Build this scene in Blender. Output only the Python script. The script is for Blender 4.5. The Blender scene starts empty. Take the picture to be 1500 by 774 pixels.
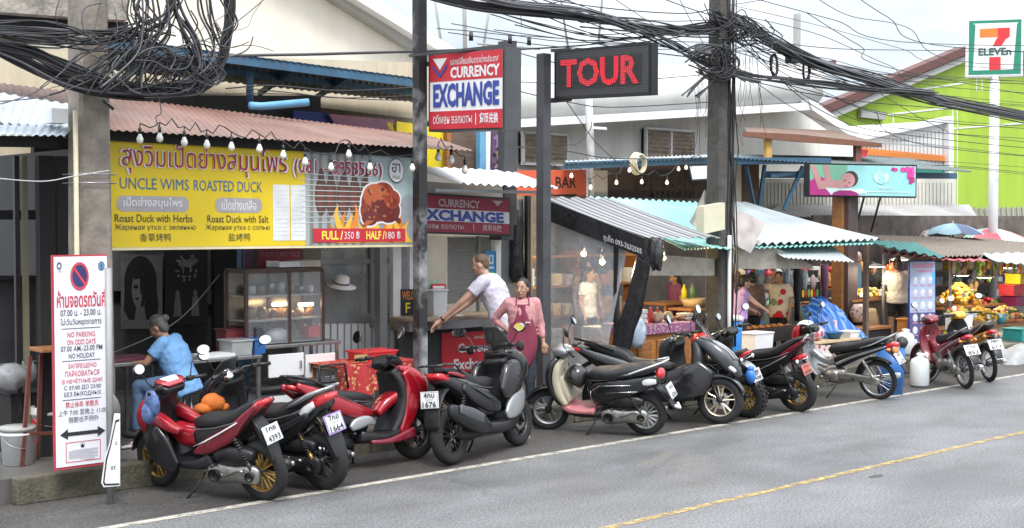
import bpy,bmesh,math,random
from mathutils import Vector,Matrix,noise
random.seed(7)
PI=math.pi
SC=bpy.context.scene
COL=SC.collection
# ------------------------------------------------------------------ camera
CAM_H=2.65
YAW=math.atan2(2100,1900)          # angle between the view and the street (+X runs along the kerb)
PIT=math.atan2(65,1900)
FW=Vector((math.cos(YAW)*math.cos(PIT),math.sin(YAW)*math.cos(PIT),-math.sin(PIT)))
RT=Vector((math.sin(YAW),-math.cos(YAW),0))
UP=RT.cross(FW)
CP=Vector((0,0,CAM_H))
cd=bpy.data.cameras.new('camera')
cam=bpy.data.objects.new('camera',cd)
COL.objects.link(cam)
cd.sensor_width=36
cd.lens=36*1900/1500
cd.clip_end=800
cam.matrix_world=Matrix(((RT.x,UP.x,-FW.x,CP.x),(RT.y,UP.y,-FW.y,CP.y),(RT.z,UP.z,-FW.z,CP.z),(0,0,0,1)))
SC.camera=cam
# ------------------------------------------------------------------ sky and sun (overcast)
SUN_EL,SUN_AZ=math.radians(58),math.radians(200)
w=bpy.data.worlds.new('World')
SC.world=w
w.use_nodes=True
nt=w.node_tree
nt.nodes.clear()
out=nt.nodes.new('ShaderNodeOutputWorld')
bg=nt.nodes.new('ShaderNodeBackground')
sky=nt.nodes.new('ShaderNodeTexSky')
sky.sky_type='NISHITA'
sky.sun_disc=False
sky.sun_elevation=SUN_EL
sky.sun_rotation=SUN_AZ
sky.dust_density=4
tc=nt.nodes.new('ShaderNodeTexCoord')
mp=nt.nodes.new('ShaderNodeMapping')
mp.inputs['Scale'].default_value=(1,1,3.2)
nz=nt.nodes.new('ShaderNodeTexNoise')
nz.inputs['Scale'].default_value=2.6
nz.inputs['Detail'].default_value=6
nz.inputs['Roughness'].default_value=.55
cr=nt.nodes.new('ShaderNodeValToRGB')
cr.color_ramp.elements[0].position=.38
cr.color_ramp.elements[0].color=(3.0,3.4,3.8,1)
cr.color_ramp.elements[1].position=.6
cr.color_ramp.elements[1].color=(5.3,5.5,5.7,1)
mx=nt.nodes.new('ShaderNodeMixRGB')
mx.inputs[0].default_value=.93
nt.links.new(tc.outputs['Generated'],mp.inputs[0])
nt.links.new(mp.outputs[0],nz.inputs[0])
nt.links.new(nz.outputs['Fac'],cr.inputs[0])
nt.links.new(sky.outputs[0],mx.inputs[1])
nt.links.new(cr.outputs[0],mx.inputs[2])
# an overcast sky is about three times as bright overhead as at the horizon
sx=nt.nodes.new('ShaderNodeSeparateXYZ')
mr=nt.nodes.new('ShaderNodeMapRange')
mr.inputs[3].default_value=1
mr.inputs[4].default_value=3.6
ml=nt.nodes.new('ShaderNodeVectorMath')
ml.operation='SCALE'
nt.links.new(tc.outputs['Generated'],sx.inputs[0])
nt.links.new(sx.outputs['Z'],mr.inputs[0])
nt.links.new(mx.outputs[0],ml.inputs[0])
nt.links.new(mr.outputs[0],ml.inputs['Scale'])
nt.links.new(ml.outputs[0],bg.inputs[0])
bg.inputs[1].default_value=.10
nt.links.new(bg.outputs[0],out.inputs[0])
sl=bpy.data.lights.new('sun','SUN')
sl.energy=1.4
sl.angle=math.radians(14)
sl.color=(1,.97,.92)
so=bpy.data.objects.new('sun',sl)
COL.objects.link(so)
# light falls from the camera side of the street
sd=Vector((-.35,-.62,1.05)).normalized()
so.rotation_euler=sd.to_track_quat('Z','Y').to_euler()
SC.view_settings.view_transform='Standard'
SC.view_settings.look='None'
SC.view_settings.exposure=.95
SC.view_settings.gamma=1
SC.cycles.max_bounces=8
SC.cycles.transparent_max_bounces=12
SC.cycles.caustics_reflective=False
SC.cycles.caustics_refractive=False
# ------------------------------------------------------------------ helpers
def V(*a):return Vector(a)
def at(px,py,Y):
 "the point of the plane y = Y that the photo shows at pixel (px, py)"
 d=FW*1900+RT*(px-750)-UP*(py-387)
 return CP+d*(Y/d.y)
def atx(px,py,X):
 d=FW*1900+RT*(px-750)-UP*(py-387)
 return CP+d*(X/d.x)
def gr(px,py,z=0):
 d=FW*1900+RT*(px-750)-UP*(py-387)
 return CP+d*((z-CAM_H)/d.z)
MATS={}
def mat(name,col,rough=.55,metal=0.,var=.12,scale=6.,bump=0.,coat=0.,dirt=0.,dcol=(.05,.045,.04),alpha=1.,trans=0.,emit=None,es=1.,bscale=None,spec=.5,rvar=.12,stretch=None):
 if name in MATS:return MATS[name]
 m=bpy.data.materials.new(name)
 m.use_nodes=True
 t=m.node_tree
 b=t.nodes['Principled BSDF']
 b.inputs['Roughness'].default_value=rough
 b.inputs['Metallic'].default_value=metal
 b.inputs['Coat Weight'].default_value=coat
 b.inputs['Coat Roughness'].default_value=.08
 b.inputs['Specular IOR Level'].default_value=spec
 b.inputs['Alpha'].default_value=alpha
 b.inputs['Transmission Weight'].default_value=trans
 c=(*col,1)
 b.inputs['Base Color'].default_value=c
 L=t.links.new
 if var or dirt or bump:
  co=t.nodes.new('ShaderNodeTexCoord')
  src=co.outputs['Object']
  if stretch:
   q=t.nodes.new('ShaderNodeMapping')
   q.inputs['Scale'].default_value=stretch
   L(src,q.inputs[0]);src=q.outputs[0]
  n=t.nodes.new('ShaderNodeTexNoise')
  n.inputs['Scale'].default_value=scale
  n.inputs['Detail'].default_value=5
  n.inputs['Roughness'].default_value=.62
  L(src,n.inputs[0])
  r=t.nodes.new('ShaderNodeValToRGB')
  r.color_ramp.elements[0].position=.3
  r.color_ramp.elements[1].position=.7
  r.color_ramp.elements[0].color=(*[x*(1-var) for x in col],1)
  r.color_ramp.elements[1].color=(*[min(1,x*(1+var)) for x in col],1)
  L(n.outputs['Fac'],r.inputs[0])
  last=r.outputs[0]
  if dirt:
   n2=t.nodes.new('ShaderNodeTexNoise')
   n2.inputs['Scale'].default_value=scale*.45
   n2.inputs['Detail'].default_value=8
   n2.inputs['Roughness'].default_value=.7
   L(src,n2.inputs[0])
   r2=t.nodes.new('ShaderNodeValToRGB')
   r2.color_ramp.elements[0].position=.48
   r2.color_ramp.elements[1].position=.72
   r2.color_ramp.elements[1].color=(dirt,dirt,dirt,1)
   L(n2.outputs['Fac'],r2.inputs[0])
   x=t.nodes.new('ShaderNodeMixRGB')
   x.inputs[2].default_value=(*dcol,1)
   L(r2.outputs[0],x.inputs[0]);L(last,x.inputs[1])
   last=x.outputs[0]
  L(last,b.inputs['Base Color'])
  if rvar:
   mr=t.nodes.new('ShaderNodeMapRange')
   mr.inputs[3].default_value=max(.02,rough-rvar)
   mr.inputs[4].default_value=min(1,rough+rvar)
   L(n.outputs['Fac'],mr.inputs[0]);L(mr.outputs[0],b.inputs['Roughness'])
  if bump:
   n3=t.nodes.new('ShaderNodeTexNoise')
   n3.inputs['Scale'].default_value=bscale or scale*5
   n3.inputs['Detail'].default_value=4
   L(src,n3.inputs[0])
   bp=t.nodes.new('ShaderNodeBump')
   bp.inputs['Strength'].default_value=bump
   bp.inputs['Distance'].default_value=.02
   L(n3.outputs['Fac'],bp.inputs['Height']);L(bp.outputs[0],b.inputs['Normal'])
 if emit:
  b.inputs['Emission Color'].default_value=(*emit,1)
  b.inputs['Emission Strength'].default_value=es
 MATS[name]=m
 return m
TMP=bpy.data.scenes.new('tmp')      # a small scene to evaluate text and remeshed bodies in
def evaluated(o):
 vl=TMP.view_layers[0]
 vl.update()
 return bpy.data.meshes.new_from_object(o.evaluated_get(vl.depsgraph))
TXT={}
def text_geo(body,bold):
 k=(body,bold)
 if k not in TXT:
  c=bpy.data.curves.new('t','FONT')
  c.body=body
  c.size=1
  c.resolution_u=2
  c.offset=bold
  o=bpy.data.objects.new('t',c)
  TMP.collection.objects.link(o)
  me=evaluated(o)
  vs=[v.co.copy() for v in me.vertices]
  fs=[tuple(p.vertices) for p in me.polygons]
  bpy.data.objects.remove(o)
  bpy.data.meshes.remove(me)
  bpy.data.curves.remove(c)
  # every face gets corners of its own: the fonts' overlapping strokes must not share a plane
  isl=[n % 7 for n,f in enumerate(fs) for _ in f]
  vs=[vs[i] for f in fs for i in f]
  c_=0
  for n,f in enumerate(fs):fs[n]=tuple(range(c_,c_+len(f)));c_ += len(f)
  TXT[k]=(vs,fs,isl)
 return TXT[k]
class MB:
 "collects shapes; build() links them as ONE mesh object"
 def __init__(s):s.v=[];s.f=[];s.m=[];s.sm=[];s.mi=0;s.smooth=False
 def mat(s,i,smooth=None):
  s.mi=i
  if smooth is not None:s.smooth=smooth
  return s
 def add(s,vs,fs):
  o=len(s.v)
  s.v += [tuple(x) for x in vs]
  for f in fs:
   s.f.append(tuple(i+o for i in f));s.m.append(s.mi);s.sm.append(s.smooth)
  return s
 def box(s,c,d,rz=0.,M=None,bev=0.):
  x,y,z=d[0]/2,d[1]/2,d[2]/2
  if bev:
   b=min(bev,x*.9,y*.9,z*.9)
   vs,fs=[],[]
   bm=bmesh.new()
   bmesh.ops.create_cube(bm,size=1)
   for q in bm.verts:q.co=Vector((q.co.x*d[0],q.co.y*d[1],q.co.z*d[2]))
   bmesh.ops.bevel(bm,geom=list(bm.edges),offset=b,segments=2,affect='EDGES',profile=.5)
   bm.verts.index_update()
   vs=[q.co.copy() for q in bm.verts]
   fs=[tuple(q.index for q in f.verts) for f in bm.faces]
   bm.free()
  else:
   vs=[V(i*x,j*y,k*z) for k in (-1,1) for j in (-1,1) for i in (-1,1)]
   fs=[(0,2,3,1),(4,5,7,6),(0,1,5,4),(2,6,7,3),(0,4,6,2),(1,3,7,5)]
  R=M if M is not None else Matrix.Rotation(rz,3,'Z')
  c=Vector(c)
  return s.add([R @ q+c for q in vs],fs)
 def tube(s,pts,r,n=8,caps=True,closed=False):
  pts=[Vector(p) for p in pts]
  k=len(pts)
  rs=r if isinstance(r,(list,tuple)) else [r]*k
  vs,fs=[],[]
  up=None
  for i,p in enumerate(pts):
   a=pts[(i-1) % k] if closed or i else p
   b=pts[(i+1) % k] if closed or i < k-1 else p
   t=(b-a)
   if t.length < 1e-9:t=V(0,0,1)
   t.normalize()
   if up is None:
    up=V(0,0,1) if abs(t.z) < .95 else V(1,0,0)
   x=t.cross(up)
   if x.length < 1e-5:x=t.orthogonal()
   x.normalize()
   up=x.cross(t)
   for j in range(n):
    g=2*PI*j/n
    vs.append(p+(x*math.cos(g)+up*math.sin(g))*rs[i])
  for i in range(k if closed else k-1):
   a,b=i*n,((i+1) % k)*n
   for j in range(n):
    fs.append((a+j,a+(j+1) % n,b+(j+1) % n,b+j))
  if caps and not closed:
   fs.append(tuple(range(n-1,-1,-1)))
   fs.append(tuple((k-1)*n+j for j in range(n)))
  return s.add(vs,fs)
 def lathe(s,prof,n=20,M=None,o=(0,0,0),sweep=2*PI):
  "prof: (radius, height) pairs, turned about z"
  vs,fs=[],[]
  full=abs(sweep-2*PI) < 1e-6
  m=n if full else n+1
  for r,h in prof:
   for j in range(m):
    g=sweep*j/n
    vs.append(V(r*math.cos(g),r*math.sin(g),h))
  for i in range(len(prof)-1):
   for j in range(n):
    a,b=i*m+j,i*m+(j+1) % m
    fs.append((a,b,b+m,a+m))
  o=Vector(o)
  R=M if M is not None else Matrix.Identity(3)
  return s.add([R @ q+o for q in vs],fs)
 def ball(s,c,r,n=12,M=None):
  r=r if isinstance(r,(list,tuple)) else (r,r,r)
  vs,fs=[],[]
  h=max(4,n // 2)
  for i in range(h+1):
   a=PI*i/h
   for j in range(n):
    g=2*PI*j/n
    q=V(r[0]*math.sin(a)*math.cos(g),r[1]*math.sin(a)*math.sin(g),r[2]*math.cos(a))
    vs.append((M @ q if M is not None else q)+Vector(c))
  for i in range(h):
   for j in range(n):
    a,b=i*n+j,i*n+(j+1) % n
    fs.append((a,a+n,b+n,b))
  return s.add(vs,fs)
 def loft(s,rings,cap=True):
  "rings: lists of points, all of one length"
  n=len(rings[0])
  vs=[p for r in rings for p in r]
  fs=[]
  for i in range(len(rings)-1):
   for j in range(n):
    a,b=i*n+j,i*n+(j+1) % n
    fs.append((a,b,b+n,a+n))
  if cap:
   fs.append(tuple(range(n-1,-1,-1)))
   fs.append(tuple((len(rings)-1)*n+j for j in range(n)))
  return s.add(vs,fs)
 def sweep(s,path,ex=2.6,n=14,sub=4,y0=0.):
  "path: (x, z, half width, half thickness) stations in the xz plane, smoothed; superellipse sections"
  P=[tuple(p) for p in path]
  Q=[]
  for i in range(len(P)-1):
   p0,p1,p2,p3=P[max(i-1,0)],P[i],P[i+1],P[min(i+2,len(P)-1)]
   for k in range(sub):
    t=k/sub
    Q.append(tuple(.5*(2*b+(c-a)*t+(2*a-5*b+4*c-d)*t*t+(3*b-a-3*c+d)*t**3) for a,b,c,d in zip(p0,p1,p2,p3)))
  Q.append(P[-1])
  rings=[]
  for i,(x,z,hw,ht) in enumerate(Q):
   a,b=Q[max(i-1,0)],Q[min(i+1,len(Q)-1)]
   tx,tz=b[0]-a[0],b[1]-a[1]
   l=math.hypot(tx,tz) or 1
   nx,nz_=-tz/l,tx/l
   ring=[]
   for j in range(n):
    g=2*PI*(j+.5)/n
    c_,s_=math.cos(g),math.sin(g)
    cy=math.copysign(abs(c_)**(2/ex),c_)*max(hw,.002)
    cn=math.copysign(abs(s_)**(2/ex),s_)*max(ht,.002)
    ring.append(V(x+nx*cn,cy+y0,z+nz_*cn))
   rings.append(ring)
  return s.loft(rings)
 def prism(s,poly,d):
  "poly: 3D points in one plane; d: the vector of its thickness"
  poly=[Vector(p) for p in poly]
  d=Vector(d)
  n=len(poly)
  vs=poly+[p+d for p in poly]
  fs=[tuple(range(n)),tuple(range(2*n-1,n-1,-1))]
  for i in range(n):
   j=(i+1) % n
   fs.append((i,i+n,j+n,j))
  return s.add(vs,fs)
 def sheet(s,a0,a1,b0,b1,pitch=.076,amp=.012,th=.004,k=8,sag=0.):
  "corrugated sheet from edge a0-a1 to edge b0-b1, the ribs run from a to b"
  a0,a1,b0,b1=map(Vector,(a0,a1,b0,b1))
  L=((a1-a0).length+(b1-b0).length)/2
  m=max(2,int(L/pitch*4))
  nn=(a1-a0).cross(b0-a0).normalized()
  if nn.z < 0:nn=-nn
  for side in (0,1):
   vs,fs=[],[]
   for j in range(k+1):
    t=j/k
    for i in range(m+1):
     u=i/m
     p=a0.lerp(a1,u).lerp(b0.lerp(b1,u),t)
     p=p+nn*(amp*math.sin(u*L/pitch*2*PI)-sag*4*t*(1-t)-side*th)
     vs.append(p)
   for j in range(k):
    for i in range(m):
     a=j*(m+1)+i
     f=(a,a+1,a+m+2,a+m+1)
     fs.append(f if not side else f[::-1])
   s.add(vs,fs)
  return s
 def text(s,body,o,u,v,w,h,bold=0.012,align='c',fit='both'):
  "body set inside the w x h box at o (its lower left) along unit vectors u and v"
  vs,fs,isl=text_geo(body,bold)
  if not vs:return s
  x0,x1=min(q.x for q in vs),max(q.x for q in vs)
  y0,y1=min(q.y for q in vs),max(q.y for q in vs)
  sx,sy=w/max(x1-x0,1e-6),h/max(y1-y0,1e-6)
  if fit == 'h':sx=min(sx,sy)
  ox=0
  if fit == 'h':
   rest=w-sx*(x1-x0)
   ox=rest/2 if align == 'c' else (rest if align == 'r' else 0)
  o,u,v=Vector(o),Vector(u),Vector(v)
  n=u.cross(v)*.0003
  return s.add([o+u*((q.x-x0)*sx+ox)+v*((q.y-y0)*sy)+n*i for q,i in zip(vs,isl)],fs)
 def build(s,name,mats,parent=None,loc=None,rem=None,smooth=None,noise_amp=0.):
  me=bpy.data.meshes.new(name)
  org=Vector(loc) if loc is not None else V(0,0,0)
  me.from_pydata([tuple(Vector(q)-org) for q in s.v],[],s.f)
  mats=mats if isinstance(mats,(list,tuple)) else [mats]
  for m in mats:me.materials.append(m)
  for p,i,k in zip(me.polygons,s.m,s.sm):
   p.material_index=min(i,len(mats)-1);p.use_smooth=k if smooth is None else smooth
  bm=bmesh.new();bm.from_mesh(me)
  bmesh.ops.recalc_face_normals(bm,faces=bm.faces) if s.smooth or smooth else None
  bm.to_mesh(me);bm.free()
  o=bpy.data.objects.new(name,me)
  if rem:TMP.collection.objects.link(o)
  else:COL.objects.link(o)
  o.location=org
  if rem:
   md=o.modifiers.new('r','REMESH');md.mode='VOXEL';md.voxel_size=rem;md.use_smooth_shade=True
   m2=o.modifiers.new('s','SMOOTH');m2.iterations=3;m2.factor=.5
   nm=evaluated(o)
   TMP.collection.objects.unlink(o);COL.objects.link(o)
   o.modifiers.clear()
   o.data=nm
   nm.name=name
   if noise_amp:
    ns=[q.normal.copy() for q in nm.vertices]
    for q,n_ in zip(nm.vertices,ns):
     c=q.co*7
     c.z *= .45
     q.co += n_*noise_amp*(noise.noise(c)+.6*noise.noise(q.co*19))
   for p in nm.polygons:p.use_smooth=True
  if parent:
   o.parent=parent
   if parent.name in WORLD:o.location=org-parent.location
  return o
WORLD=set()      # things whose parts are given in world coordinates
def tag(o,label,cat,group=None):
 o['label']=label;o['category']=cat
 if group:o['group']=group
 return o
def kind(o,k):
 o['kind']=k
 return o
def thing(name,label,cat,loc=(0,0,0),rz=0.,group=None):
 o=bpy.data.objects.new(name,None)
 COL.objects.link(o)
 o.location=loc
 o.rotation_euler=(0,0,rz)
 WORLD.add(o.name)
 return tag(o,label,cat,group)
def dup(root,loc=None,rz=None,label=None,group=None):
 r=root.copy();COL.objects.link(r)
 if loc is not None:r.location=loc
 if rz is not None:r.rotation_euler=(0,0,rz)
 if label:r['label']=label
 if group:r['group']=group
 for ch in list(root.children):
  c=ch.copy();COL.objects.link(c);c.parent=r
  for g in ch.children:
   d=g.copy();COL.objects.link(d);d.parent=c
 return r
class Panel:
 "a flat board: o lower left, u and v unit vectors, w x h metres; n looks at the viewer"
 def __init__(s,o,u,w,h,v=(0,0,1)):
  s.o,s.u,s.v=Vector(o),Vector(u).normalized(),Vector(v).normalized()
  s.w,s.h=w,h
  s.n=s.u.cross(s.v).normalized()
  s.mb=MB();s.c=0
 def p(s,a,b,k=0):return s.o+s.u*(a*s.w)+s.v*(b*s.h)+s.n*(k*.003)
 def lay(s,k):
  s.c=(s.c+1) % 60          # every shape gets a thin layer of its own
  return k+s.c*.014
 def poly(s,pts,m,k=1):
  k=s.lay(k)
  s.mb.mat(m).add([s.p(a,b,k) for a,b in pts],[tuple(range(len(pts)))]);return s
 def rect(s,a0,b0,a1,b1,m,k=1):return s.poly([(a0,b0),(a1,b0),(a1,b1),(a0,b1)],m,k)
 def ell(s,a,b,ra,rb,m,k=1,n=24):return s.poly([(a+ra*math.cos(2*PI*i/n),b+rb*math.sin(2*PI*i/n)) for i in range(n)],m,k)
 def ring(s,a,b,ra,rb,t,m,k=1,n=28):
  vs,fs=[],[]
  k=s.lay(k)
  for i in range(n):
   g=2*PI*i/n
   vs += [s.p(a+ra*math.cos(g),b+rb*math.sin(g),k),s.p(a+ra*(1-t)*math.cos(g),b+rb*(1-t)*math.sin(g),k)]
   j=(i+1) % n
   fs.append((2*i,2*j,2*j+1,2*i+1))
  s.mb.mat(m).add(vs,fs);return s
 def frame(s,a0,b0,a1,b1,t,m,k=1):
  ta,tb=t/s.w,t/s.h
  s.rect(a0,b0,a1,b0+tb,m,k);s.rect(a0,b1-tb,a1,b1,m,k)
  s.rect(a0,b0+tb,a0+ta,b1-tb,m,k);s.rect(a1-ta,b0+tb,a1,b1-tb,m,k);return s
 def text(s,t,a0,b0,a1,b1,m,k=2,bold=.012,fit='h',align='c'):
  k=s.lay(k)
  s.mb.mat(m).text(t,s.p(a0,b0,k),s.u,s.v,(a1-a0)*s.w,(b1-b0)*s.h,bold,align,fit);return s
 def board(s,t,mats,name,parent=None,k=0):
  mb=MB()
  mb.prism([s.p(0,0),s.p(1,0),s.p(1,1),s.p(0,1)],-s.n*t)
  return mb.build(name,mats,parent)
def px_panel(tl,bl,tr,Y):
 a,b,c=at(*tl,Y),at(*bl,Y),at(*tr,Y)
 u,v=c-a,a-b
 return Panel(b,u,u.length,v.length,v)
# ------------------------------------------------------------------ materials
BLK=mat('black plastic',(.018,.018,.02),.42,var=.3,scale=14,bump=.05)
BLKM=mat('matt black',(.012,.012,.013),.75,var=.3)
DGREY=mat('dark grey',(.06,.062,.066),.5,var=.2)
STEEL=mat('steel',(.42,.42,.43),.32,.9,var=.15,scale=9,dirt=.3)
CHROME=mat('chrome',(.75,.75,.76),.12,1.,var=.05)
WHITE=mat('white paint',(.74,.75,.76),.5,var=.05,scale=3,dirt=.18,dcol=(.3,.29,.26))
WHITEC=mat('clean white',(.74,.74,.76),.45,var=.05,scale=3,dirt=.12,dcol=(.5,.48,.44))
CREAM=mat('cream wall',(.58,.5,.37),.8,var=.1,scale=2,dirt=.5,dcol=(.25,.2,.14),bump=.1,stretch=(1.5,1.5,.25))
CONC=mat('concrete',(.235,.205,.175),.85,var=.3,scale=5,dirt=.75,dcol=(.09,.08,.07),bump=.4)
BLUEP=mat('blue paint',(.04,.115,.2),.55,var=.2,scale=5,dirt=.3,dcol=(.1,.06,.04))
WOOD=mat('brown wood',(.3,.13,.045),.5,var=.3,scale=5,stretch=(1,1,8))
RED=mat('red print',(.52,.022,.038),.5,var=.1,scale=3,dirt=.12,dcol=(.3,.05,.05))
REDL=mat('red plastic',(.55,.035,.04),.4,var=.08)
YEL=mat('yellow print',(.83,.66,.03),.5,var=.05)
NAVY=mat('navy print',(.03,.06,.3),.5,var=.05)
INK=mat('black ink',(.02,.02,.022),.6,var=0)
MAROON=mat('maroon print',(.25,.02,.05),.55,var=.1)
GREYP=mat('grey print',(.34,.34,.36),.6,var=.08)
SKIN=mat('skin tan',(.40,.225,.15),.5,var=.08,scale=14)
SKINL=mat('skin light',(.55,.33,.24),.5,var=.08,scale=14)
HAIR=mat('dark hair',(.02,.016,.014),.45,var=.4,scale=40,bump=.3,bscale=90)
GLASS=mat('window glass',(.55,.6,.62),.04,var=0,alpha=.16,spec=.8)
PLASTIC=mat('clear plastic sheet',(.5,.545,.58),.12,var=.35,scale=1.8,alpha=.66,bump=.8,bscale=7,spec=.9)
BULB=mat('bulb glass',(.85,.84,.78),.15,var=0,spec=.8)
WARM=mat('warm lamp',(1,.8,.5),.5,var=0,emit=(1,.72,.36),es=14)
COOL=mat('white lamp',(1,.97,.9),.5,var=0,emit=(1,.93,.8),es=10)
CABLE=mat('cable',(.02,.02,.022),.55,var=.2)
# ------------------------------------------------------------------ ground
def asphalt(name,c0,c1,wet):
 m=bpy.data.materials.new(name);m.use_nodes=True
 t=m.node_tree;b=t.nodes['Principled BSDF'];L=t.links.new
 co=t.nodes.new('ShaderNodeTexCoord')
 def nz(scale,detail,src,rough=.6):
  n=t.nodes.new('ShaderNodeTexNoise');n.inputs['Scale'].default_value=scale;n.inputs['Detail'].default_value=detail;n.inputs['Roughness'].default_value=rough
  L(src,n.inputs[0]);return n.outputs['Fac']
 def ramp(src,a,b_,ca,cb):
  r=t.nodes.new('ShaderNodeValToRGB');r.color_ramp.elements[0].position=a;r.color_ramp.elements[1].position=b_
  r.color_ramp.elements[0].color=(*ca,1);r.color_ramp.elements[1].color=(*cb,1);L(src,r.inputs[0]);return r.outputs[0]
 def mix(f,x,y,mode='MIX'):
  n=t.nodes.new('ShaderNodeMixRGB');n.blend_type=mode
  if isinstance(f,float):n.inputs[0].default_value=f
  else:L(f,n.inputs[0])
  L(x,n.inputs[1]);L(y,n.inputs[2]);return n.outputs[0]
 q=t.nodes.new('ShaderNodeMapping');q.inputs['Scale'].default_value=(.55,.9,1);L(co.outputs['Object'],q.inputs[0])
 base=ramp(nz(.9,6,q.outputs[0]),.3,.7,c0,c1)
 grain=ramp(nz(42,5,co.outputs['Object'],.85),.44,.56,(.52,.52,.53),(1.42,1.42,1.42))
 col=mix(1.,base,grain,'MULTIPLY')
 spots=ramp(nz(7,7,co.outputs['Object'],.75),.60,.70,(0,0,0),(.5,.5,.5))
 dk=t.nodes.new('ShaderNodeRGB');dk.outputs[0].default_value=(.05,.05,.052,1)
 col=mix(spots,col,dk.outputs[0])
 # worn wheel tracks and seams along the road
 sep=t.nodes.new('ShaderNodeSeparateXYZ');L(co.outputs['Object'],sep.inputs[0])
 wv=t.nodes.new('ShaderNodeMath');wv.operation='SINE'
 ml=t.nodes.new('ShaderNodeMath');ml.operation='MULTIPLY';ml.inputs[1].default_value=3.6;L(sep.outputs['Y'],ml.inputs[0]);L(ml.outputs[0],wv.inputs[0])
 tr=ramp(wv.outputs[0],.2,1.,(.88,.88,.88),(1.06,1.06,1.06))
 col=mix(.25,col,tr,'MULTIPLY')
 vo=t.nodes.new('ShaderNodeTexVoronoi');vo.feature='DISTANCE_TO_EDGE';vo.inputs['Scale'].default_value=.8
 ds=t.nodes.new('ShaderNodeMixRGB');ds.inputs[0].default_value=.16
 nn=t.nodes.new('ShaderNodeTexNoise');nn.inputs['Scale'].default_value=2.5;nn.inputs['Detail'].default_value=6;L(co.outputs['Object'],nn.inputs[0])
 L(co.outputs['Object'],ds.inputs[1]);L(nn.outputs['Color'],ds.inputs[2]);L(ds.outputs[0],vo.inputs['Vector'])
 ck=ramp(vo.outputs['Distance'],.0,.008,(.75,.75,.75),(1,1,1))
 km=ramp(nz(.7,3,co.outputs['Object']),.5,.62,(0,0,0),(1,1,1))
 wh=t.nodes.new('ShaderNodeRGB');wh.outputs[0].default_value=(1,1,1,1)
 col=mix(1.,col,mix(km,wh.outputs[0],ck),'MULTIPLY')
 # damp patches
 wt=ramp(nz(.55,5,q.outputs[0],.65),.45,.62,(1,1,1),(wet,wet,wet))
 col=mix(1.,col,wt,'MULTIPLY')
 L(col,b.inputs['Base Color'])
 rr=ramp(nz(.55,5,q.outputs[0],.65),.45,.62,(.68,)*3,(.52,)*3)
 L(rr,b.inputs['Roughness'])
 bp=t.nodes.new('ShaderNodeBump');bp.inputs['Strength'].default_value=.45;bp.inputs['Distance'].default_value=.01
 L(nz(120,3,co.outputs['Object'],.7),bp.inputs['Height']);L(bp.outputs[0],b.inputs['Normal'])
 return m
ASPH=asphalt('road asphalt',(.135,.134,.133),(.2,.201,.206),.7)
ASPHD=asphalt('parking strip asphalt',(.055,.051,.047),(.1,.095,.09),.55)  # darker than the road: damp ground, with shade under the bikes in its colour
KY=11.95
def flat(name,x0,y0,x1,y1,z,m,k='structure',nx=1,ny=1):
 b=MB()
 vs=[V(x0+(x1-x0)*i/nx,y0+(y1-y0)*j/ny,z) for j in range(ny+1) for i in range(nx+1)]
 b.add(vs,[(j*(nx+1)+i,j*(nx+1)+i+1,(j+1)*(nx+1)+i+1,(j+1)*(nx+1)+i) for j in range(ny) for i in range(nx)])
 return kind(b.build(name,m),k)
GRND=mat('earth ground',(.2,.18,.15),.9,var=.2,scale=1)
flat('ground',-300,-300,700,700,-.03,GRND)
flat('road',-200,-60,600,10.62,0,ASPH)
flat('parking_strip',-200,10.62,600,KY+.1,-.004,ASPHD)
def worn(name,col,keep):
 m=mat(name,col,.7,var=.12,scale=12)
 t=m.node_tree;b=t.nodes['Principled BSDF'];L=t.links.new
 co=t.nodes.new('ShaderNodeTexCoord')
 n=t.nodes.new('ShaderNodeTexNoise');n.inputs['Scale'].default_value=6;n.inputs['Detail'].default_value=9;n.inputs['Roughness'].default_value=.75
 L(co.outputs['Object'],n.inputs[0])
 r=t.nodes.new('ShaderNodeValToRGB');r.color_ramp.elements[0].position=keep-.1;r.color_ramp.elements[1].position=keep+.12
 L(n.outputs['Fac'],r.inputs[0]);L(r.outputs[0],b.inputs['Alpha'])
 return m
flat('white_road_marking',-40,10.48,120,10.585,.004,worn('worn white marking',(.42,.39,.33),.40))
flat('yellow_road_marking',-40,7.61,120,7.7,.004,worn('worn yellow marking',(.44,.31,.12),.47))
m=MB();c=gr(1284,698);m.add([V(c.x+.11*math.cos(g)*(1+.3*math.sin(3*g)),c.y+.045*math.sin(g)*(1+.2*math.cos(5*g)),.004) for g in [2*PI*i/18 for i in range(18)]],[tuple(range(18))])
kind(m.build('road_stain',mat('dark stain',(.07,.068,.065),.8)),'structure')
# pavement with its kerb
PAVE=mat('wet pavement',(.11,.105,.098),.34,var=.3,scale=1.6,dirt=.6,dcol=(.045,.043,.04),bump=.25,rvar=.25)
KERB=mat('mossy kerb concrete',(.1,.09,.066),.75,var=.4,scale=6,dirt=.9,dcol=(.028,.03,.02),bump=.7,bscale=30)
PZ=.23
b=MB();b.box((60,KY+.13+12,PZ/2-.05),(120-4.72*2+3,24,PZ+.1))
kind(b.build('pavement',PAVE),'structure')
b=MB()
x=4.6
while x < 60:
 ln=random.uniform(1.2,2.2)
 dy=random.uniform(-.012,.012)
 b.box((x+ln/2,KY+.06+dy,PZ/2+random.uniform(-.006,.012)),(ln-.012,.14,PZ+.03),bev=.018)
 x += ln
kind(b.build('kerb',KERB),'structure')
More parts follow.
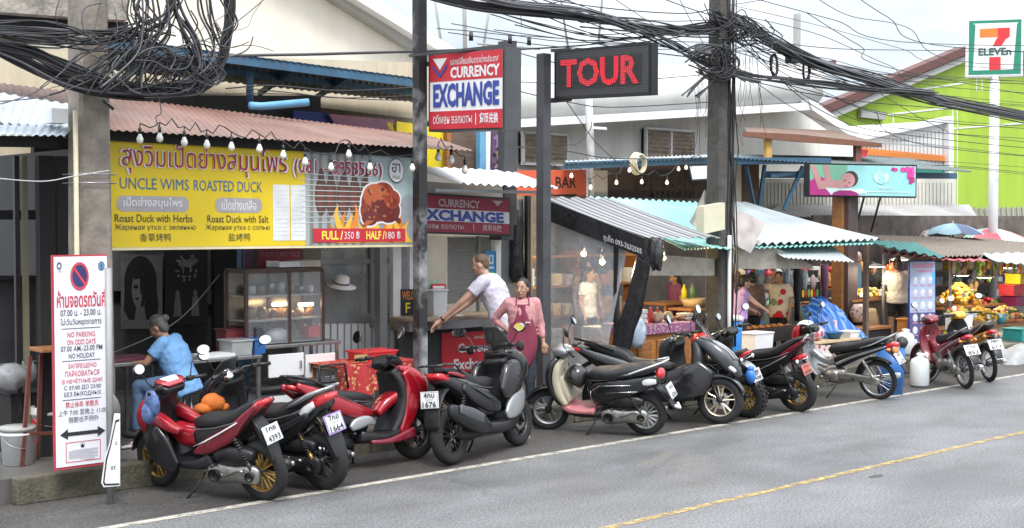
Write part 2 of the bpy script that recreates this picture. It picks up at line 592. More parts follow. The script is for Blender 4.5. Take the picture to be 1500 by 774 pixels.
# ------------------------------------------------------------------ helpers for walls
def slab(pxs,Y,t,mb=None,mi=0):
 mb=mb or MB()
 return mb.mat(mi).prism([at(x,y,Y) for x,y in pxs],(0,t,0))
def rod(name,m,parent,*pts,r=.03,n=8):
 b=MB();b.mat(0,True);b.tube(pts,r,n)
 return b.build(name,m,parent)
def beam(name,m,parent,p,q,w=.08,h=.08):
 p,q=Vector(p),Vector(q)
 d=q-p
 b=MB()
 b.box((p+q)/2,(d.length,w,h),M=d.to_track_quat('X','Z').to_matrix())
 return b.build(name,m,parent)
LBLUE=mat('light blue pipe paint',(.12,.32,.52),.5,var=.15,dirt=.2)
ROOFG=mat('grey roof sheet',(.42,.41,.4),.6,var=.15,scale=1.2,dirt=.4,dcol=(.2,.17,.14),stretch=(1,.3,1))
SOFF=mat('grey soffit',(.36,.36,.35),.7,var=.1,scale=1,dirt=.25)
LIME=mat('lime green wall',(.34,.5,.045),.75,var=.1,scale=1.2,dirt=.35,dcol=(.22,.33,.05),stretch=(1.5,1.5,.2))
BRNR=mat('brown roof edge',(.12,.05,.045),.7,var=.2)
BRNW=mat('brown wall',(.11,.08,.068),.8,var=.15,scale=2,dirt=.2)
BRICK=mat('dark board wall',(.13,.09,.07),.8,var=.3,scale=4,stretch=(.4,1,9))
DARKW=mat('dark interior wall',(.05,.05,.054),.8,var=.3,scale=2)
GREYW=mat('grey painted wall',(.19,.2,.21),.6,var=.12,scale=2,dirt=.25)
WHITEW=mat('white wall',(.72,.71,.67),.75,var=.06,scale=1.6,dirt=.5,dcol=(.42,.38,.31),stretch=(1.6,1.6,.22))
OFFW=mat('white cladding',(.68,.69,.69),.55,var=.05,scale=1.6,dirt=.35,dcol=(.42,.4,.36),stretch=(1.6,1.6,.22))
ORNG=mat('orange band',(.8,.25,.05),.5,var=.04)
TEALB=mat('green band',(.02,.2,.14),.5,var=.04)
# ------------------------------------------------------------------ far buildings
t=thing('green_building','lime green building with sloping brown roof edge behind the white shop','building',at(1400,330,27))
m=MB();slab([(1120,360),(1120,205),(1412,84),(1620,96),(1620,360)],27,.5,m)
def strip(mb,x0,y0,x1,y1,w,Y,mi):
 a,b_=at(x0,y0,Y),at(x1,y1,Y)
 d=(b_-a);n_=V(0,-1,0).cross(d).normalized()*w/2
 mb.mat(mi).prism([a-n_,b_-n_,b_+n_,a+n_],(0,-.02,0))
for q in [(1285,140,1412,122),(1300,168,1412,156),(1308,168,1308,250),(1395,150,1395,320),(1402,150,1402,320),(1395,320,1500,318),(1430,112,1430,134),(1438,112,1438,134),(1300,196,1560,176),(1510,120,1510,320)]:
 strip(m,*q,.06,27,1)
m.build('wall',[LIME,WHITEC],t)
m=MB();slab([(1200,158),(1416,68),(1416,80),(1208,168)],26.5,.5,m);m.build('roof_edge',BRNR,t)
m=MB();slab([(1208,169),(1416,81),(1416,90),(1225,172)],26.6,.4,m);m.build('rake_board',SOFF,t)
m=MB();slab([(1416,69),(1640,84),(1640,98),(1416,81)],26.5,.5,m);m.build('roof_edge',BRNR,t)
m=MB();slab([(1262,160),(1298,166),(1298,176),(1262,172)],26.8,.15,m);m.build('vent',SOFF,t)
t=thing('store_building','white clad shop building with orange and green stripes below a sloping top','building',at(1300,330,21))
m=MB();slab([(1130,335),(1130,212),(1262,204),(1394,176),(1394,335)],21,5,m)
for i in range(46):
 x=1140+i*5.6
 strip(m,x,330,x,216 if x < 1262 else 214-(x-1262)*.2,.012,21,1)
m.build('wall',[OFFW,SOFF],t)
m=MB();slab([(1252,203),(1262,198),(1397,170),(1397,178),(1262,206)],20.8,.25,m);slab([(1390,178),(1397,178),(1397,318),(1390,318)],20.8,.25,m);m.build('trim',WHITEC,t)
m=MB();slab([(1215,212),(1392,229),(1392,238),(1215,222)],20.93,.05,m);m.build('orange_stripe',ORNG,t)
m=MB();slab([(1215,236),(1392,246),(1392,257),(1215,248)],20.93,.05,m);m.build('green_stripe',TEALB,t)
m=MB();slab([(1246,217),(1272,220),(1268,234),(1258,232)],20.9,.03,m);m.build('red_emblem',RED,t)
m=MB();slab([(1215,202),(1390,216),(1390,218),(1215,204)],20.7,.06,m);m.build('gutter_pipe',GREYP,t)
t=thing('louvre_house','white house with two slatted wall vents and a long grey roof','building',at(950,330,19.5))
m=MB();slab([(740,340),(740,184),(1060,168),(1192,158),(1256,205),(1256,340)],19.5,6,m);m.build('wall',WHITEW,t)
m=MB();slab([(740,176),(1193,150),(1193,161),(740,188)],18.6,.3,m);m.build('fascia',WHITEC,t)
m=MB();slab([(1185,146),(1195,150),(1259,196),(1252,204),(1190,161)],18.55,.4,m);m.build('rake_board',WHITEC,t)
m=MB();m.mat(0,True)
a,b_=at(735,163,19),at(1192,136,19)
m.tube([a,a.lerp(b_,.5),b_],.28,16);m.build('gutter',SOFF,t)
m=MB();m.sheet(at(735,98,25),at(1225,92,25),at(735,152,19.05),at(1195,126,19.05),.2,.02);m.build('roof',ROOFG,t)
m=MB();slab([(990,116),(1225,88),(1225,96),(990,124)],24.6,.4,m);m.build('ridge',BRNR,t)
def louvre(px0,px1,y0,y1,Y):
 m=MB()
 a,c,d=at(px0,y1,Y),at(px1,y1-3,Y),at(px0,y0,Y)
 w,h=(c-a).length,(d-a).z
 for q in ((0,.04),(w*.5,.05),(w,.04)):m.box((a.x+q[0],Y,a.z+h/2),(q[1],.08,h))
 for q in (0,h):m.box((a.x+w/2,Y,a.z+q),(w+.06,.08,.05))
 o=m.build('vent_frame',WHITEC,t)
 s=MB()
 for k in range(7):
  s.box((a.x+w/2,Y+.03,a.z+h*(k+.5)/7),(w-.06,.13,.012),M=Matrix.Rotation(-.8,3,'X'))
 s.build('slats',mat('stained slats',(.5,.43,.34),.7,var=.3,scale=8,dirt=.5,dcol=(.14,.08,.05)),o)
 s=MB();s.box((a.x+w/2,Y+.12,a.z+h/2),(w,.02,h));s.build('dark_opening',BLKM,o)
louvre(766,830,194,240,19.35);louvre(946,1017,188,231,19.35)
t=thing('rooftop_frame','grey steel post frame with slanting struts against the white sky','frame',at(700,80,24))
GALV=mat('galvanised grey',(.3,.3,.3),.6,.3,var=.12)
for p,q,r in [((679,-60),(682,120),.05),((634,-20),(650,90),.03),((722,-20),(704,95),.03),((757,-60),(764,40),.012),((700,64),(790,72),.03),((813,-60),(832,70),.03),((887,-60),(877,60),.03)]:
 rod('strut',GALV,t,at(*p,24),at(*q,24),r=r)
t=thing('far_pole','pale far concrete pole rising above the thick cable bundle','pole',at(1167,330,24))
m=MB();m.box((at(1167,100,24).x,24,4.5),(.16,.16,9));m.build('shaft',SOFF,t)
t=thing('white_mast','tall white tapered pipe mast standing behind the red-lettered screen','mast',at(868,330,18.2))
m=MB();m.mat(0,True);a,b_=at(856,-40,18.2),at(869,330,18.2);m.tube([b_,b_.lerp(a,.45),a],[.085,.075,.045],14);m.build('pipe',WHITE,t)
m=MB();m.box(at(876,188,18.0),(.4,.1,.05));m.build('bracket',WHITE,t)
# white gabled building at the upper left with the blue awning in front of the cream wall
t=thing('white_gable_building','large white building whose gable edge slopes down behind the blue awning','building',at(400,330,23))
m=MB();slab([(-260,340),(-260,-170),(250,-170),(660,80),(660,340)],23,6,m);m.build('wall',mat('warm white wall',(.74,.7,.62),.75,var=.06,scale=1.5,dirt=.35,dcol=(.5,.45,.36),stretch=(1.3,1.3,.2)),t)
m=MB();slab([(260,-190),(668,72),(662,86),(250,-168)],22.4,.6,m);m.build('rake_board',WHITEC,t)
m=MB();slab([(250,-166),(640,82),(632,88),(245,-155)],22.7,.3,m);m.build('soffit',SOFF,t)
m=MB();slab([(-100,4),(56,14),(130,0),(130,-8),(-100,-8)],22.0,.9,m);m.build('ledge',WHITEC,t)
t=thing('cream_shophouse','cream upper wall band behind the reddish corrugated awning roof','building',at(300,330,18))
m=MB();slab([(-60,340),(-60,70),(620,92),(660,102),(660,340)],18,3,m);m.build('wall',CREAM,t)
m=MB();slab([(-60,130),(470,158),(640,178),(640,184),(470,166),(-60,142)],17.8,.15,m);m.build('ledge',mat('stained ledge',(.2,.16,.12),.8,var=.3,dirt=.5),t)
t2=thing('blue_awning','rusty blue steel awning frame under the white gable','awning',at(300,100,15))
m=MB();m.sheet(at(150,101,17.9),at(612,150,17.9),at(150,55,14.8),at(612,115,14.8),.12,.012);m.build('roof_sheet',mat('rusty blue sheet',(.06,.09,.115),.65,var=.35,dirt=.75,dcol=(.14,.085,.05)),t2)
beam('beam',BLUEP,t2,at(150,62,14.85),at(612,122,14.85),.07,.13)
beam('beam',BLUEP,t2,at(150,84,16.2),at(612,136,16.2),.07,.1)
rod('post',BLUEP,t2,at(366,82,15.2),at(366,150,15.2),r=.05)
for x in (240,440,520):beam('rafter',BLUEP,t2,at(x,58+(x-150)*.13,14.9),at(x-60,108+(x-150)*.1,17.8),.05,.08)
m=MB();m.mat(0,True);m.tube([at(366,155,14.6),at(384,156,14.6),at(452,150,14.4)],.05,12);o=m.build('light_blue_pipe',LBLUE);tag(o,'light blue plastic pipe sticking out above the reddish roof','pipe')
t=thing('roof_pole','long thin dark horizontal pole below the white gable','pole',at(200,82,13.4))
rod('bar',DGREY,t,at(190,84,13.4),at(450,80,13.1),at(730,72,12.9),r=.018)
m=MB();slab([(430,162),(484,166),(496,182),(430,176)],17.0,.06,m);o=m.build('blue_board',NAVY);tag(o,'dark blue board between the cream ledge and the reddish roof','board')
P=px_panel((482,167),(498,194),(578,176),16.9)
o=P.board(.05,mat('faded pink print',(.42,.2,.3),.6,var=.2,scale=2),'faded_pink_banner');tag(o,'faded pink and purple banner beside the small yellow sign','banner')
P.ell(.88,.55,.05,.3,0);P.ell(.93,.4,.03,.3,1);P.mb.build('printed_figure',[YEL,NAVY],o)
P=px_panel((581,178),(581,262),(657,187),16.6)
o=P.board(.06,YEL,'yellow_sign');tag(o,'yellow shop sign half hidden behind the black post','sign')
P.text('ATION',.1,.62,.96,.8,0);P.text('275-60',.1,.1,.9,.22,0);P.mb.build('lettering',INK,o)
# boards between the yellow sign and the purple poster
t=thing('timber_partition','brown timber boards beside a blue post above the small white awning','partition',at(680,330,16.4))
m=MB();slab([(655,330),(655,188),(705,188),(705,330)],16.5,.1,m);m.build('boards',BRICK,t)
m=MB();slab([(703,330),(703,186),(712,186),(712,330)],16.2,.1,m);m.build('blue_post',LBLUE,t)
m=MB();slab([(712,330),(712,186),(722,186),(722,330)],16.3,.1,m);m.build('white_post',WHITE,t)
m=MB();slab([(655,330),(655,186),(661,186),(661,330)],16.3,.1,m);m.build('brown_post',WOOD,t)
P=px_panel((722,190),(720,300),(749,190),14.6)
o=P.board(.05,mat('purple poster',(.16,.09,.2),.5,var=.3,scale=6),'purple_poster');tag(o,'tall purple poster with dark floral picture beside the dark grey post','poster')
for k in range(40):P.ell(random.random()*.8+.1,random.random()*.5+.45,.05+random.random()*.1,.015+random.random()*.03,k % 3,1+k % 3,10)
for k in range(9):P.ell(.15+random.random()*.7,random.random()*.4+.05,.06,.03,3+k % 2,2,8)
P.mb.build('printed_pattern',[mat('print brown',(.3,.18,.14),.5,var=.2),BLKM,mat('print mauve',(.34,.2,.4),.5),YEL,WHITEC],o)
# ------------------------------------------------------------------ house on the left edge
LX=1
t=thing('left_stall','dark open stall with black posts left of the concrete pole','stall',at(40,640,13.2))
m=MB();m.sheet(at(-60,126,13.7),at(134,158,13.3),at(-60,197,12.1),at(94,199,12.1),.09,.011);m.build('awning_sheet',mat('pale blue roof sheet',(.5,.56,.62),.45,var=.1,scale=2,dirt=.2),t)
m=MB();slab([(-60,198),(88,200),(88,216),(-60,214)],12.5,.12,m);m.build('fascia',BLKM,t)
for x in (24,36):
 m=MB();a=at(x,300,13.2);m.box((a.x,13.2,1.75),(.05,.05,3.1));m.build('post',BLK if x < 30 else mat('mossy post',(.2,.18,.12),.8),t)
for x in (66,92):
 m=MB();a=at(x,300,13.0);m.box((a.x,13.0,1.75),(.16,.1,3.1));m.build('post',BLKM,t)
m=MB();slab([(-60,406),(108,406),(108,640),(-60,640)],14.4,.1,m);m.build('counter_panel',DARKW,t)
m=MB();slab([(-60,308),(60,308),(60,322),(-60,322)],14.2,.1,m);m.build('rail',BLKM,t)
m=MB();slab([(50,196),(112,196),(112,660),(50,660)],14.5,.1,m);m.build('side_panel',DARKW,t)
m=MB();slab([(-60,404),(60,404),(60,410),(-60,410)],14.3,.2,m);m.build('counter_top',BLKM,t)
m=MB();a=at(92,166,12.3);m.box((a.x-.05,12.35,a.z-.03),(.16,.2,.14));m.build('junction_box',WHITE,t)
t=thing('beige_house','beige house seen through the open dark stall at the far left','building',at(20,330,20))
m=MB();slab([(-200,600),(-200,288),(80,288),(80,600)],20,2,m);m.build('wall',CREAM,t)
m=MB();slab([(-200,288),(-200,215),(60,218),(80,288)],19.8,2,m);m.build('roof_fascia',WHITEC,t)
m=MB();slab([(-20,380),(44,380),(44,440),(-20,440)],19.9,.08,m);m.build('window',GREYP,t)
t=thing('concrete_canopy','weathered concrete canopy edge at the top left corner','canopy',at(80,20,13.6))
m=MB();slab([(-80,-60),(188,-60),(188,30),(130,27),(-80,12)],13.4,1.4,m);m.build('slab',mat('rough mossy concrete',(.34,.31,.27),.9,var=.4,scale=7,dirt=.8,dcol=(.07,.065,.055),bump=.8,bscale=20),t)
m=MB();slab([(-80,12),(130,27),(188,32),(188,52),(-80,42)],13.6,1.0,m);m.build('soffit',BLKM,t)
# ------------------------------------------------------------------ roast duck restaurant
t=thing('restaurant_shed','open dark restaurant with a reddish corrugated roof behind the yellow banner','restaurant',(8,14,PZ))
RROOF=mat('reddish roof sheet',(.215,.118,.092),.7,var=.3,scale=1.8,dirt=.65,dcol=(.29,.22,.19),stretch=(1,.25,1))
m=MB();m.sheet(at(-30,118,15.4),at(622,198,14.6),at(-30,180,12.45),at(692,221,12.45),.085,.009,k=4);m.build('roof',RROOF,t)
a,b_=at(95,194,12.7),at(610,224,12.7)
beam('eave_beam',BLKM,t,a,b_,.08,.12)
m=MB();slab([(60,690),(60,140),(470,140),(470,690)],17.3,.15,m);m.build('back_wall',mat('charcoal wall',(.1,.102,.108),.8,var=.2,scale=2),t)
m=MB();m.box((5.85,15.2,1.8),(.12,4.2,3.2));m.build('side_wall',DARKW,t)
for x,c in ((356,BLUEP),):
 m=MB();a=at(x,400,14.6);m.box((a.x,14.6,1.75),(.11,.11,3.1));m.build('post',c,t)
m=MB();a=at(330,400,17.1);m.box((a.x,17.1,1.7),(.4,.1,3));m.build('pilaster',BLKM,t)
m=MB();a=at(195,400,17.1);b2=at(180,360,17.1);m.box((a.x+.55,17.22,2.3),(2.6,.06,1.3));m.build('pale_panel',mat('grey panel',(.15,.152,.155),.7,var=.15),t)
for x in (310,):
 m=MB();a=at(x,400,17.15);m.box((a.x-.1,17.18,2.2),(.28,.04,1.6));m.build('pale_strip',mat('brown grey strip',(.17,.155,.145),.7,var=.15),t)
# wall posters
def poster(name,label,tl,bl,tr,Y,base,draw,mats):
 P=px_panel(tl,bl,tr,Y)
 o=P.board(.02,base,name);tag(o,label,'poster')
 draw(P)
 P.mb.build('printed_picture',mats,o)
PG=[mat('poster grey',(.15,.15,.155),.6,var=.2),BLKM,mat('poster pale',(.17,.17,.175),.6,var=.12)]
def d_face(P):
 P.ell(.46,.62,.4,.36,1,1);P.poly([(.08,.6),(.05,.25),(.2,.1),(.85,.1),(.9,.3),(.84,.62)],1,1)
 P.ell(.43,.52,.19,.25,2,2);P.poly([(.36,.32),(.54,.32),(.6,.1),(.3,.1)],0,2);P.poly([(.44,.76),(.62,.7),(.63,.45),(.52,.3),(.45,.3),(.49,.44),(.44,.5)],1,3)
 P.ell(.34,.565,.06,.028,1,3,10);P.ell(.37,.405,.05,.016,1,3,10);P.poly([(.27,.76),(.5,.78),(.45,.68),(.3,.66)],1,3)
 P.poly([(.0,.0),(.9,.0),(.75,.12),(.2,.12)],2,2)
poster('portrait_poster','grey wall poster of a long-haired face above the seated woman',(178,372),(178,482),(238,374),17.05,PG[0],d_face,PG)
def d_dark(P):
 P.rect(.0,.0,1,1,1,1)
 for k in range(26):
  x,y=.5+random.gauss(0,.1),.78+random.gauss(0,.07)
  P.ell(x,y,.02+random.random()*.05,.01+random.random()*.03,0,2,8);P.ell(1-x,y,.03,.02,2,2,8)
 for x in (.28,.7):
  P.ell(x,.42,.05,.05,0,2,12);P.poly([(x-.1,.12),(x+.1,.12),(x+.06,.38),(x-.06,.38)],0,2)
poster('black_poster','black wall poster with pale pattern beside the long-haired portrait',(242,366),(242,478),(304,366),17.05,BLKM,d_dark,[mat('poster dim',(.13,.13,.14),.6),BLKM,mat('poster dim pale',(.19,.19,.2),.6)])
def d_up(P):
 P.rect(0,0,1,1,1,1);P.ell(.3,.5,.2,.4,0,2);P.ell(.7,.4,.15,.3,0,2)
poster('upper_poster','dark poster just under the banner edge, above the portrait',(178,350),(178,368),(240,351),17.05,BLKM,d_up,PG)
# ------------------------------------------------------------------ money exchange booth
t=thing('exchange_booth','money exchange booth with grey glass front and white boards','booth',at(600,620,14))
m=MB();m.box((at(600,400,15.9).x,15.9,1.85),(at(755,400,15.9).x-at(440,400,15.9).x,.1,3.2));m.build('back_wall',mat('booth back wall',(.16,.165,.165),.7,var=.2,scale=3),t)
W_=14.3
m=MB();slab([(440,472),(598,470),(598,618),(440,630)],W_,.06,m)
for i in range(16):strip(m,444+i*10,474,444+i*10,616,.012,W_,1)
m.build('lower_boards',[WHITE,GREYP],t)
GFR=mat('grey window frame',(.22,.23,.235),.45,.3,var=.12)
for x0,x1 in ((436,443),(543,552),(590,596)):
 m=MB();slab([(x0,362),(x1,362),(x1,480),(x0,480)],W_-.03,.1,m);m.build('mullion',GFR,t)
for y0,y1 in ((380,387),(460,474)):
 m=MB();slab([(443,y0),(590,y0-1),(590,y1-1),(443,y1)],W_-.02,.1,m);m.build('transom',GFR,t)
m=MB();slab([(443,360),(590,360),(590,462),(443,462)],W_+.03,.012,m);m.build('window',mat('grey pane',(.3,.33,.34),.06,var=.1,alpha=.55,spec=.7),t)
m=MB();slab([(576,358),(588,358),(588,620),(576,620)],14.0,.08,m);slab([(600,358),(606,358),(606,620),(600,620)],14.0,.08,m);slab([(588,470),(600,470),(600,620),(588,620)],14.03,.04,m);m.build('white_door',WHITE,t)
m=MB();slab([(588,360),(600,360),(600,470),(588,470)],14.05,.012,m);m.build('door_glass',GLASS,t)
m=MB();m.box((at(545,300,14).x+.03,13.85,1.75),(.12,.12,3.1));m.build('grey_post',GFR,t)
m=MB();a=at(609,500,13.4);m.mat(0,True).tube([(a.x,13.4,.2),(a.x,13.4,3.1)],.035,10);m.build('drain_pipe',mat('blue grey pipe',(.25,.29,.33),.5),t)
# counter
CY=13.45
a,b_=at(606,470,CY),at(742,463,CY)
m=MB();m.box(((a.x+b_.x)/2,CY+.22,a.z),(b_.x-a.x+.1,.6,.05),bev=.01);m.build('counter_top',mat('brown counter',(.3,.22,.16),.35,var=.2,scale=4),t)
m=MB();m.box(((a.x+b_.x)/2,CY+.3,a.z-.09),(b_.x-a.x,.4,.13));m.build('counter_edge',STEEL,t)
m=MB();m.box(((a.x+b_.x)/2,CY+.36,(a.z-.16+PZ)/2),(b_.x-a.x,.1,a.z-.16-PZ));m.build('counter_front',DARKW,t)
cz=a.z
P=px_panel((647,488),(647,548),(736,484),CY+.28)
o=P.board(.015,RED,'counter_sign',None);tag(o,'red Currency sign on the black counter front below the leaning man','sign')
P.text('Currency',.13,.42,.98,.72,0,2,.03);P.text('แลกเปลี่ยนเงินตรา',.5,.82,.96,.92,0,2,.005);P.text('Exchange',.1,.04,.95,.34,0,2,.03);P.mb.build('lettering',WHITEC,o)
# service window
SY=14.0
m=MB();slab([(612,462),(612,346),(730,346),(730,458)],SY+.04,.012,m);m.build('service_glass',GLASS,t)
m=MB()
for k in range(34):
 y=348+k*2.9
 a=at(656,y,SY+.35);b_=at(735,y,SY+.35)
 m.box(((a.x+b_.x)/2,SY+.35,a.z),(b_.x-a.x,.03,.016),M=Matrix.Rotation(.6,3,'X'))
m.build('blind_slats',mat('brown blind',(.17,.14,.1),.6,var=.2),t)
m=MB();slab([(725,346),(734,346),(734,600),(725,600)],SY-.02,.09,m);m.build('white_column',WHITE,t)
m=MB();slab([(701,346),(704,346),(704,462),(701,462)],SY,.05,m);m.build('pane_edge',GFR,t)
m=MB();slab([(734,292),(780,292),(780,606),(734,606)],SY+.1,.1,m);m.build('grey_panel',GREYW,t)
m=MB();slab([(736,300),(754,300),(752,352),(734,352)],SY-.3,.25,m);slab([(739,60),(757,60),(757,330),(739,330)],SY-.1,.14,m);m.build('dark_post',DGREY,t)
P=px_panel((711,368),(711,426),(727,368),SY-.02)
o=P.board(.01,mat('blue sticker',(.03,.25,.6),.4),'blue_green_sticker');tag(o,'blue and green payment sticker on the booth glass','sticker')
P.rect(0,0,1,.48,0,1);P.ell(.5,.27,.28,.11,1,2);P.frame(.3,.68,.7,.9,.02,1,2);P.rect(.25,.56,.75,.6,1,2);P.poly([(.38,.28),(.46,.23),(.64,.31),(.46,.26)],0,3)
P.mb.build('printed_logo',[mat('green sticker',(.05,.4,.15),.4),WHITEC],o)
P=px_panel((588,424),(588,462),(606,424),13.98)
o=P.board(.02,mat('blackboard',(.02,.025,.04),.5),'neon_board');tag(o,'small black board with orange and yellow hand lettering on the white door','sign')
P.text('WELC',.05,.6,.98,.92,0);P.text('F',.3,.08,.7,.48,1);P.mb.build('lettering',[mat('orange chalk',(.8,.25,.03),.5),YEL],o)
# wall things inside the booth front
P=px_panel((510,383),(510,405),(600,383),15.7)
o=P.board(.02,mat('notice blue',(.1,.14,.22),.6,var=.3,scale=9),'notice_board');tag(o,'dark blue notice board behind the booth glass','board')
for k in range(5):P.rect(.06+k*.18,.2,.2+k*.18,.85,0,1)
P.mb.build('papers',[GREYP],o)
# white tin awning over the counter
t=thing('tin_awning','small white corrugated tin awning over the exchange counter','awning',at(690,260,13))
bx=at(748,251,14.0).x;fx=at(818,276,12.85)
m=MB();m.sheet((at(596,246,14.0).x,14.0,at(600,244,14.0).z),(bx,14.0,at(748,251,14.0).z),(at(596,246,14.0).x,12.85,at(640,268,12.85).z),(fx.x,12.85,fx.z),.15,.018,k=4);m.build('sheet',mat('white tin',(.74,.76,.76),.45,var=.05,dirt=.12),t)
beam('front_rail',GFR,t,(at(640,270,12.9).x,12.95,at(660,275,12.95).z-.04),(fx.x-.05,12.95,fx.z-.06),.04,.04)
beam('wall_board',WHITE,t,at(622,282,13.95),at(740,290,13.95),.04,.3)
# posts by the kerb
PEEL=mat('peeling black paint',(.016,.016,.018),.5,var=.2,scale=3,dirt=.9,dcol=(.5,.5,.52))
t=thing('black_post','tall square black post with peeling paint carrying the red and white sign','post',(at(616,598,12.4).x,12.4,PZ))
m=MB();m.box((t.location.x,12.4,3.2),(.125,.125,6));o=m.build('shaft',PEEL,t)
t=thing('grey_post','dark grey square post carrying the red-lettered screen','post',(at(796,598,12.4).x,12.4,PZ))
top=at(796,79,12.4).z
m=MB();m.box((t.location.x,12.4,(top+PZ)/2),(.14,.14,top-PZ),bev=.008);o=m.build('shaft',mat('slate post',(.05,.053,.06),.5,var=.2,dirt=.15,dcol=(.2,.2,.2)),t)
# ------------------------------------------------------------------ stalls on the right
DT=mat('black tarpaulin',(.026,.027,.03),.3,var=.4,scale=5,bump=1.,bscale=9)
TEAL=mat('teal roof sheet',(.28,.58,.54),.45,var=.1,scale=1.3,dirt=.22,dcol=(.45,.55,.52),stretch=(.5,2,1))
WHSH=mat('white roof sheet',(.4,.44,.455),.45,var=.08,scale=1.3,dirt=.25,dcol=(.4,.42,.42))
X1=atx(800,300,13).x
TX=12.95                    # left side wall of the tent stall
t=thing('tent_stall','food stall with striped roof, clear plastic side and black corner curtain','stall',(TX+1.7,13.2,PZ))
pa,pb=atx(796,289,TX),atx(943,347,TX)
m=MB();m.sheet(pa,pa+V(1.45,.0,0),pb+V(0,-.1,-.02),pb+V(1.5,-.1,-.02),.3,.02,k=6,sag=.02)
STR=mat('striped roof',(.5,.5,.52),.5,var=.1)
def stripes(m_,axis,freq,c0,c1,duty=.5):
 t_=m_.node_tree;b=t_.nodes['Principled BSDF'];L=t_.links.new
 co=t_.nodes.new('ShaderNodeTexCoord');s_=t_.nodes.new('ShaderNodeSeparateXYZ');L(co.outputs['Object'],s_.inputs[0])
 a=t_.nodes.new('ShaderNodeMath');a.operation='MULTIPLY';a.inputs[1].default_value=freq;L(s_.outputs[axis],a.inputs[0])
 f=t_.nodes.new('ShaderNodeMath');f.operation='FRACT';L(a.outputs[0],f.inputs[0])
 g=t_.nodes.new('ShaderNodeMath');g.operation='GREATER_THAN';g.inputs[1].default_value=duty;L(f.outputs[0],g.inputs[0])
 x=t_.nodes.new('ShaderNodeMixRGB');x.inputs[1].default_value=(*c0,1);x.inputs[2].default_value=(*c1,1);L(g.outputs[0],x.inputs[0]);L(x.outputs[0],b.inputs['Base Color'])
 return m_
stripes(STR,'X',13,(.1,.097,.1),(.33,.33,.335),.55)
m.build('roof',STR,t)
va=MB();va.prism([atx(797,291,TX-.03),atx(945,349,TX-.03),atx(944,378,TX-.03),atx(800,322,TX-.03)],(-.02,0,0));o=va.build('valance',DT,t)
# writing on the valance
a=atx(884,342,TX-.055);b_=atx(940,363,TX-.055);c=atx(884,354,TX-.055)
u=(b_-a).normalized();m=MB();m.text('ภูเก็ต 093-7632505',c,u,(a-c).normalized(),(b_-a).length,(a-c).length,.01,'c','h');m.build('lettering',WHITEC,o)
for (x,y0,y1) in ((783,292,590),):
 m=MB();a=at(x,400,14.0);m.box((TX-.02,13.95,1.6),(.07,.07,2.8));m.build('rear_post',BLK,t)
m=MB();m.mat(0,True)
pts=[atx(774,y,TX-.15) for y in (292,330,370,405)]
m.tube([V(p.x,14.05,p.z) for p in pts]+[V(pts[-1].x,14.05,pts[-1].z-.1)],[.1,.11,.1,.12,.05],10);m.build('rolled_curtain',DT,t)
m=MB();m.box((TX+.02,12.2,1.25),(.06,.06,2.1));m.build('corner_post',BLK,t)
m=MB();m.mat(0,True)
rings=[]
for k,(px,py,w_) in enumerate([(944,370,.12),(941,392,.14),(934,422,.13),(926,455,.14),(914,490,.16),(905,520,.18),(899,550,.2)]):
 c=atx(px,py,TX+.04)
 rings.append([c+V(.06*math.sin(2*PI*j/14)+.02*math.sin(5*j+k),w_*math.cos(2*PI*j/14)*(1+.1*math.sin(3*j+k)),.03*math.sin(4*j+k*2)) for j in range(14)])
m.loft(rings);m.build('corner_curtain',DT,t)
m=MB();m.mat(0,True);rings=[]
for k in range(9):
 f=k/8;c=atx(957+3*f,348+46*f,TX);w_=.035+.06*math.sin(PI*(.15+.8*f))
 rings.append([c+V((w_+.018*math.sin(6*g+k*.7))*math.cos(g),(w_*1.1+.02*math.sin(5*g+k))*math.sin(g)-.03,-.03*math.sin(3*g)*f) for g in [2*PI*q/26 for q in range(26)]])
m.loft(rings);m.build('gathered_bundle',DT,t)
m=MB();vs=[];nx_,ny_=24,14
poly=[atx(803,306,TX),atx(918,366,TX),atx(884,552,TX),atx(801,612,TX)]
for j in range(ny_+1):
 for i in range(nx_+1):
  u_,v_=i/nx_,j/ny_
  p=poly[0].lerp(poly[1],u_).lerp(poly[3].lerp(poly[2],u_),v_)
  vs.append(p+V(.02*math.sin(u_*9+v_*3)+.012*noise.noise(V(u_*6,v_*4,0)),0,0))
m.mat(0,True).add(vs,[(j*(nx_+1)+i,j*(nx_+1)+i+1,(j+1)*(nx_+1)+i+1,(j+1)*(nx_+1)+i) for j in range(ny_) for i in range(nx_)]);m.build('plastic_side_sheet',PLASTIC,t)
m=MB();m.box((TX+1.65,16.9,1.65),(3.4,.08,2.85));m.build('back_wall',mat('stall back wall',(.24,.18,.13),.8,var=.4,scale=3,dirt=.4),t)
m=MB();slab([(950,372),(1052,380),(1050,404),(952,404)],12.25,.015,m);m.build('rolled_plastic_sheet',mat('cloudy plastic',(.5,.46,.4),.3,var=.2,scale=5,alpha=.8,bump=.5),t)
m=MB();m.sheet(at(985,352,12.3),at(1068,362,12.3),at(975,346,12.25)+V(0,-.5,-.13),at(1075,366,11.8),.2,.012,k=4);m.build('front_flap',TEAL,t)
t=thing('market_stall','market stall under the long teal and white corrugated roof','stall',at(1180,540,13.5))
XL,XR=16.35,20.6
A0,A1,B0,B1=at(862,289,14.5),at(1092,300,15.6),at(1002,365,12.15),at(1291,353,12.7)
AM,BM=A0.lerp(A1,.86),B0.lerp(B1,.3)
m=MB();m.sheet(A0,AM,B0,BM,.15,.026,k=5,sag=.03);m.build('teal_roof',TEAL,t)
m=MB();m.sheet(AM+V(0,0,.03),A1+V(0,0,.03),BM+V(0,0,.03),B1+V(0,0,.03),.15,.03,k=5,sag=.03);m.build('white_roof',WHSH,t)
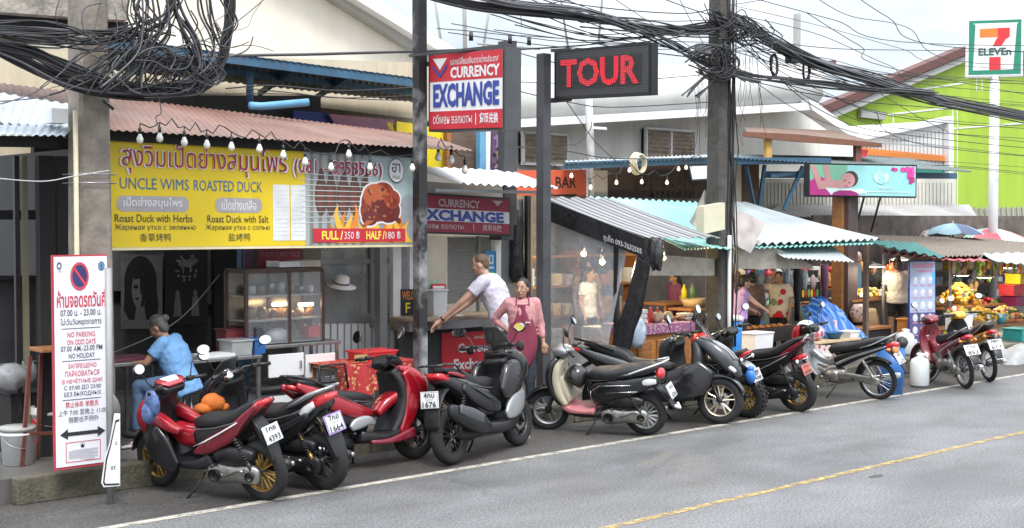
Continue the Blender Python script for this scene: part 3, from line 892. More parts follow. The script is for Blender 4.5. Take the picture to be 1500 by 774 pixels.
m=MB();m.sheet(AM.lerp(BM,.62)+V(.2,-.02,-.06),A1.lerp(B1,.7)+V(0,-.02,-.06),BM+V(0,-.06,-.03),B1+V(-.3,-.06,-.05),.13,.016,k=3);m.build('teal_under_sheet',TEAL,t)
m=MB();m.sheet(at(1110,350,13.0),at(1214,356,13.0),at(1150,378,12.2),at(1251,384,12.2),.13,.015,k=4,sag=.02);m.build('front_flap',WHSH,t)
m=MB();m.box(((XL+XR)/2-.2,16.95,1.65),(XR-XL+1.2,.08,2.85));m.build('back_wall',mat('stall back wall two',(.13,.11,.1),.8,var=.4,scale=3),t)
m=MB();slab([(1064,350),(1112,352),(1190,388),(1190,394),(1064,394)],12.45,.015,m);m.build('rolled_plastic_sheet',mat('cloudy plastic tan',(.42,.38,.33),.3,var=.25,scale=5,alpha=.85,bump=.5),t)
m=MB();m.box((XR-.1,13.1,1.3),(.08,.08,2.1));m.build('post',BRICK,t)
m=MB();slab([(1222,388),(1256,386),(1256,520),(1222,520)],15.2,.06,m);m.build('brown_board',BRICK,t)
m=MB();slab([(1110,396),(1120,396),(1120,520),(1110,520)],15.0,.1,m);m.build('blue_post',LBLUE,t)
m=MB();slab([(1250,386),(1262,386),(1262,510),(1250,510)],14.4,.1,m);m.build('blue_post',BLUEP,t)
# massage parlour: brown wall, blue steel frame
t=thing('massage_parlour','brown massage parlour wall with dark raised letters under a blue steel roof edge','building',at(980,330,17.5))
m=MB();slab([(880,420),(880,242),(1108,238),(1108,420)],17.4,.2,m);m.build('wall',BRNW,t)
P=px_panel((935,252),(935,296),(1042,250),17.33)
BRL=mat('dark raised letter',(.06,.045,.03),.5)
P.text('DETUNA',.0,.42,1,1,0,1,.01,fit='both');P.text('MASSAGE',.2,.0,.82,.34,0,1,.01,fit='both');P.mb.build('lettering',BRL,t)
m=MB();slab([(1060,300),(1060,240),(1112,240),(1112,300)],17.2,.1,m);m.build('board_wall',BRICK,t)
m=MB();slab([(1072,340),(1072,240),(1086,240),(1086,340)],17.1,.1,m);m.build('pilaster',WHITEW,t)
m=MB();slab([(870,320),(870,250),(890,250),(890,320)],17.2,.1,m);m.build('pilaster',WHITEW,t)
beam('blue_beam',BLUEP,t,at(828,243,15.6),at(1056,234,15.6),.09,.12)
beam('blue_beam',BLUEP,t,at(1056,236,15.6),at(1215,236,15.6),.09,.13)
m=MB();m.sheet(at(1050,226,17.3),at(1330,232,17.3),at(1056,231,15.5),at(1424,252,15.5),.12,.015,k=3);m.build('roof_sheet',mat('dark mossy roof sheet',(.14,.17,.17),.7,var=.3,dirt=.5,dcol=(.06,.07,.05)),t)
m=MB();m.sheet(at(828,236,17.3),at(1050,226,17.3),at(828,240,15.5),at(1056,231,15.5),.12,.015,k=3);m.build('roof_sheet',WHSH,t)
for p,q in [((1093,242),(1104,300)),((1120,242),(1112,303)),((1176,244),(1148,308)),((1128,258),(1200,250))]:
 beam('blue_strut',BLUEP,t,at(*p,15.7),at(*q,15.9),.06,.07)
beam('cross_beam',BLUEP,t,at(1120,256,16.2),at(1400,258,16.2),.08,.14)
t=thing('timber_canopy','brown timber canopy on yellow posts below the white gable end','canopy',at(1190,210,17))
m=MB();m.sheet(at(1090,186,18.6),at(1225,192,18.6),at(1096,196,16.2),at(1292,211,16.2),.1,.012,k=3);m.build('roof_sheet',mat('rusty sheet',(.2,.13,.1),.7,var=.3,dirt=.4),t)
m=MB();slab([(1092,193),(1170,197),(1292,210),(1292,216),(1170,208),(1092,200)],16.15,.08,m);m.build('beam',mat('orange brown timber',(.2,.085,.05),.6,var=.2),t)
for x,y0,c in ((1127,198,mat('yellow timber',(.6,.36,.1),.6,var=.15)),(1258,212,mat('brown post',(.2,.08,.06),.6))):
 m=MB();slab([(x-4,y0),(x+4,y0),(x+4,238),(x-4,238)],16.25,.08,m);m.build('post',c,t)
# red tinted bar sign
P=px_panel((752,250),(752,292),(859,249),17.0)
o=P.board(.08,mat('orange red board',(.62,.12,.06),.55,var=.12,scale=2,dirt=.2,dcol=(.4,.15,.08)),'bar_sign');tag(o,'orange red BAR sign with black brush lettering under the slatted vent','sign')
P.text('BAR',.56,.34,.86,.76,0,1,.015);P.rect(.3,.02,.86,.12,0,1);P.mb.build('lettering',INK,o)
# long low house behind the fruit stalls
t=thing('low_house','low cream clad house with dark windows behind the massage billboard','building',at(1250,330,18.8))
m=MB();slab([(1115,420),(1115,262),(1400,262),(1400,420)],18.8,1.5,m)
for i in range(52):strip(m,1118+i*5.4,306,1118+i*5.4,268,.012,18.8,1)
m.build('wall',[mat('cream cladding',(.68,.66,.58),.6,var=.06,dirt=.15),SOFF],t)
m=MB();m.sheet(at(1140,300,18.7),at(1420,300,18.7),at(1120,318,17.5),at(1432,318,17.5),.1,.012,k=2);m.build('porch_roof',ROOFG,t)
m=MB();slab([(1240,322),(1352,322),(1352,350),(1240,350)],18.6,.1,m);m.build('window_frame',BLKM,t)
for x0,x1 in ((1262,1295),(1300,1346)):
 m=MB();slab([(x0,325),(x1,325),(x1,346),(x0,346)],18.55,.03,m);m.build('window',mat('dim pane',(.2,.24,.25),.1,var=.2),t)
t=thing('tiled_shed','low shed with ribbed green-edged roof at the right edge','building',at(1460,330,19.5))
m=MB();m.sheet(at(1365,306,22),at(1600,302,22),at(1370,326,19),at(1600,322,19),.35,.06,k=2);m.build('roof',mat('old tile roof',(.2,.19,.15),.8,var=.3,dirt=.4),t)
m=MB();slab([(1365,328),(1600,324),(1600,336),(1365,338)],19,.12,m);m.build('green_fascia',mat('green fascia',(.16,.42,.12),.6),t)
m=MB();slab([(1365,338),(1600,336),(1600,420),(1365,420)],19.4,.3,m);m.build('wall',DARKW,t)
# fruit market roofs
t=thing('fruit_market','fruit market stalls under one weathered grey-brown fibre roof','stall',at(1400,540,13.6))
FB=mat('weathered fibre roof',(.23,.19,.155),.85,var=.25,scale=3,dirt=.5,dcol=(.1,.085,.07),stretch=(.6,4,1))
m=MB();m.sheet(at(1250,344,16.4),at(1520,352,16.4),at(1378,376,12.9),at(1620,372,12.9),.18,.02,k=6,sag=.03);m.build('roof',FB,t)
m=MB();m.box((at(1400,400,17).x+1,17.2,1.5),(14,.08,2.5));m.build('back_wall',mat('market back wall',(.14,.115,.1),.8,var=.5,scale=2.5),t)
GRT=mat('dark green tarpaulin',(.01,.13,.12),.45,var=.2,scale=4,bump=.3)
m=MB();m.sheet(at(1272,352,13.6),at(1340,356,13.6),at(1290,360,12.6),at(1386,379,12.6),.3,.025,k=4);m.build('green_awning',GRT,t)
m=MB();m.sheet(at(1292,366,13.4),at(1390,376,13.4),at(1300,372,12.55),at(1392,382,12.55),.3,.025,k=4);m.build('red_lining',mat('dark red tarpaulin',(.25,.03,.03),.6),t)
PKT=mat('red tarpaulin',(.5,.1,.12),.5,var=.15,scale=2,bump=.2);MINT=mat('mint tarpaulin',(.42,.62,.5),.5,var=.1,scale=2,bump=.2)
m=MB();m.sheet(at(1372,374,13.4),at(1620,366,13.4),at(1400,382,12.4),at(1620,384,12.4),.4,.02,k=4,sag=.03);m.build('red_awning',PKT,t)
m=MB();m.sheet(at(1440,372,12.9),at(1620,366,12.9),at(1465,384,12.0),at(1620,398,12.0),.4,.02,k=4,sag=.03);m.build('mint_awning',MINT,t)
for x,yy in ((1392,13.2),(1294,13.7)):
 m=MB();m.mat(0,True);a=at(x,420,yy);m.tube([(a.x,yy,PZ),(a.x,yy,1.98)],.03,8);m.build('post',GALV,t)
beam('awning_arm',GALV,t,at(1392,410,13.1),at(1438,376,12.6),.03,.03)
def umbrella(name,label,px,py,Y,r,cols,tilt=0.):
 t=thing(name,label,'umbrella',at(px,540,Y))
 c=at(px,py,Y)
 n=8
 cz_=c.z
 mats_=cols
 top=V(c.x,c.y,cz_)
 for k in range(n):
  m=MB();m.mat(0,True)
  rings=[]
  for i in range(5):
   f=i/4
   rad=r*f;h=-r*.33*f**1.7
   row=[]
   for j in range(5):
    g=2*PI*(k+j/4)/n
    row.append(top+V(math.cos(g)*rad*(1-.04*math.sin(PI*j/4)),math.sin(g)*rad*(1-.04*math.sin(PI*j/4)),h-.04*f*math.sin(PI*j/4)))
   rings.append(row)
  vs=[p for row in rings for p in row]
  vs += [p+V(0,0,-.006) for p in vs]
  fs=[(i*5+j,i*5+j+1,i*5+j+6,i*5+j+5) for i in range(4) for j in range(4)]
  fs += [tuple(25+q for q in f[::-1]) for f in fs]
  m.add(vs,fs);m.build('panel',cols[k % len(cols)],t)
 m=MB();m.mat(0,True);m.tube([(c.x,c.y,PZ),top+V(0,0,.06)],.022,8);m.build('pole',GALV,t)
UB=mat('blue umbrella cloth',(.26,.4,.47),.7,var=.1)
UD=mat('dark umbrella cloth',(.1,.13,.22),.7,var=.1)
umbrella('market_umbrella','faded blue and navy market umbrella behind the fibre roof',1396,327,16.6,.75,[UB,UB,UD])
umbrella('market_umbrella','red and mint market umbrella at the far right behind the fibre roof',1450,334,16.8,1.15,[mat('red umbrella cloth',(.62,.12,.15),.7,var=.08),MINT])
umbrella('market_umbrella','beige market umbrella barely showing beside the blue one',1366,336,17.0,.45,[mat('beige umbrella cloth',(.5,.42,.36),.7)])
# ------------------------------------------------------------------ signs
# big red and white exchange box sign on the black post
SX=at(624,130,12.35).x
a,b_,c=atx(630,190,SX),atx(736,187,SX),atx(630,82,SX)
P=Panel(a,b_-a,(b_-a).length,(c-a).length,c-a)
t=thing('exchange_sign','large red and white CURRENCY EXCHANGE box sign hanging from the black post','sign',a)
m=MB();o_,n_=P.o,P.n
m.prism([P.p(-.03,-.03,-3),P.p(1.03,-.03,-3),P.p(1.03,1.03,-3),P.p(-.03,1.03,-3)],-P.n*.24);m.build('box',DGREY,t)
P.rect(0,0,1,1,1,0);P.rect(0,0,1,.24,0,1);P.rect(0,.64,1,1,0,1)
P.text('CURRENCY',.3,.67,.97,.82,1,2,.035);P.text('EXCHANGE',.05,.29,.96,.61,2,2,.045,fit='both')
P.text('แลกเปลี่ยนเงินตราต่างประเทศ',.3,.85,.96,.95,1,2,.006);P.text('обмен валюты',.05,.07,.6,.2,1,2,.0);P.text('货币兑换',.7,.06,.95,.2,1,2,.03);P.rect(.645,.05,.655,.2,1,2)
def chev(P,x0,y0,x1,y1,wh,navy):
 xm=(x0+x1)/2;h=y1-y0
 P.poly([(x0,y1),(x1,y1),(x1-.02,y1-.12*h),(x0+.02,y1-.12*h)],wh,2)
 P.poly([(x0+.02,y1-.12*h),(x1-.02,y1-.12*h),(xm,y0+.42*h)],wh,2)
 P.poly([(x0,y1-.3*h),(xm,y0+.2*h),(x1,y1-.3*h),(x1,y1-.5*h),(xm,y0),(x0,y1-.5*h)][:3]+[(x1,y1-.48*h),(xm,y0+.02*h),(x0,y1-.48*h)],navy,3)
chev(P,.05,.68,.25,.95,1,2)
P.mb.build('face',[RED,WHITEC,NAVY],t)
for f in (.08,.9):
 p=P.p(-.03,f);beam('arm',DGREY,t,p+V(.05,.14,0),p+V(.05,-.06,0),.05,.05)
beam('top_rail',DGREY,t,at(600,82,12.45) ,P.p(1.0,1.06)+V(.1,0,0),.03,.03)
# lower fascia sign
P=px_panel((596,284),(598,338),(745,293),13.5)
t=thing('exchange_fascia','wide maroon framed CURRENCY EXCHANGE board above the counter window','sign',P.o)
m=MB();m.prism([P.p(-.01,-.06,-2),P.p(1.015,-.06,-2),P.p(1.015,1.06,-2),P.p(-.01,1.06,-2)],-P.n*.12);m.build('box',BLK,t)
P.rect(0,0,1,1,0,0);P.rect(0,.3,1,.64,1,1)
P.text('CURRENCY',.25,.7,.74,.92,3,2,.03);P.text('EXCHANGE',.1,.31,.94,.62,2,2,.05,fit='both');P.text('обмен валюты',.08,.08,.55,.25,3,2,.0);P.text('货币兑换',.7,.07,.93,.25,3,2,.02)
P.rect(.625,.07,.632,.25,3,2);chev(P,.82,.68,.94,.95,3,0)
P.mb.build('face',[MAROON,mat('fascia white',(.62,.62,.64),.5),NAVY,mat('fascia pale',(.5,.42,.44),.5)],t)
# LED screen
SX2=at(808,110,12.35).x
a,b_,c=atx(814,143,SX2),atx(951,136,SX2),atx(814,77,SX2)
P=Panel(a,b_-a,(b_-a).length,(c-a).length,c-a)
t=thing('led_screen','black LED screen showing TOUR in glowing red letters','screen',a)
m=MB();m.prism([P.p(-.012,-.04,-3),P.p(1.012,-.04,-3),P.p(1.012,1.04,-3),P.p(-.012,1.04,-3)],-P.n*.13)
m.build('case',BLKM,t)
mm=mat('led matrix',(.045,.047,.05),.6,var=.1)
P.rect(0,0,1,1,0,0)
for i in range(46):
 for j in range(20):P.rect(.012+i*.0215,.03+j*.0485,.012+i*.0215+.011,.03+j*.0485+.026,1,1)
P.mb.build('matrix',[mm,mat('led dot',(.1,.1,.105),.5,var=0)],t)
P.mb=MB();P.frame(-.012,-.04,1.012,1.04,.03,0,2);P.mb.build('bezel',BLK,t)
P.mb=MB()
P.text('TOUR',.06,.2,.9,.82,0,3,.03,fit='both')
# cut the glowing strokes into LED rows
LED=mat('red led',(.6,.01,.03),.5,var=0,emit=(1,.02,.045),es=.62)
P.mb.build('lit_letters',LED,t)
P.mb=MB()
for j in range(16):P.rect(.04,.2+j*.0405,.93,.2+j*.0405+.014,0,4)
for j in range(40):P.rect(.05+j*.022,.19,.05+j*.022+.006,.84,0,6)
P.mb.build('led_rows',mm,t)
beam('bracket',DGREY,t,V(SX2+.05,12.4,a.z-.03),V(SX2+.05,12.05,a.z-.03),.06,.06)
beam('bracket',DGREY,t,V(SX2+.05,12.4,c.z+.04),V(SX2+.05,12.05,c.z+.02),.04,.04)
# yellow restaurant banner
YB=12.72
P=px_panel((163,196),(163,363),(606,223),YB)
w0,w1=at(163,363,YB),at(606,358,YB)
P.u=(w1-w0).normalized();P.w=(w1-w0).length
# the cloth is a little lower at its right end
P2=P
t=thing('restaurant_banner','large yellow roast duck banner with red Thai lettering and a roasted duck photo','banner',P.o)
m=MB()
NXB=40
vs=[]
hr=(at(606,223,YB)-w1).z
def bp(a,b,k=0):
 return P.o+P.u*(a*P.w)+V(0,0,1)*(b*(P.h+(hr-P.h)*a))+V(0,-.0014*k,0)
P.p=bp
m.prism([bp(0,0),bp(1,0),bp(1,1),bp(0,1)],(0,.01,0));m.build('cloth',mat('banner yellow',(.72,.53,.012),.5,var=.04,scale=1.5),t)
def bp2(a,b,k=0):return bp(a,b,k)
def bt(s,a0,b0,a1,b1,mi,k=3,bold=.012,fit='h',align='c'):
 k=P.lay(k);q=bp(a0,b0,k);u_=(bp(a1,b0,k)-q);v_=(bp(a0,b1,k)-q)
 P.mb.mat(mi).text(s,q,u_.normalized(),v_.normalized(),u_.length,v_.length,bold,align,fit)
# picture side
P.rect(.6,.0,1,.97,4,1)
for k in range(14):P.poly([(.6+k*.015,.0),(.612+k*.015,.0),(.612+k*.015,.97),(.604+k*.015,.97)],5+k % 2,1.2)
P.poly([(.82,.95),(1,.95),(1,.5),(.93,.7)],7,2);P.poly([(.86,.2),(1,.62),(1,.95),(.9,.8),(.8,.9)],7,1.6)
for x,s_ in ((.655,.05),(.69,.045),(.735,.055),(.775,.05),(.815,.045)):
 P.ell(x,.5,s_*.45,.2,8,2);P.ell(x,.68,s_*.22,.1,8,2);P.ell(x-.004,.48,s_*.25,.13,9,3)
for k in range(10):P.poly([(.585,.22+k*.055),(.84,.25+k*.05),(.84,.258+k*.05),(.585,.228+k*.055)],10,4)
for k in range(16):
 x=.7+k*.018;h_=.2+.22*abs(math.sin(k*1.9))
 P.poly([(x+s_*(.017*(1-f)**.7)*(1 if s_ > 0 else 1)+.011*math.sin(f*5+k),.02+h_*f) for s_,f in [(-1,g/6) for g in range(7)]+[(1,1-g/6) for g in range(1,7)]],11 if k % 2 else 12,4+k % 2)
for x,y,a_,b_ in ((.86,.44,.062,.2),(.835,.36,.04,.14),(.9,.36,.045,.13),(.88,.56,.04,.1),(.85,.52,.045,.12),(.915,.48,.03,.1),(.83,.28,.03,.08)):
 P.ell(x,y,a_+.006,b_+.02,1,6)
for x,y,a_,b_,mi in ((.86,.44,.062,.2,13),(.835,.36,.04,.14,13),(.9,.36,.045,.13,14),(.88,.56,.04,.1,13),(.85,.52,.045,.12,15),(.915,.48,.03,.1,13),(.83,.28,.03,.08,14),(.865,.4,.03,.06,14),(.87,.56,.02,.05,15)):
 P.ell(x,y,a_,b_,mi,7)
for k in range(26):P.ell(.825+random.random()*.09,.28+random.random()*.34,.003+random.random()*.006,.008+random.random()*.02,(16,14,15)[k % 3],8,8)
P.poly([(.9,.3),(.945,.22),(.95,.26),(.915,.36)],14,8);P.poly([(.82,.26),(.8,.2),(.815,.19),(.845,.25)],15,8)
P.rect(.625,.03,.965,.17,0,9)
bt('FULL /',.655,.055,.73,.145,2,10,.03,'both');bt('350 ฿',.735,.055,.79,.145,1,10,.0,'both');bt('HALF /',.815,.055,.885,.145,2,10,.03,'both');bt('180 ฿',.888,.055,.945,.145,1,10,.0,'both')
# papers taped on
P.rect(.49,.05,.545,.6,17,2);P.rect(.55,.05,.6,.6,17,2)
for k in range(12):
 P.rect(.495,.1+k*.04,.54,.104+k*.04,18,3);P.rect(.555,.1+k*.04,.595,.104+k*.04,18,3)
# writing, the white rim first
for off,mi,k in ((.016,1,3),(.0,3,5)):
 e=0.006 if mi == 1 else 0
 bt('สุงวิมเป็ดย่างสมุนไพร',.03-e,.66-e*2,.535+e,.94+e*2,mi,k+6,off,'both')
 bt('(081 - 8958566)',.56-e,.68-e*2,.875+e,.86+e*2,mi,k+6,off,'both')
bt('UNCLE WIMS',.025,.52,.225,.62,19,3,.0,'both');bt('ROASTED DUCK',.24,.52,.455,.62,19,3,.0,'both')
def pill(a0,b0,a1,b1):
 r=.018;n=10;pts=[]
 hb=(b1-b0)/2
 for i in range(n+1):g=-PI/2+PI*i/n;pts.append((a1-r+r*math.cos(g),(b0+b1)/2+hb*math.sin(g)))
 for i in range(n+1):g=PI/2+PI*i/n;pts.append((a0+r+r*math.cos(g),(b0+b1)/2+hb*math.sin(g)))
 P.poly(pts,20,2)
pill(.015,.32,.225,.46);pill(.305,.32,.455,.46)
bt('เป็ดย่างสมุนไพร',.035,.345,.205,.45,1,3,.012,'both');bt('เป็ดย่างเกลือ',.325,.345,.435,.45,1,3,.012,'both')
bt('Roast Duck with Herbs',.01,.225,.235,.295,21,3,.006,'both');bt('Roast Duck with Salt',.28,.225,.475,.295,21,3,.006,'both')
bt('Жареная утка с зеленью',.01,.145,.245,.205,21,3,.0,'both');bt('Жареная утка с солью',.275,.145,.48,.205,21,3,.0,'both')
bt('香草烤鸭',.08,.05,.17,.125,21,3,.0);bt('盐烤鸭',.345,.05,.415,.125,21,3,.0)
# round emblem
P.ell(.93,.79,.03,.13,1,11);P.ring(.93,.79,.03,.13,.06,21,12);bt('ฮา',.913,.77,.945,.87,21,12,.01);bt('HALAL',.915,.7,.945,.74,21,12,.0)
P.mb.build('printing',[RED,WHITEC,mat('price yellow',(.9,.75,.1),.5),mat('crimson print',(.36,.012,.05),.5),mat('photo grey',(.3,.33,.35),.5,var=.15,scale=6),mat('photo steel',(.36,.38,.38),.5),mat('photo dark',(.2,.19,.16),.5),mat('photo teal',(.36,.46,.47),.5),mat('photo duck brown',(.09,.045,.035),.5),mat('photo duck red',(.16,.05,.035),.5),mat('photo wire',(.55,.58,.58),.5),
 mat('flame yellow',(.85,.48,.05),.5),mat('flame orange',(.75,.24,.03),.5),mat('duck glaze',(.27,.045,.022),.4,var=.6,scale=16),mat('duck glaze dark',(.14,.022,.018),.4),mat('duck glaze light',(.45,.11,.04),.4),mat('duck shine',(.42,.15,.08),.4),mat('paper',(.66,.68,.68),.6),mat('paper lines',(.52,.55,.57),.6),mat('blue print',(.035,.15,.3),.5),mat('pill grey',(.37,.35,.36),.5),mat('print black',(.06,.05,.03),.5)],t)
for p,q in ((0,0),(0,1),(1,0),(1,1)):pass
o=MB();o.prism([bp(0,0,-2)-V(0,0,.03),bp(1,0,-2)-V(0,0,.03),bp(1,0,-2),bp(0,0,-2)],(0,.02,0));o.build('bottom_batten',mat('cream batten',(.7,.62,.4),.6),t)
# no-parking board
P=px_panel((84,374),(79,690),(163,372),11.72)
r_=at(160,682,11.72)
t=thing('no_parking_board','tall white no-parking board with red border tied to the concrete pole','sign',P.o)
P.v=V(0,0,1)
P.o=at(80,690,11.72);P.u=V(1,-.02,.0).normalized()
P.n=P.u.cross(P.v)
m=MB();m.prism([P.p(0,0,-1),P.p(1,0,-1),P.p(1,1,-1),P.p(0,1,-1)],-P.n*.03);m.build('panel',mat('red frame',(.42,.04,.06),.5),t)
P.w=(r_-P.o).length
P.rect(.025,.012,.985,.992,1,1)
P.ell(.48,.9,.165,.066,2,2);P.ring(.48,.9,.165,.066,.2,0,3)
P.poly([(.36,.938),(.39,.945),(.6,.862),(.57,.855)],0,3)
P.ring(.12,.95,.045,.018,.5,4,2);P.ring(.88,.945,.06,.022,.35,5,2);P.ell(.88,.945,.03,.012,5,2);P.text('ภูเก็ต',.06,.918,.2,.93,4,2,.0)
P.text('ห้ามจอดรถวันคี่',.07,.755,.95,.835,0,2,.02,'both');P.text('07.00 น. - 23.00 น.',.13,.715,.87,.745,3,2,.008,'both');P.text('ไม่เว้นวันหยุดราชการ',.13,.665,.87,.705,3,2,.008,'both')
P.rect(.15,.655,.85,.658,3,2)
P.text('NO PARKING',.25,.615,.75,.64,0,2,.008,'both');P.text('ON ODD DAYS',.24,.58,.76,.605,0,2,.008,'both');P.text('07.00 AM.-23.00 PM',.13,.55,.88,.575,3,2,.006,'both');P.text('NO HOLIDAY',.27,.516,.74,.54,3,2,.006,'both')
P.rect(.15,.504,.85,.507,3,2)
P.text('ЗАПРЕЩЕНО',.25,.466,.77,.492,0,2,.008,'both');P.text('ПАРКОВАТЬСЯ',.2,.432,.82,.458,0,2,.008,'both');P.text('В НЕЧЁТНЫЕ ДНИ',.15,.396,.87,.424,0,2,.008,'both');P.text('С 07:00 ДО 23:00',.18,.366,.85,.39,3,2,.006,'both');P.text('БЕЗ ВЫХОДНЫХ',.18,.335,.85,.36,3,2,.006,'both')
P.rect(.15,.322,.85,.325,3,2)
P.text('禁止停车 单数天',.2,.286,.8,.315,0,2,.01,'both');P.text('上午 7:00 至晚上 11:00',.07,.25,.95,.278,3,2,.004,'both');P.text('假期也不例外',.25,.215,.8,.243,3,2,.004,'both')
P.poly([(.1,.163),(.24,.188),(.24,.172),(.78,.172),(.78,.188),(.92,.163),(.78,.138),(.78,.154),(.24,.154),(.24,.138)],6,2)
P.frame(.2,.03,.83,.125,.006,0,2)
P.poly([(.46,.118),(.48,.104),(.5,.118),(.52,.104),(.54,.118),(.53,.098),(.51,.094),(.49,.094),(.47,.098)],6,2)
for k in range(10):P.rect(.25+(.06 if k == 0 else 0),.085-k*.0042,.78-(.1 if k % 4 == 3 else 0),.0868-k*.0042,7,2)
for k in range(3):P.rect(.45+k*.05,.042-k*.004,.72,.0435-k*.004,7,2)
P.mb.build('face',[mat('sign red',(.55,.05,.08),.5),mat('sign white',(.7,.7,.76),.45,var=.03),mat('sign navy',(.03,.035,.13),.5),mat('sign black',(.04,.04,.05),.5),mat('sign grey blue',(.1,.14,.2),.5),mat('sign blue',(.04,.14,.3),.5),INK,mat('fine print',(.35,.35,.38),.5)],t)
# second board behind it, only its flared lower edge shows
t=thing('road_sign','narrow white black-bordered sign plate on a metal pipe behind the no-parking board','sign',gr(162,738))
b0=gr(162,738)
m=MB();m.mat(0,True);m.tube([(b0.x,b0.y,-.02),(b0.x,b0.y,2.2)],.032,12);m.build('pipe',GALV,t)
Yb=b0.y-.06
out_=[(168,606),(176,606),(176,712),(152,714),(149,708),(154,672),(161,650),(166,620)]
cx=163
m=MB();m.prism([at(x,y,Yb) for x,y in out_],(0,.012,0));o=m.build('plate',WHITEC,t)
m=MB();ins=[(169,616),(175,614),(175,617),(170,619),(163,652),(157,674),(153,706),(155,709),(175,708),(175,710.5),(153,711.5),(151,707),(155,672),(161.5,651)]
m.add([at(x,y,Yb-.004) for x,y in ins],[tuple(range(len(ins)))])
a=at(160,689,Yb-.004);m.text('07.',a,V(1,0,0),V(0,0,1),.09,.035,.01,'c','h');a=at(167,652,Yb-.004);m.text('2.',a,V(1,0,0),V(0,0,1),.05,.03,.01,'c','h')
m.build('border',INK,o)
t=thing('round_sign','grey back of a round road sign edge showing behind the no-parking board','sign',at(150,600,12.0))
m=MB();m.mat(0,True);m.lathe([(.001,0),(.2,0),(.22,.006),(.22,.012),(.001,.012)],36,Matrix.Rotation(PI/2,3,'X'),at(144,604,11.9));m.build('disc',mat('sign back grey',(.35,.37,.38),.5,.4),t)
# massage billboard
YM=13.9
SXm=at(1250,320,YM).x
a,b_,c=at(1186,286,YM+.35),at(1341,288,YM-.75),at(1186,242,YM+.35)
P=Panel(a,b_-a,(b_-a).length,(c-a).z*1.02,(0,0,1))
t=thing('massage_billboard','long turquoise massage billboard with a lying woman and magenta flowers','billboard',P.o)
m=MB();m.prism([P.p(-.012,-.05,-3),P.p(1.012,-.05,-3),P.p(1.012,1.05,-3),P.p(-.012,1.05,-3)],-P.n*.2);m.build('box',BLKM,t)
P.rect(0,0,1,1,0,0)
for k in range(20):P.rect(k*.025,0,k*.025+.025,1,1 if k < 14 else 2,1) if k < 17 else None
P.ell(.085,.33,.08,.28,3,2);P.poly([(0,0),(.25,0),(.24,.12),(.15,.3),(0,.5)],3,2);P.poly([(.0,.95),(.05,.98),(.1,.55),(.14,.2),(.08,.2),(.04,.6)],4,3);P.poly([(.12,.98),(.17,.98),(.2,.5),(.26,.3),(.18,.2),(.15,.5)],4,3)
P.ell(.19,.36,.1,.16,4,3);P.poly([(.14,.25),(.5,.22),(.54,.08),(.2,.02)],6,3);P.poly([(.2,0),(.46,0),(.44,.1),(.38,.17),(.28,.17),(.22,.1)],5,4)
P.ell(.38,.55,.07,.26,7,4);P.ell(.355,.5,.065,.24,4,5);P.ell(.3,.38,.06,.14,4,5)
for x,y in ((.325,.5),(.365,.42)):P.ell(x,y,.012,.02,7,6,8)
P.ell(.335,.32,.02,.02,3,6,10)
P.ell(.67,.62,.07,.22,6,3)
for g in range(5):P.poly([(.635+g*.016,.6),(.641+g*.016,.6),(.644+g*.017,.84),(.63+g*.017,.84)],2,4)
P.ell(.67,.52,.035,.13,2,4)
for k in range(34):P.ell(.78+random.random()*.19,.86+random.random()*.07,.02,.06,3 if k % 2 else 8,3,8) if k < 16 else P.ell(.93+random.random()*.045,.45+random.random()*.48,.02,.06,3 if k % 2 else 8,3,8)
P.text('Massage',.52,.2,.9,.34,6,3,.01);P.rect(.5,.12,.94,.15,6,3)
P.mb.build('picture',[mat('billboard turquoise',(.3,.62,.62),.4,var=.06),mat('billboard green',(.2,.45,.32),.4,var=.06),mat('billboard teal',(.32,.66,.66),.4),mat('billboard magenta',(.45,.03,.2),.4,var=.2),mat('billboard skin',(.52,.27,.26),.4,var=.06),mat('billboard purple',(.3,.02,.16),.4),mat('billboard white',(.62,.72,.72),.4),mat('billboard hair',(.06,.025,.03),.4),mat('billboard pink',(.75,.06,.35),.4,var=.2)],t)
m=MB();m.box((SXm,YM+.15,(a.z+PZ)/2),(.32,.3,a.z-PZ));m.build('column',mat('dark brown column',(.07,.045,.045),.6,var=.2),t)
m=MB();m.box((SXm-.2,YM+.2,(a.z+PZ)/2),(.09,.22,a.z-PZ));m.build('column_trim',WOOD,t)
for x in (1266,1290):rod('stay',BLK,t,at(x,288,YM),at(x-14,340,YM+.3),r=.022)
# convenience store pole sign
YS=17.0
a,b_,c=at(1417,112,YS),at(1496,106,YS-1.4*.6),at(1416,29,YS)
P=Panel(a,V(.57,-.82,0),1.62,(c-a).z,(0,0,1))
a2=at(1497,108,1).normalized() if False else None
# width so that its right edge falls where the photo has it
best=min(((abs((lambda q:(750+1900*((q-CP).dot(RT))/((q-CP).dot(FW))))(a+P.u*w_)-1497)),w_) for w_ in [x*.02+.8 for x in range(80)])
P.w=best[1]
t=thing('store_sign','square white store sign with red-orange numeral seven in a green frame on a white pole','sign',a)
m=MB();m.prism([P.p(-.02,-.02,-3),P.p(1.02,-.02,-3),P.p(1.02,1.02,-3),P.p(-.02,1.02,-3)],-P.n*.25);m.build('box',WHITEC,t)
P.rect(0,0,1,1,1,0)
P.frame(.02,.02,.98,.98,.07,0,1)
P.poly([(.02,.02),(.02,.98),(.14,.9),(.1,.1)][:4],0,1);P.poly([(.98,.02),(.98,.98),(.9,.9),(.84,.1)],0,1);P.poly([(.02,.02),(.98,.02),(.86,.1),(.1,.1)],0,1)
P.poly([(.22,.83),(.55,.84),(.55,.68),(.22,.68)],2,2);P.poly([(.55,.84),(.77,.84),(.77,.76),(.68,.7),(.6,.6),(.55,.68)],3,2)
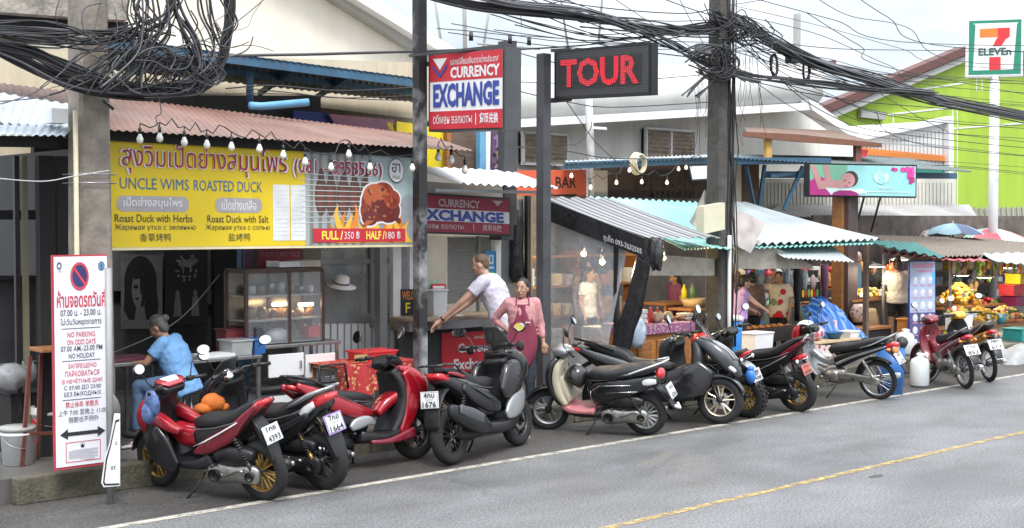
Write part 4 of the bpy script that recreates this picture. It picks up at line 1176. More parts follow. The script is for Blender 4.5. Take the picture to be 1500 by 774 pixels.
P.poly([(.77,.84),(.77,.68),(.7,.64),(.62,.52),(.46,.52),(.52,.64),(.6,.72),(.68,.82)],3,2)
P.poly([(.4,.1),(.61,.1),(.61,.33),(.4,.33)],3,2)
P.text('ELEVEn',.2,.36,.8,.49,4,3,.03,'both')
P.mb.build('face',[mat('store green',(.02,.22,.14),.4),WHITEC,mat('store orange',(.85,.2,.03),.4),mat('store red',(.7,.03,.04),.4),mat('store dark green',(.02,.1,.07),.4)],t)
m=MB();m.mat(0,True);pc=P.p(.52,0)-P.n*.12;m.tube([(pc.x,pc.y,PZ),(pc.x,pc.y,pc.z)],.12,16);m.build('pole',WHITEC,t)
# ------------------------------------------------------------------ motorcycles (local frame: x ahead, y left, z up)
RUB=mat('tyre rubber',(.014,.014,.0145),.85,var=.3,scale=30,bump=.2)
GLOSSB=mat('gloss black',(.012,.012,.014),.22,var=.2,coat=.5,dirt=.35,dcol=(.03,.028,.026),scale=8)
SATB=mat('satin black',(.013,.013,.015),.38,var=.3,scale=9,dirt=.5,dcol=(.042,.039,.035),spec=.4)
SEATM=mat('seat vinyl',(.014,.014,.0155),.5,var=.2,scale=12,bump=.25,bscale=140)
REDP=mat('red lacquer',(.30,.01,.02),.22,var=.1,coat=.7,scale=4,dirt=.12,dcol=(.12,.03,.03))
DRED=mat('dark red lacquer',(.17,.012,.025),.25,var=.12,coat=.6)
REDC=mat('crimson metallic',(.33,.006,.016),.24,.35,var=.08,coat=.8)
SILV=mat('silver lacquer',(.33,.34,.35),.32,.55,var=.1,coat=.3)
GREYB=mat('grey lacquer',(.075,.08,.088),.28,.4,var=.1,coat=.6)
ALU=mat('cast aluminium',(.34,.33,.31),.42,.85,var=.2,scale=14,dirt=.45,dcol=(.06,.05,.04))
GOLD=mat('gold rim',(.36,.23,.07),.34,.8,var=.12,dirt=.25)
BRONZE=mat('bronze rim',(.62,.52,.42),.3,.8,var=.1)
RIMB=mat('black rim',(.03,.03,.032),.4,.3,var=.2)
BEIGE=mat('beige leg shield',(.52,.47,.36),.45,var=.06,dirt=.2,dcol=(.25,.2,.14))
PINKP=mat('pink plastic',(.45,.16,.17),.45,var=.1)
YELP=mat('orange yellow lacquer',(.75,.36,.02),.3,var=.1,coat=.5)
TAIL=mat('tail lens',(.5,.012,.02),.12,var=0,coat=.9)
LENS=mat('clear lens',(.72,.72,.72),.1,var=.05,coat=.9)
AMB=mat('amber lens',(.75,.25,.03),.15,var=0,coat=.8)
MIRR=mat('mirror glass',(.86,.88,.9),.03,1.,var=0)
SCREEN=mat('tinted screen',(.1,.105,.11),.06,var=0,alpha=.62,spec=.8)
PLW=mat('plate white',(.76,.77,.78),.4,var=.04,scale=20,dirt=.12,dcol=(.4,.38,.33))
PLV=mat('plate violet',(.36,.2,.6),.45,var=.05)
PLR=mat('plate red',(.6,.1,.09),.5,var=.15)
PLT=mat('plate lettering',(.03,.035,.04),.6,var=0)
PLG=mat('plate green lettering',(.03,.12,.07),.6,var=0)
RY=Matrix.Rotation(PI/2,3,'X')      # z axis of a lathe to the y axis
def wheel(root,x,r,tw,rim,rr,spokes,knob=False,disc=True,side=1):
 t=MB();t.mat(0,True)
 h=tw/2
 t.lathe([(rr-.006,-h*.78),(rr+.02,-h*.98),(r-.034,-h),(r-.012,-h*.72),(r-.002,-h*.3),(r,0),(r-.002,h*.3),(r-.012,h*.72),(r-.034,h),(rr+.02,h*.98),(rr-.006,h*.78)],40,RY)
 t.smooth=False
 n=26 if knob else 0
 for i in range(n):
  g=2*PI*i/n
  for sgn in (-1,1):
   M=Matrix.Rotation(-g-sgn*.06,3,'Y') @ Matrix.Rotation(sgn*.35,3,'X')
   t.box((math.cos(g+sgn*.06)*(r-.002),sgn*h*.45,math.sin(g+sgn*.06)*(r-.002)),(.022,h*.7,.034),M=M)
 w_=t.build('wheel',RUB,root)
 w_.location=(x,0,r)
 m=MB();m.mat(0,True)
 m.lathe([(rr,-h*.8),(rr-.012,-h*.74),(rr-.022,-h*.4),(rr-.026,0),(rr-.022,h*.4),(rr-.012,h*.74),(rr,h*.8),(rr+.004,h*.8),(rr+.004,-h*.8)],36,RY)
 m.smooth=False
 if spokes == 'wire':
  m.mat(1)
  for i in range(28):
   g=2*PI*i/28
   s_=1 if i % 2 else-1
   a=g+(.35 if i % 4 < 2 else-.35)
   m.tube([(.045*math.cos(a),s_*.035,.045*math.sin(a)),((rr-.02)*math.cos(g),s_*.008,(rr-.02)*math.sin(g))],.0022,4,False)
 else:
  for i in range(spokes):
   g=2*PI*i/spokes+.3
   for d in (-.13,.13):
    a,b=g+d*.5,g+d*1.5
    p,q=V(math.cos(a)*.03,0,math.sin(a)*.03),V(math.cos(b)*(rr-.018),0,math.sin(b)*(rr-.018))
    for s_ in (-1,1):
     m.tube([p+V(0,s_*h*.45,0),q+V(0,s_*h*.4,0)],[.012,.0085],6)
 m.mat(2,True)
 m.lathe([(.001,-h*.85),(.03,-h*.85),(.045,-h*.5),(.045,h*.5),(.03,h*.85),(.001,h*.85)],18,RY)
 if disc:
  m.mat(1);m.smooth=False
  y=side*h*.78
  m.lathe([(.062,y-.002),(.105,y-.002),(.105,y+.002),(.062,y+.002),(.062,y-.002)],28,RY)
  for i in range(5):
   g=2*PI*i/5
   m.tube([(.03*math.cos(g),y,.03*math.sin(g)),(.068*math.cos(g),y,.068*math.sin(g))],.008,5)
 rm=m.build('rim',[rim,STEEL,RIMB],w_)
 return w_
def arc_fender(mb,x,z,r,a0,a1,hw,th=.006,n=12):
 for s in range(1):
  rings=[]
  for i in range(n+1):
   g=math.radians(a0+(a1-a0)*i/n)
   ring=[]
   for k,(yy,dr) in enumerate([(-1,-.03),(-.9,0),(-.5,.012),(.0,.016),(.5,.012),(.9,0),(1,-.03),(.9,-.01),(0,.004),(-.9,-.01)]):
    ring.append(V(x+(r+dr)*math.cos(g),yy*hw,z+(r+dr)*math.sin(g)))
   rings.append(ring)
  mb.loft(rings)
def plate(root,c,pitch,lines,base=None,w=.22,h=.172,style=0,roll=0.):
 "licence plate facing back (-x), c its centre, pitch leans its top to the front"
 u=V(0,-1,0)
 v=V(math.sin(pitch),0,math.cos(pitch))
 P=Panel(Vector(c)-u*w/2-v*h/2,u,w,h,v)
 P.rect(0,0,1,1,1 if style else 0,.5)
 if style:P.rect(.07,.09,.93,.91,0,1)
 P.frame(.03,.04,.97,.96,.004,2,2)
 ink=3
 P.text(lines[0],.2,.62,.8,.92,ink,3,.02,'both')
 P.text(lines[1],.3,.44,.7,.57,ink,3,.0,'both')
 P.text(lines[2],.12,.07,.88,.4,ink,3,.02,'both')
 P.mb.mat(0).prism([P.p(0,0,-1),P.p(1,0,-1),P.p(1,1,-1),P.p(0,1,-1)],-P.n*.004)
 return P.mb.build('licence_plate',[base or PLW,PLV if style == 1 else PLR,GREYP,PLG if style == 2 else PLT],root)
def mirrors(root,hx,hz,reach,up,shape=(.012,.065,.045),mt=MIRR,sides=(1,-1),back=-.05,tilt=0.):
 for s in sides:
  m=MB();m.mat(0,True)
  a=V(hx,s*(reach-.16),hz)
  b=V(hx+.03,s*(reach-.1),hz+up*.55)
  c=V(hx+back+.04,s*reach,hz+up)
  m.tube([a,a.lerp(b,.5)+V(.01,s*.01,0),b,c],.006,6)
  M=Matrix.Rotation(s*.2,3,'Z') @ Matrix.Rotation(.33,3,'Y') @ Matrix.Rotation(tilt,3,'X')
  e=c+V(-.012,0,.01)
  m.ball(e,(shape[0]*1.8,shape[1]*1.06,shape[2]*1.08),14,M)
  o=m.build('mirror',BLK,root)
  g=MB();g.mat(0,True)
  vs=[e+M @ V(-shape[0]*1.85,shape[1]*.97*math.cos(2*PI*i/20),shape[2]*.97*math.sin(2*PI*i/20)) for i in range(20)]
  g.smooth=False
  g.add(vs,[tuple(range(20))])
  g.build('mirror_glass',mt,o)
def handlebar(root,hx,hz,half=.34,sweepb=.09,rise=.02,mat_=BLK,guards=False):
 m=MB();m.mat(0,True)
 for s in (1,-1):
  p=[V(hx+.02,0,hz-.03),V(hx+.01,s*.1,hz+rise),V(hx-sweepb*.5,s*(half-.13),hz+rise),V(hx-sweepb,s*half,hz+rise-.01)]
  m.tube(p,.012,8)
  m.tube([p[2],p[3]],.018,8)
  m.tube([p[2]+V(.035,-s*.02,-.01),p[2]+V(.07,s*.04,-.015),p[3]+V(.05,0,-.02)],[.01,.007,.005],6)
  m.box(p[2]+V(.0,-s*.03,0),(.05,.06,.045),bev=.01)
  m.tube([p[2]+V(.03,-s*.04,0),V(hx+.12,s*.06,hz-.12),V(hx+.06,s*.03,hz-.25)],.005,5)
 return m.build('handlebar',mat_,root)
def cvt_engine(root,wb,rr,cover=ALU,side=1):
 m=MB();m.mat(0,True)
 ax=-wb/2
 m.sweep([(ax+.48,rr-.02,.11,.05),(ax+.36,rr+.02,.13,.105),(ax+.2,rr+.03,.1,.1),(ax+.08,rr+.04,.06,.07)],3,12)
 for k in range(7):
  m.tube([(ax+.4+.018*k,-.1,rr+.05),(ax+.4+.018*k,.1,rr+.05),(ax+.4+.018*k,.1,rr+.12),(ax+.4+.018*k,-.1,rr+.12)],.006,4,closed=True)
 o=m.build('engine',SATB,root)
 c=MB();c.mat(0,True)
 c.sweep([(ax+.5,rr-.02,.03,.06),(ax+.4,rr-.02,.045,.095),(ax+.2,rr-.01,.04,.075),(ax,rr,.04,.09),(ax-.07,rr,.02,.05)],2.8,12,y0=side*.125)
 c.mat(1)
 c.lathe([(.001,.0),(.05,.0),(.06,-.012),(.06,-.03)],16,RY,(ax+.4,side*.172,rr-.02))
 c.lathe([(.001,.0),(.035,.0),(.045,-.012),(.045,-.03)],16,RY,(ax,side*.168,rr))
 c.build('casing',[cover,SATB],o)
 a=MB();a.mat(0,True)
 a.sweep([(ax+.42,rr+.14,.05,.04),(ax+.25,rr+.17,.07,.075),(ax+.08,rr+.18,.065,.07),(ax-.02,rr+.17,.04,.04)],3,10,y0=side*.1)
 a.build('air_box',SATB,o)
 return o
def muffler(root,wb,rr,side=-1,mt=SATB,tip=STEEL,lift=.1,fat=1.,ln=.5):
 m=MB();m.mat(0,True)
 ax=-wb/2
 y=side*.15
 m.tube([(ax+.5,side*.02,rr-.02),(ax+.45,side*.1,rr-.12),(ax+.3,y,rr-.1)],.017,8)
 a,b=V(ax+.3,y,rr-.07),V(ax+.3-ln,y-side*-.02,rr-.07+lift)
 m.tube([a,a.lerp(b,.1),a.lerp(b,.25),a.lerp(b,.9),b],[.03,.05*fat,.062*fat,.058*fat,.035*fat],14)
 m.mat(1)
 m.tube([b,b+(b-a).normalized()*.03],[.022,.02],10)
 M=(b-a).normalized()
 m.mat(1)
 p,q=a.lerp(b,.3)+V(0,side*.05,.0),a.lerp(b,.72)+V(0,side*.052,0)
 m.tube([p,q],[.028,.026],8)
 return m.build('exhaust',[mt,tip],root)
def shock(root,wb,rr,top,sides=(1,),spring=BLK,body=BLK):
 for s in sides:
  m=MB();m.mat(0,True)
  a,b=V(-wb/2-.01,s*.14,rr+.03),V(*top)+V(0,s*.14,0)
  m.tube([a,b],.014,8)
  m.tube([a,a.lerp(b,.3)],.022,8)
  m.mat(1)
  pts=[]
  for i in range(73):
   t=i/72
   g=t*9*2*PI
   p=a.lerp(b,.28+.64*t)
   pts.append(p+V(math.cos(g)*.027,math.sin(g)*.027,0))
  m.tube(pts,.006,5)
  m.build('shock_absorber',[body,spring],root)
def stand(root,x=-.05,z=.24,fwd=.1):
 m=MB();m.mat(0,True)
 m.tube([(x,.1,z),(x+fwd*.4,.17,z*.55),(x+fwd,.27,.035)],.011,7)
 m.box((x+fwd,.285,.028),(.05,.035,.012))
 return m.build('kick_stand',BLKM,root)
def fork(root,top,r,wb,mt=BLK,y=.075,lower=SATB):
 m=MB();m.mat(0,True)
 for s in (-1,1):
  a,b=V(top[0],s*y,top[1]),V(wb/2,s*y,r)
  m.tube([a,a.lerp(b,.5)],.016,8)
  m.mat(1).tube([a.lerp(b,.45),a.lerp(b,.97),b+V(.015,0,-.02)],[.022,.024,.02],8).mat(0)
 m.box((top[0],0,top[1]),(.05,.18,.05),bev=.01)
 return m.build('fork',[mt,lower],root)
def part(root,name,mt,path,ex=2.6,n=14,y0=0.,both=False,label=None):
 for sgn in ((1,-1) if both else (1,)):
  m=MB();m.mat(0,True)
  m.sweep(path,ex+.9,n+4,y0=sgn*y0)
  o=m.build(name,mt,root)
 if label:o['label']=label
 return o
def signals(root,c,r,mt,x0):
 for s in (1,-1):
  m=MB();m.mat(0,True)
  m.ball((c[0],s*c[1],c[2]),r,12);m.tube([(x0,0,c[2]-.02),(c[0],s*(c[1]-.01),c[2])],.008,6)
  m.build('turn_signal',mt,root)
def bike(name,label,rear,head,wb,lean=8.,group='motorcycles and scooters parked along the kerb',cat='motorcycle',steer=0):
 h=Vector((head[0],head[1],0)).normalized()
 rear=Vector(rear)
 c=rear+h*wb/2
 t=thing(name,label,cat,(c.x,c.y,0),0,group)
 WORLD.discard(t.name)
 # lean to the stand side about the line through both tyre contacts
 t.rotation_mode='XYZ'
 t.rotation_euler=(math.radians(-lean),0,math.atan2(h.y,h.x))
 return t
def rel(right,px):
 "heading whose share along the image's x axis is right (negative: pointing left), for a bike at pixel column px, pointing away from the viewer"
 a=YAW-math.atan2(px-750,1900)
 vw,rt=V(math.cos(a),math.sin(a),0),V(math.sin(a),-math.cos(a),0)
 return rt*right+vw*math.sqrt(1-right*right)
# ---- 1: red and black scooter with gold rims (leftmost)
def bike_one():
 wb=1.26;r=.275
 t=bike('motor_scooter','red and black scooter with gold rims and orange bag, nearest the no-parking board',gr(386,731),rel(-.78,388),wb,9)
 wheel(t,wb/2,r,.09,GOLD,.19,6);wheel(t,-wb/2,r,.1,GOLD,.19,6,disc=False)
 fork(t,(.47,.7),r,wb)
 f=MB();f.mat(0,True);arc_fender(f,wb/2,r,r+.03,10,150,.065);f.build('front_fender',SATB,t)
 part(t,'leg_shield',SATB,[(.36,.95,.1,.04),(.44,.86,.15,.06),(.47,.72,.19,.07),(.44,.55,.2,.07),(.36,.4,.18,.06),(.27,.3,.16,.04)],3.2)
 part(t,'nose_panel',REDP,[(.42,.93,.1,.04),(.53,.86,.15,.07),(.6,.74,.17,.08),(.6,.62,.15,.07),(.57,.5,.08,.04)],2.4)
 part(t,'knee_panel',REDP,[(.5,.74,.05,.07),(.38,.72,.055,.06),(.24,.66,.05,.045),(.14,.63,.035,.03)],2.6,y0=.15,both=True)
 part(t,'lower_cowl',GLOSSB,[(.46,.64,.03,.1),(.4,.5,.035,.15),(.3,.37,.03,.12),(.2,.29,.02,.06)],3,y0=.19,both=True)
 part(t,'floorboard',SATB,[(.36,.33,.16,.05),(.15,.31,.17,.04),(-.05,.33,.16,.06),(-.15,.38,.13,.08)],4)
 part(t,'centre_tunnel',REDP,[(.34,.62,.08,.05),(.2,.55,.09,.1),(.05,.56,.1,.09),(-.05,.6,.09,.07)],2.6)
 part(t,'under_seat_body',SATB,[(.0,.5,.12,.14),(-.2,.56,.14,.13),(-.45,.67,.13,.09),(-.72,.8,.08,.05),(-.86,.87,.05,.03)],2.8)
 part(t,'side_panel',DRED,[(.02,.43,.03,.02),(-.14,.5,.045,.07),(-.4,.63,.045,.075),(-.66,.78,.04,.05),(-.9,.9,.02,.02)],2.4,y0=.115,both=True)
 part(t,'seat',SEATM,[(.03,.68,.08,.05),(-.08,.71,.12,.06),(-.3,.74,.145,.05),(-.46,.79,.14,.06),(-.66,.86,.11,.05),(-.8,.91,.07,.025)],2.8)
 part(t,'handlebar_cover',SATB,[(.25,.98,.1,.03),(.32,1.0,.15,.05),(.4,1.0,.13,.055),(.46,.95,.08,.03)],2.8)
 part(t,'gauge_panel',REDP,[(.24,1.03,.09,.012),(.31,1.06,.14,.02),(.4,1.06,.12,.02),(.46,1.02,.05,.012)],3)
 part(t,'gauge_glass',LENS,[(.27,1.065,.06,.01),(.34,1.085,.085,.012),(.39,1.08,.07,.008)],3)
 handlebar(t,.31,1.02);mirrors(t,.3,1.05,.38,.2)
 part(t,'tail_light',TAIL,[(-.72,.82,.1,.05),(-.84,.88,.085,.045),(-.95,.92,.05,.02)],2.6)
 part(t,'turn_signal',LENS,[(-.62,.78,.02,.02),(-.72,.82,.03,.035),(-.82,.86,.02,.02)],2.4,y0=.1,both=True)
 part(t,'rear_fender',SATB,[(-.7,.76,.07,.03),(-.84,.66,.085,.02),(-.96,.5,.08,.014),(-1.02,.37,.07,.008)],3)
 plate(t,(-.97,0,.62),.5,('1กธ','ภูเก็ต','4393'))
 cvt_engine(t,wb,r);muffler(t,wb,r);shock(t,wb,r,(-.46,0,.64),(1,-1));stand(t)
 m=MB();m.mat(0,True)
 m.ball((.24,.3,.93),(.09,.05,.13),12);m.ball((.28,.33,.84),(.07,.05,.1),12)
 o=m.build('plaid_grip_cover',mat('plaid cloth',(.09,.15,.32),.8,var=.6,scale=22,bump=.3),t)
 return t
# ---- 2: black maxi scooter with a violet-framed plate
def bike_two():
 wb=1.34;r=.275
 t=bike('motor_scooter','black scooter with silver grab rail, red-white tail lamp and purple-edged licence plate',gr(474,716),rel(-.76,475),wb,8)
 wheel(t,wb/2,r,.11,RIMB,.175,5);wheel(t,-wb/2,r,.13,RIMB,.175,5,disc=False)
 fork(t,(.5,.7),r,wb)
 part(t,'front_cowl',GLOSSB,[(.32,1.06,.1,.03),(.47,1.0,.17,.07),(.58,.86,.21,.1),(.62,.7,.19,.1),(.6,.55,.1,.05)],2.5)
 part(t,'leg_shield',SATB,[(.36,1.0,.12,.04),(.45,.88,.19,.06),(.47,.7,.22,.07),(.4,.5,.2,.07),(.28,.34,.17,.05)],3.2)
 part(t,'centre_tunnel',SATB,[(.4,.6,.1,.12),(.2,.5,.11,.12),(.0,.5,.12,.1)],3)
 part(t,'floorboard',SATB,[(.42,.33,.19,.06),(.15,.29,.2,.04),(-.15,.33,.18,.07)],4)
 part(t,'under_seat_body',GLOSSB,[(.05,.5,.14,.12),(-.2,.56,.17,.14),(-.5,.66,.17,.12),(-.8,.78,.12,.07),(-.95,.84,.07,.04)],2.8)
 part(t,'side_panel',SATB,[(.1,.42,.03,.05),(-.2,.48,.05,.1),(-.5,.62,.05,.08),(-.75,.74,.03,.03)],2.6,y0=.14,both=True)
 part(t,'seat',SEATM,[(.1,.69,.09,.05),(-.05,.7,.14,.07),(-.3,.73,.165,.06),(-.45,.79,.15,.075),(-.7,.86,.13,.06),(-.88,.92,.07,.025)],2.8)
 part(t,'windscreen',SCREEN,[(.38,1.2,.1,.006),(.45,1.12,.14,.008),(.52,1.02,.15,.01)],2.6)
 g=MB();g.mat(0,True)
 for s in (1,-1):
  g.tube([(-.42,s*.15,.8),(-.6,s*.17,.86),(-.8,s*.16,.93),(-1.0,s*.1,.985)],[.012,.022,.024,.012],8)
 g.tube([(-.94,-.12,.965),(-1.0,0,.98),(-.94,.12,.965)],.016,8)
 g.build('grab_rail',SILV,t)
 handlebar(t,.3,1.08);mirrors(t,.32,1.1,.36,.2)
 part(t,'tail_light',TAIL,[(-.74,.82,.13,.05),(-.88,.86,.125,.055),(-1.0,.9,.08,.03)],3)
 part(t,'turn_signal',LENS,[(-.58,.74,.02,.02),(-.7,.78,.035,.045),(-.84,.84,.02,.03)],2.6,y0=.125,both=True)
 part(t,'rear_fender',SATB,[(-.72,.74,.08,.03),(-.88,.64,.1,.02),(-1.0,.46,.1,.014),(-1.07,.32,.08,.008)],3)
 plate(t,(-1.0,0,.64),.42,('7กฮ','กรุงเทพ','1664'),style=1,w=.24,h=.19)
 cvt_engine(t,wb,r,SATB);muffler(t,wb,r);stand(t)
 shock(t,wb,r,(-.5,0,.62),(1,-1),body=GOLD)
 # the bare speedometer ring
 m=MB();m.mat(0,True)
 m.lathe([(.001,.02),(.05,.02),(.06,.0),(.06,-.02)],18,Matrix.Rotation(-.9,3,'Y'),(.3,.1,1.07))
 m.build('gauge',[CHROME],t)
 return t
# ---- 3: red scooter facing along the kerb
def bike_three():
 wb=1.35;r=.275
 t=bike('motor_scooter','glossy red scooter with black tail rail standing before the flower-cloth table',V(7.42,11.27,0),(1,.035),wb,7)
 wheel(t,wb/2,r,.11,RIMB,.18,5,side=-1);wheel(t,-wb/2,r,.13,RIMB,.18,5,disc=False)
 fork(t,(.47,.68),r,wb)
 f=MB();f.mat(0,True);arc_fender(f,wb/2,r,r+.03,-10,125,.075);f.build('front_fender',REDC,t)
 part(t,'front_cowl',REDC,[(.4,.98,.14,.03),(.54,.93,.2,.07),(.66,.8,.23,.1),(.68,.66,.2,.09),(.62,.52,.12,.05)],2.5)
 part(t,'headlight',LENS,[(.62,.88,.11,.02),(.715,.81,.14,.03),(.745,.72,.13,.03),(.73,.64,.08,.02)],3)
 part(t,'chin_panel',GLOSSB,[(.7,.64,.06,.03),(.68,.54,.11,.05),(.6,.42,.1,.05)],2.6)
 part(t,'leg_shield',SATB,[(.36,.96,.14,.05),(.44,.84,.2,.07),(.46,.66,.22,.07),(.4,.46,.21,.07),(.28,.3,.18,.05)],3)
 part(t,'shield_rim',REDC,[(.46,.94,.03,.05),(.53,.8,.035,.08),(.52,.62,.035,.09),(.46,.45,.03,.07),(.36,.31,.02,.04)],2.6,y0=.195,both=True)
 part(t,'knee_panel',REDC,[(.45,.7,.14,.06),(.3,.62,.11,.06),(.18,.52,.08,.04)],2.6)
 part(t,'floorboard',SATB,[(.42,.33,.2,.05),(.15,.29,.21,.04),(-.15,.33,.19,.07)],4)
 part(t,'floor_trim',DRED,[(.5,.3,.05,.06),(.2,.25,.04,.03),(-.05,.26,.03,.02)],2.8,y0=.2,both=True)
 part(t,'under_seat_body',SATB,[(.0,.46,.13,.14),(-.2,.54,.17,.16),(-.5,.66,.16,.12),(-.8,.8,.1,.06)],2.8)
 part(t,'side_panel',REDC,[(.03,.55,.03,.03),(-.14,.58,.06,.075),(-.4,.68,.065,.095),(-.7,.79,.055,.075),(-.98,.9,.02,.03)],2.4,y0=.135,both=True)
 part(t,'side_cover',SILV,[(.02,.44,.02,.02),(-.06,.48,.03,.05),(-.2,.46,.03,.06),(-.28,.42,.02,.03)],2.6,y0=.19,both=True)
 part(t,'seat',SEATM,[(.08,.69,.09,.04),(-.1,.72,.15,.06),(-.35,.76,.165,.055),(-.5,.82,.15,.06),(-.75,.9,.12,.045),(-.9,.94,.07,.02)],2.8)
 g=MB();g.mat(0,True)
 for s in (1,-1):
  g.tube([(-.55,s*.15,.86),(-.75,s*.155,.94),(-.98,s*.12,.99),(-1.06,s*.03,1.0)],.016,8)
 g.tube([(-1.05,-.06,1.0),(-1.08,0,1.0),(-1.05,.06,1.0)],.016,8)
 g.build('grab_rail',BLK,t)
 part(t,'handlebar_cover',SATB,[(.27,1.0,.1,.04),(.35,1.06,.15,.06),(.45,1.05,.13,.05),(.52,.98,.1,.03)],2.8)
 handlebar(t,.33,1.08);mirrors(t,.34,1.1,.37,.22,(.012,.05,.065))
 part(t,'tail_light',TAIL,[(-.84,.84,.1,.03),(-.96,.88,.07,.03),(-1.02,.9,.03,.015)],2.6)
 part(t,'rear_fender',SATB,[(-.74,.74,.07,.03),(-.9,.6,.08,.015),(-1.0,.45,.07,.01)],3)
 cvt_engine(t,wb,r,SATB);muffler(t,wb,r,mt=SATB);shock(t,wb,r,(-.5,0,.62),(1,-1));stand(t)
 return t
# ---- 4: tall black adventure scooter with a rack
def bike_four():
 wb=1.33;r=.285
 t=bike('motor_scooter','tall black adventure scooter with rear rack and smoked screen beside the leaning man',gr(665,680),rel(.56,665),wb,7)
 wheel(t,wb/2,r,.11,RIMB,.185,5);wheel(t,-wb/2,r+.005,.125,RIMB,.185,5,disc=True,side=-1)
 fork(t,(.48,.72),r,wb)
 part(t,'front_cowl',GLOSSB,[(.36,1.06,.14,.04),(.48,1.02,.22,.09),(.6,.9,.24,.12),(.7,.78,.18,.08),(.82,.72,.06,.03)],2.6)
 part(t,'knee_cowl',GLOSSB,[(.5,.86,.05,.12),(.36,.8,.06,.19),(.22,.7,.05,.13),(.12,.64,.03,.06)],2.8,y0=.2,both=True)
 part(t,'belly_cowl',SILV,[(.5,.64,.03,.06),(.4,.52,.04,.13),(.26,.44,.03,.1),(.16,.4,.02,.04)],2.6,y0=.2,both=True)
 part(t,'lower_cowl',SATB,[(.56,.5,.08,.14),(.42,.38,.17,.13),(.2,.29,.2,.08),(-.1,.3,.19,.07),(-.22,.34,.12,.04)],3)
 part(t,'leg_shield',SATB,[(.34,1.0,.14,.05),(.42,.84,.2,.08),(.42,.64,.2,.1),(.36,.44,.19,.08)],3)
 part(t,'under_seat_body',GLOSSB,[(.1,.52,.14,.14),(-.15,.6,.18,.17),(-.45,.74,.18,.13),(-.75,.86,.13,.08),(-.9,.9,.09,.05)],2.8)
 part(t,'side_panel',SATB,[(.08,.5,.03,.06),(-.15,.58,.05,.1),(-.4,.68,.045,.08),(-.6,.78,.03,.04)],2.6,y0=.16,both=True)
 part(t,'side_stripe',REDC,[(-.5,.88,.015,.015),(-.68,.92,.018,.02),(-.86,.95,.016,.012)],2.4,y0=.145,both=True)
 part(t,'seat',SEATM,[(.14,.76,.09,.05),(-.05,.78,.15,.07),(-.3,.8,.17,.065),(-.45,.87,.155,.075),(-.7,.95,.13,.05),(-.82,.98,.08,.02)],2.8)
 part(t,'windscreen',SCREEN,[(.3,1.36,.08,.006),(.38,1.27,.13,.008),(.47,1.14,.16,.01),(.54,1.05,.17,.012)],2.6)
 g=MB();g.mat(0,True)
 for s in (1,-1):
  g.tube([(-.5,s*.14,.9),(-.7,s*.15,1.02),(-.95,s*.14,1.04),(-1.02,s*.06,1.04)],.011,7)
 for x in (-.72,-.85,-1.0):g.tube([(x,-.15,1.035),(x,.15,1.035)],.009,6)
 g.build('luggage_rack',BLK,t)
 part(t,'hand_guard',SATB,[(.33,1.12,.02,.03),(.38,1.12,.03,.06),(.35,1.1,.02,.04)],2.6,y0=.33,both=True)
 handlebar(t,.31,1.13,.37);mirrors(t,.32,1.16,.4,.15,(.012,.08,.05))
 part(t,'tail_light',TAIL,[(-.78,.88,.12,.04),(-.92,.92,.1,.04),(-.98,.93,.06,.02)],3)
 part(t,'rear_fender',SATB,[(-.7,.8,.08,.03),(-.9,.74,.1,.02),(-1.04,.6,.1,.014),(-1.1,.4,.09,.01)],3)
 plate(t,(-1.09,0,.7),.12,('4กบ','ภูเก็ต','1676'))
 cvt_engine(t,wb,r,SATB);shock(t,wb,r,(-.52,0,.74),(1,-1));stand(t)
 m=MB();m.mat(0,True)
 m.sweep([(-.2,.3,.03,.05),(-.34,.36,.06,.1),(-.6,.46,.065,.1),(-.84,.56,.05,.075),(-.9,.58,.03,.05)],2.8,14,y0=-.2)
 m.build('exhaust',SATB,t)
 m=MB();m.mat(0,True)
 m.sweep([(-.36,.42,.01,.05),(-.56,.5,.012,.06),(-.8,.58,.01,.045)],2.8,12,y0=-.262)
 m.build('heat_guard',GREYB,t)
 # helmet resting is not shown; phone holder on the bar
 m=MB();m.mat(0,True);m.box((.36,.05,1.24),(.02,.08,.12),bev=.006);m.build('phone_holder',BLK,t)
 return t
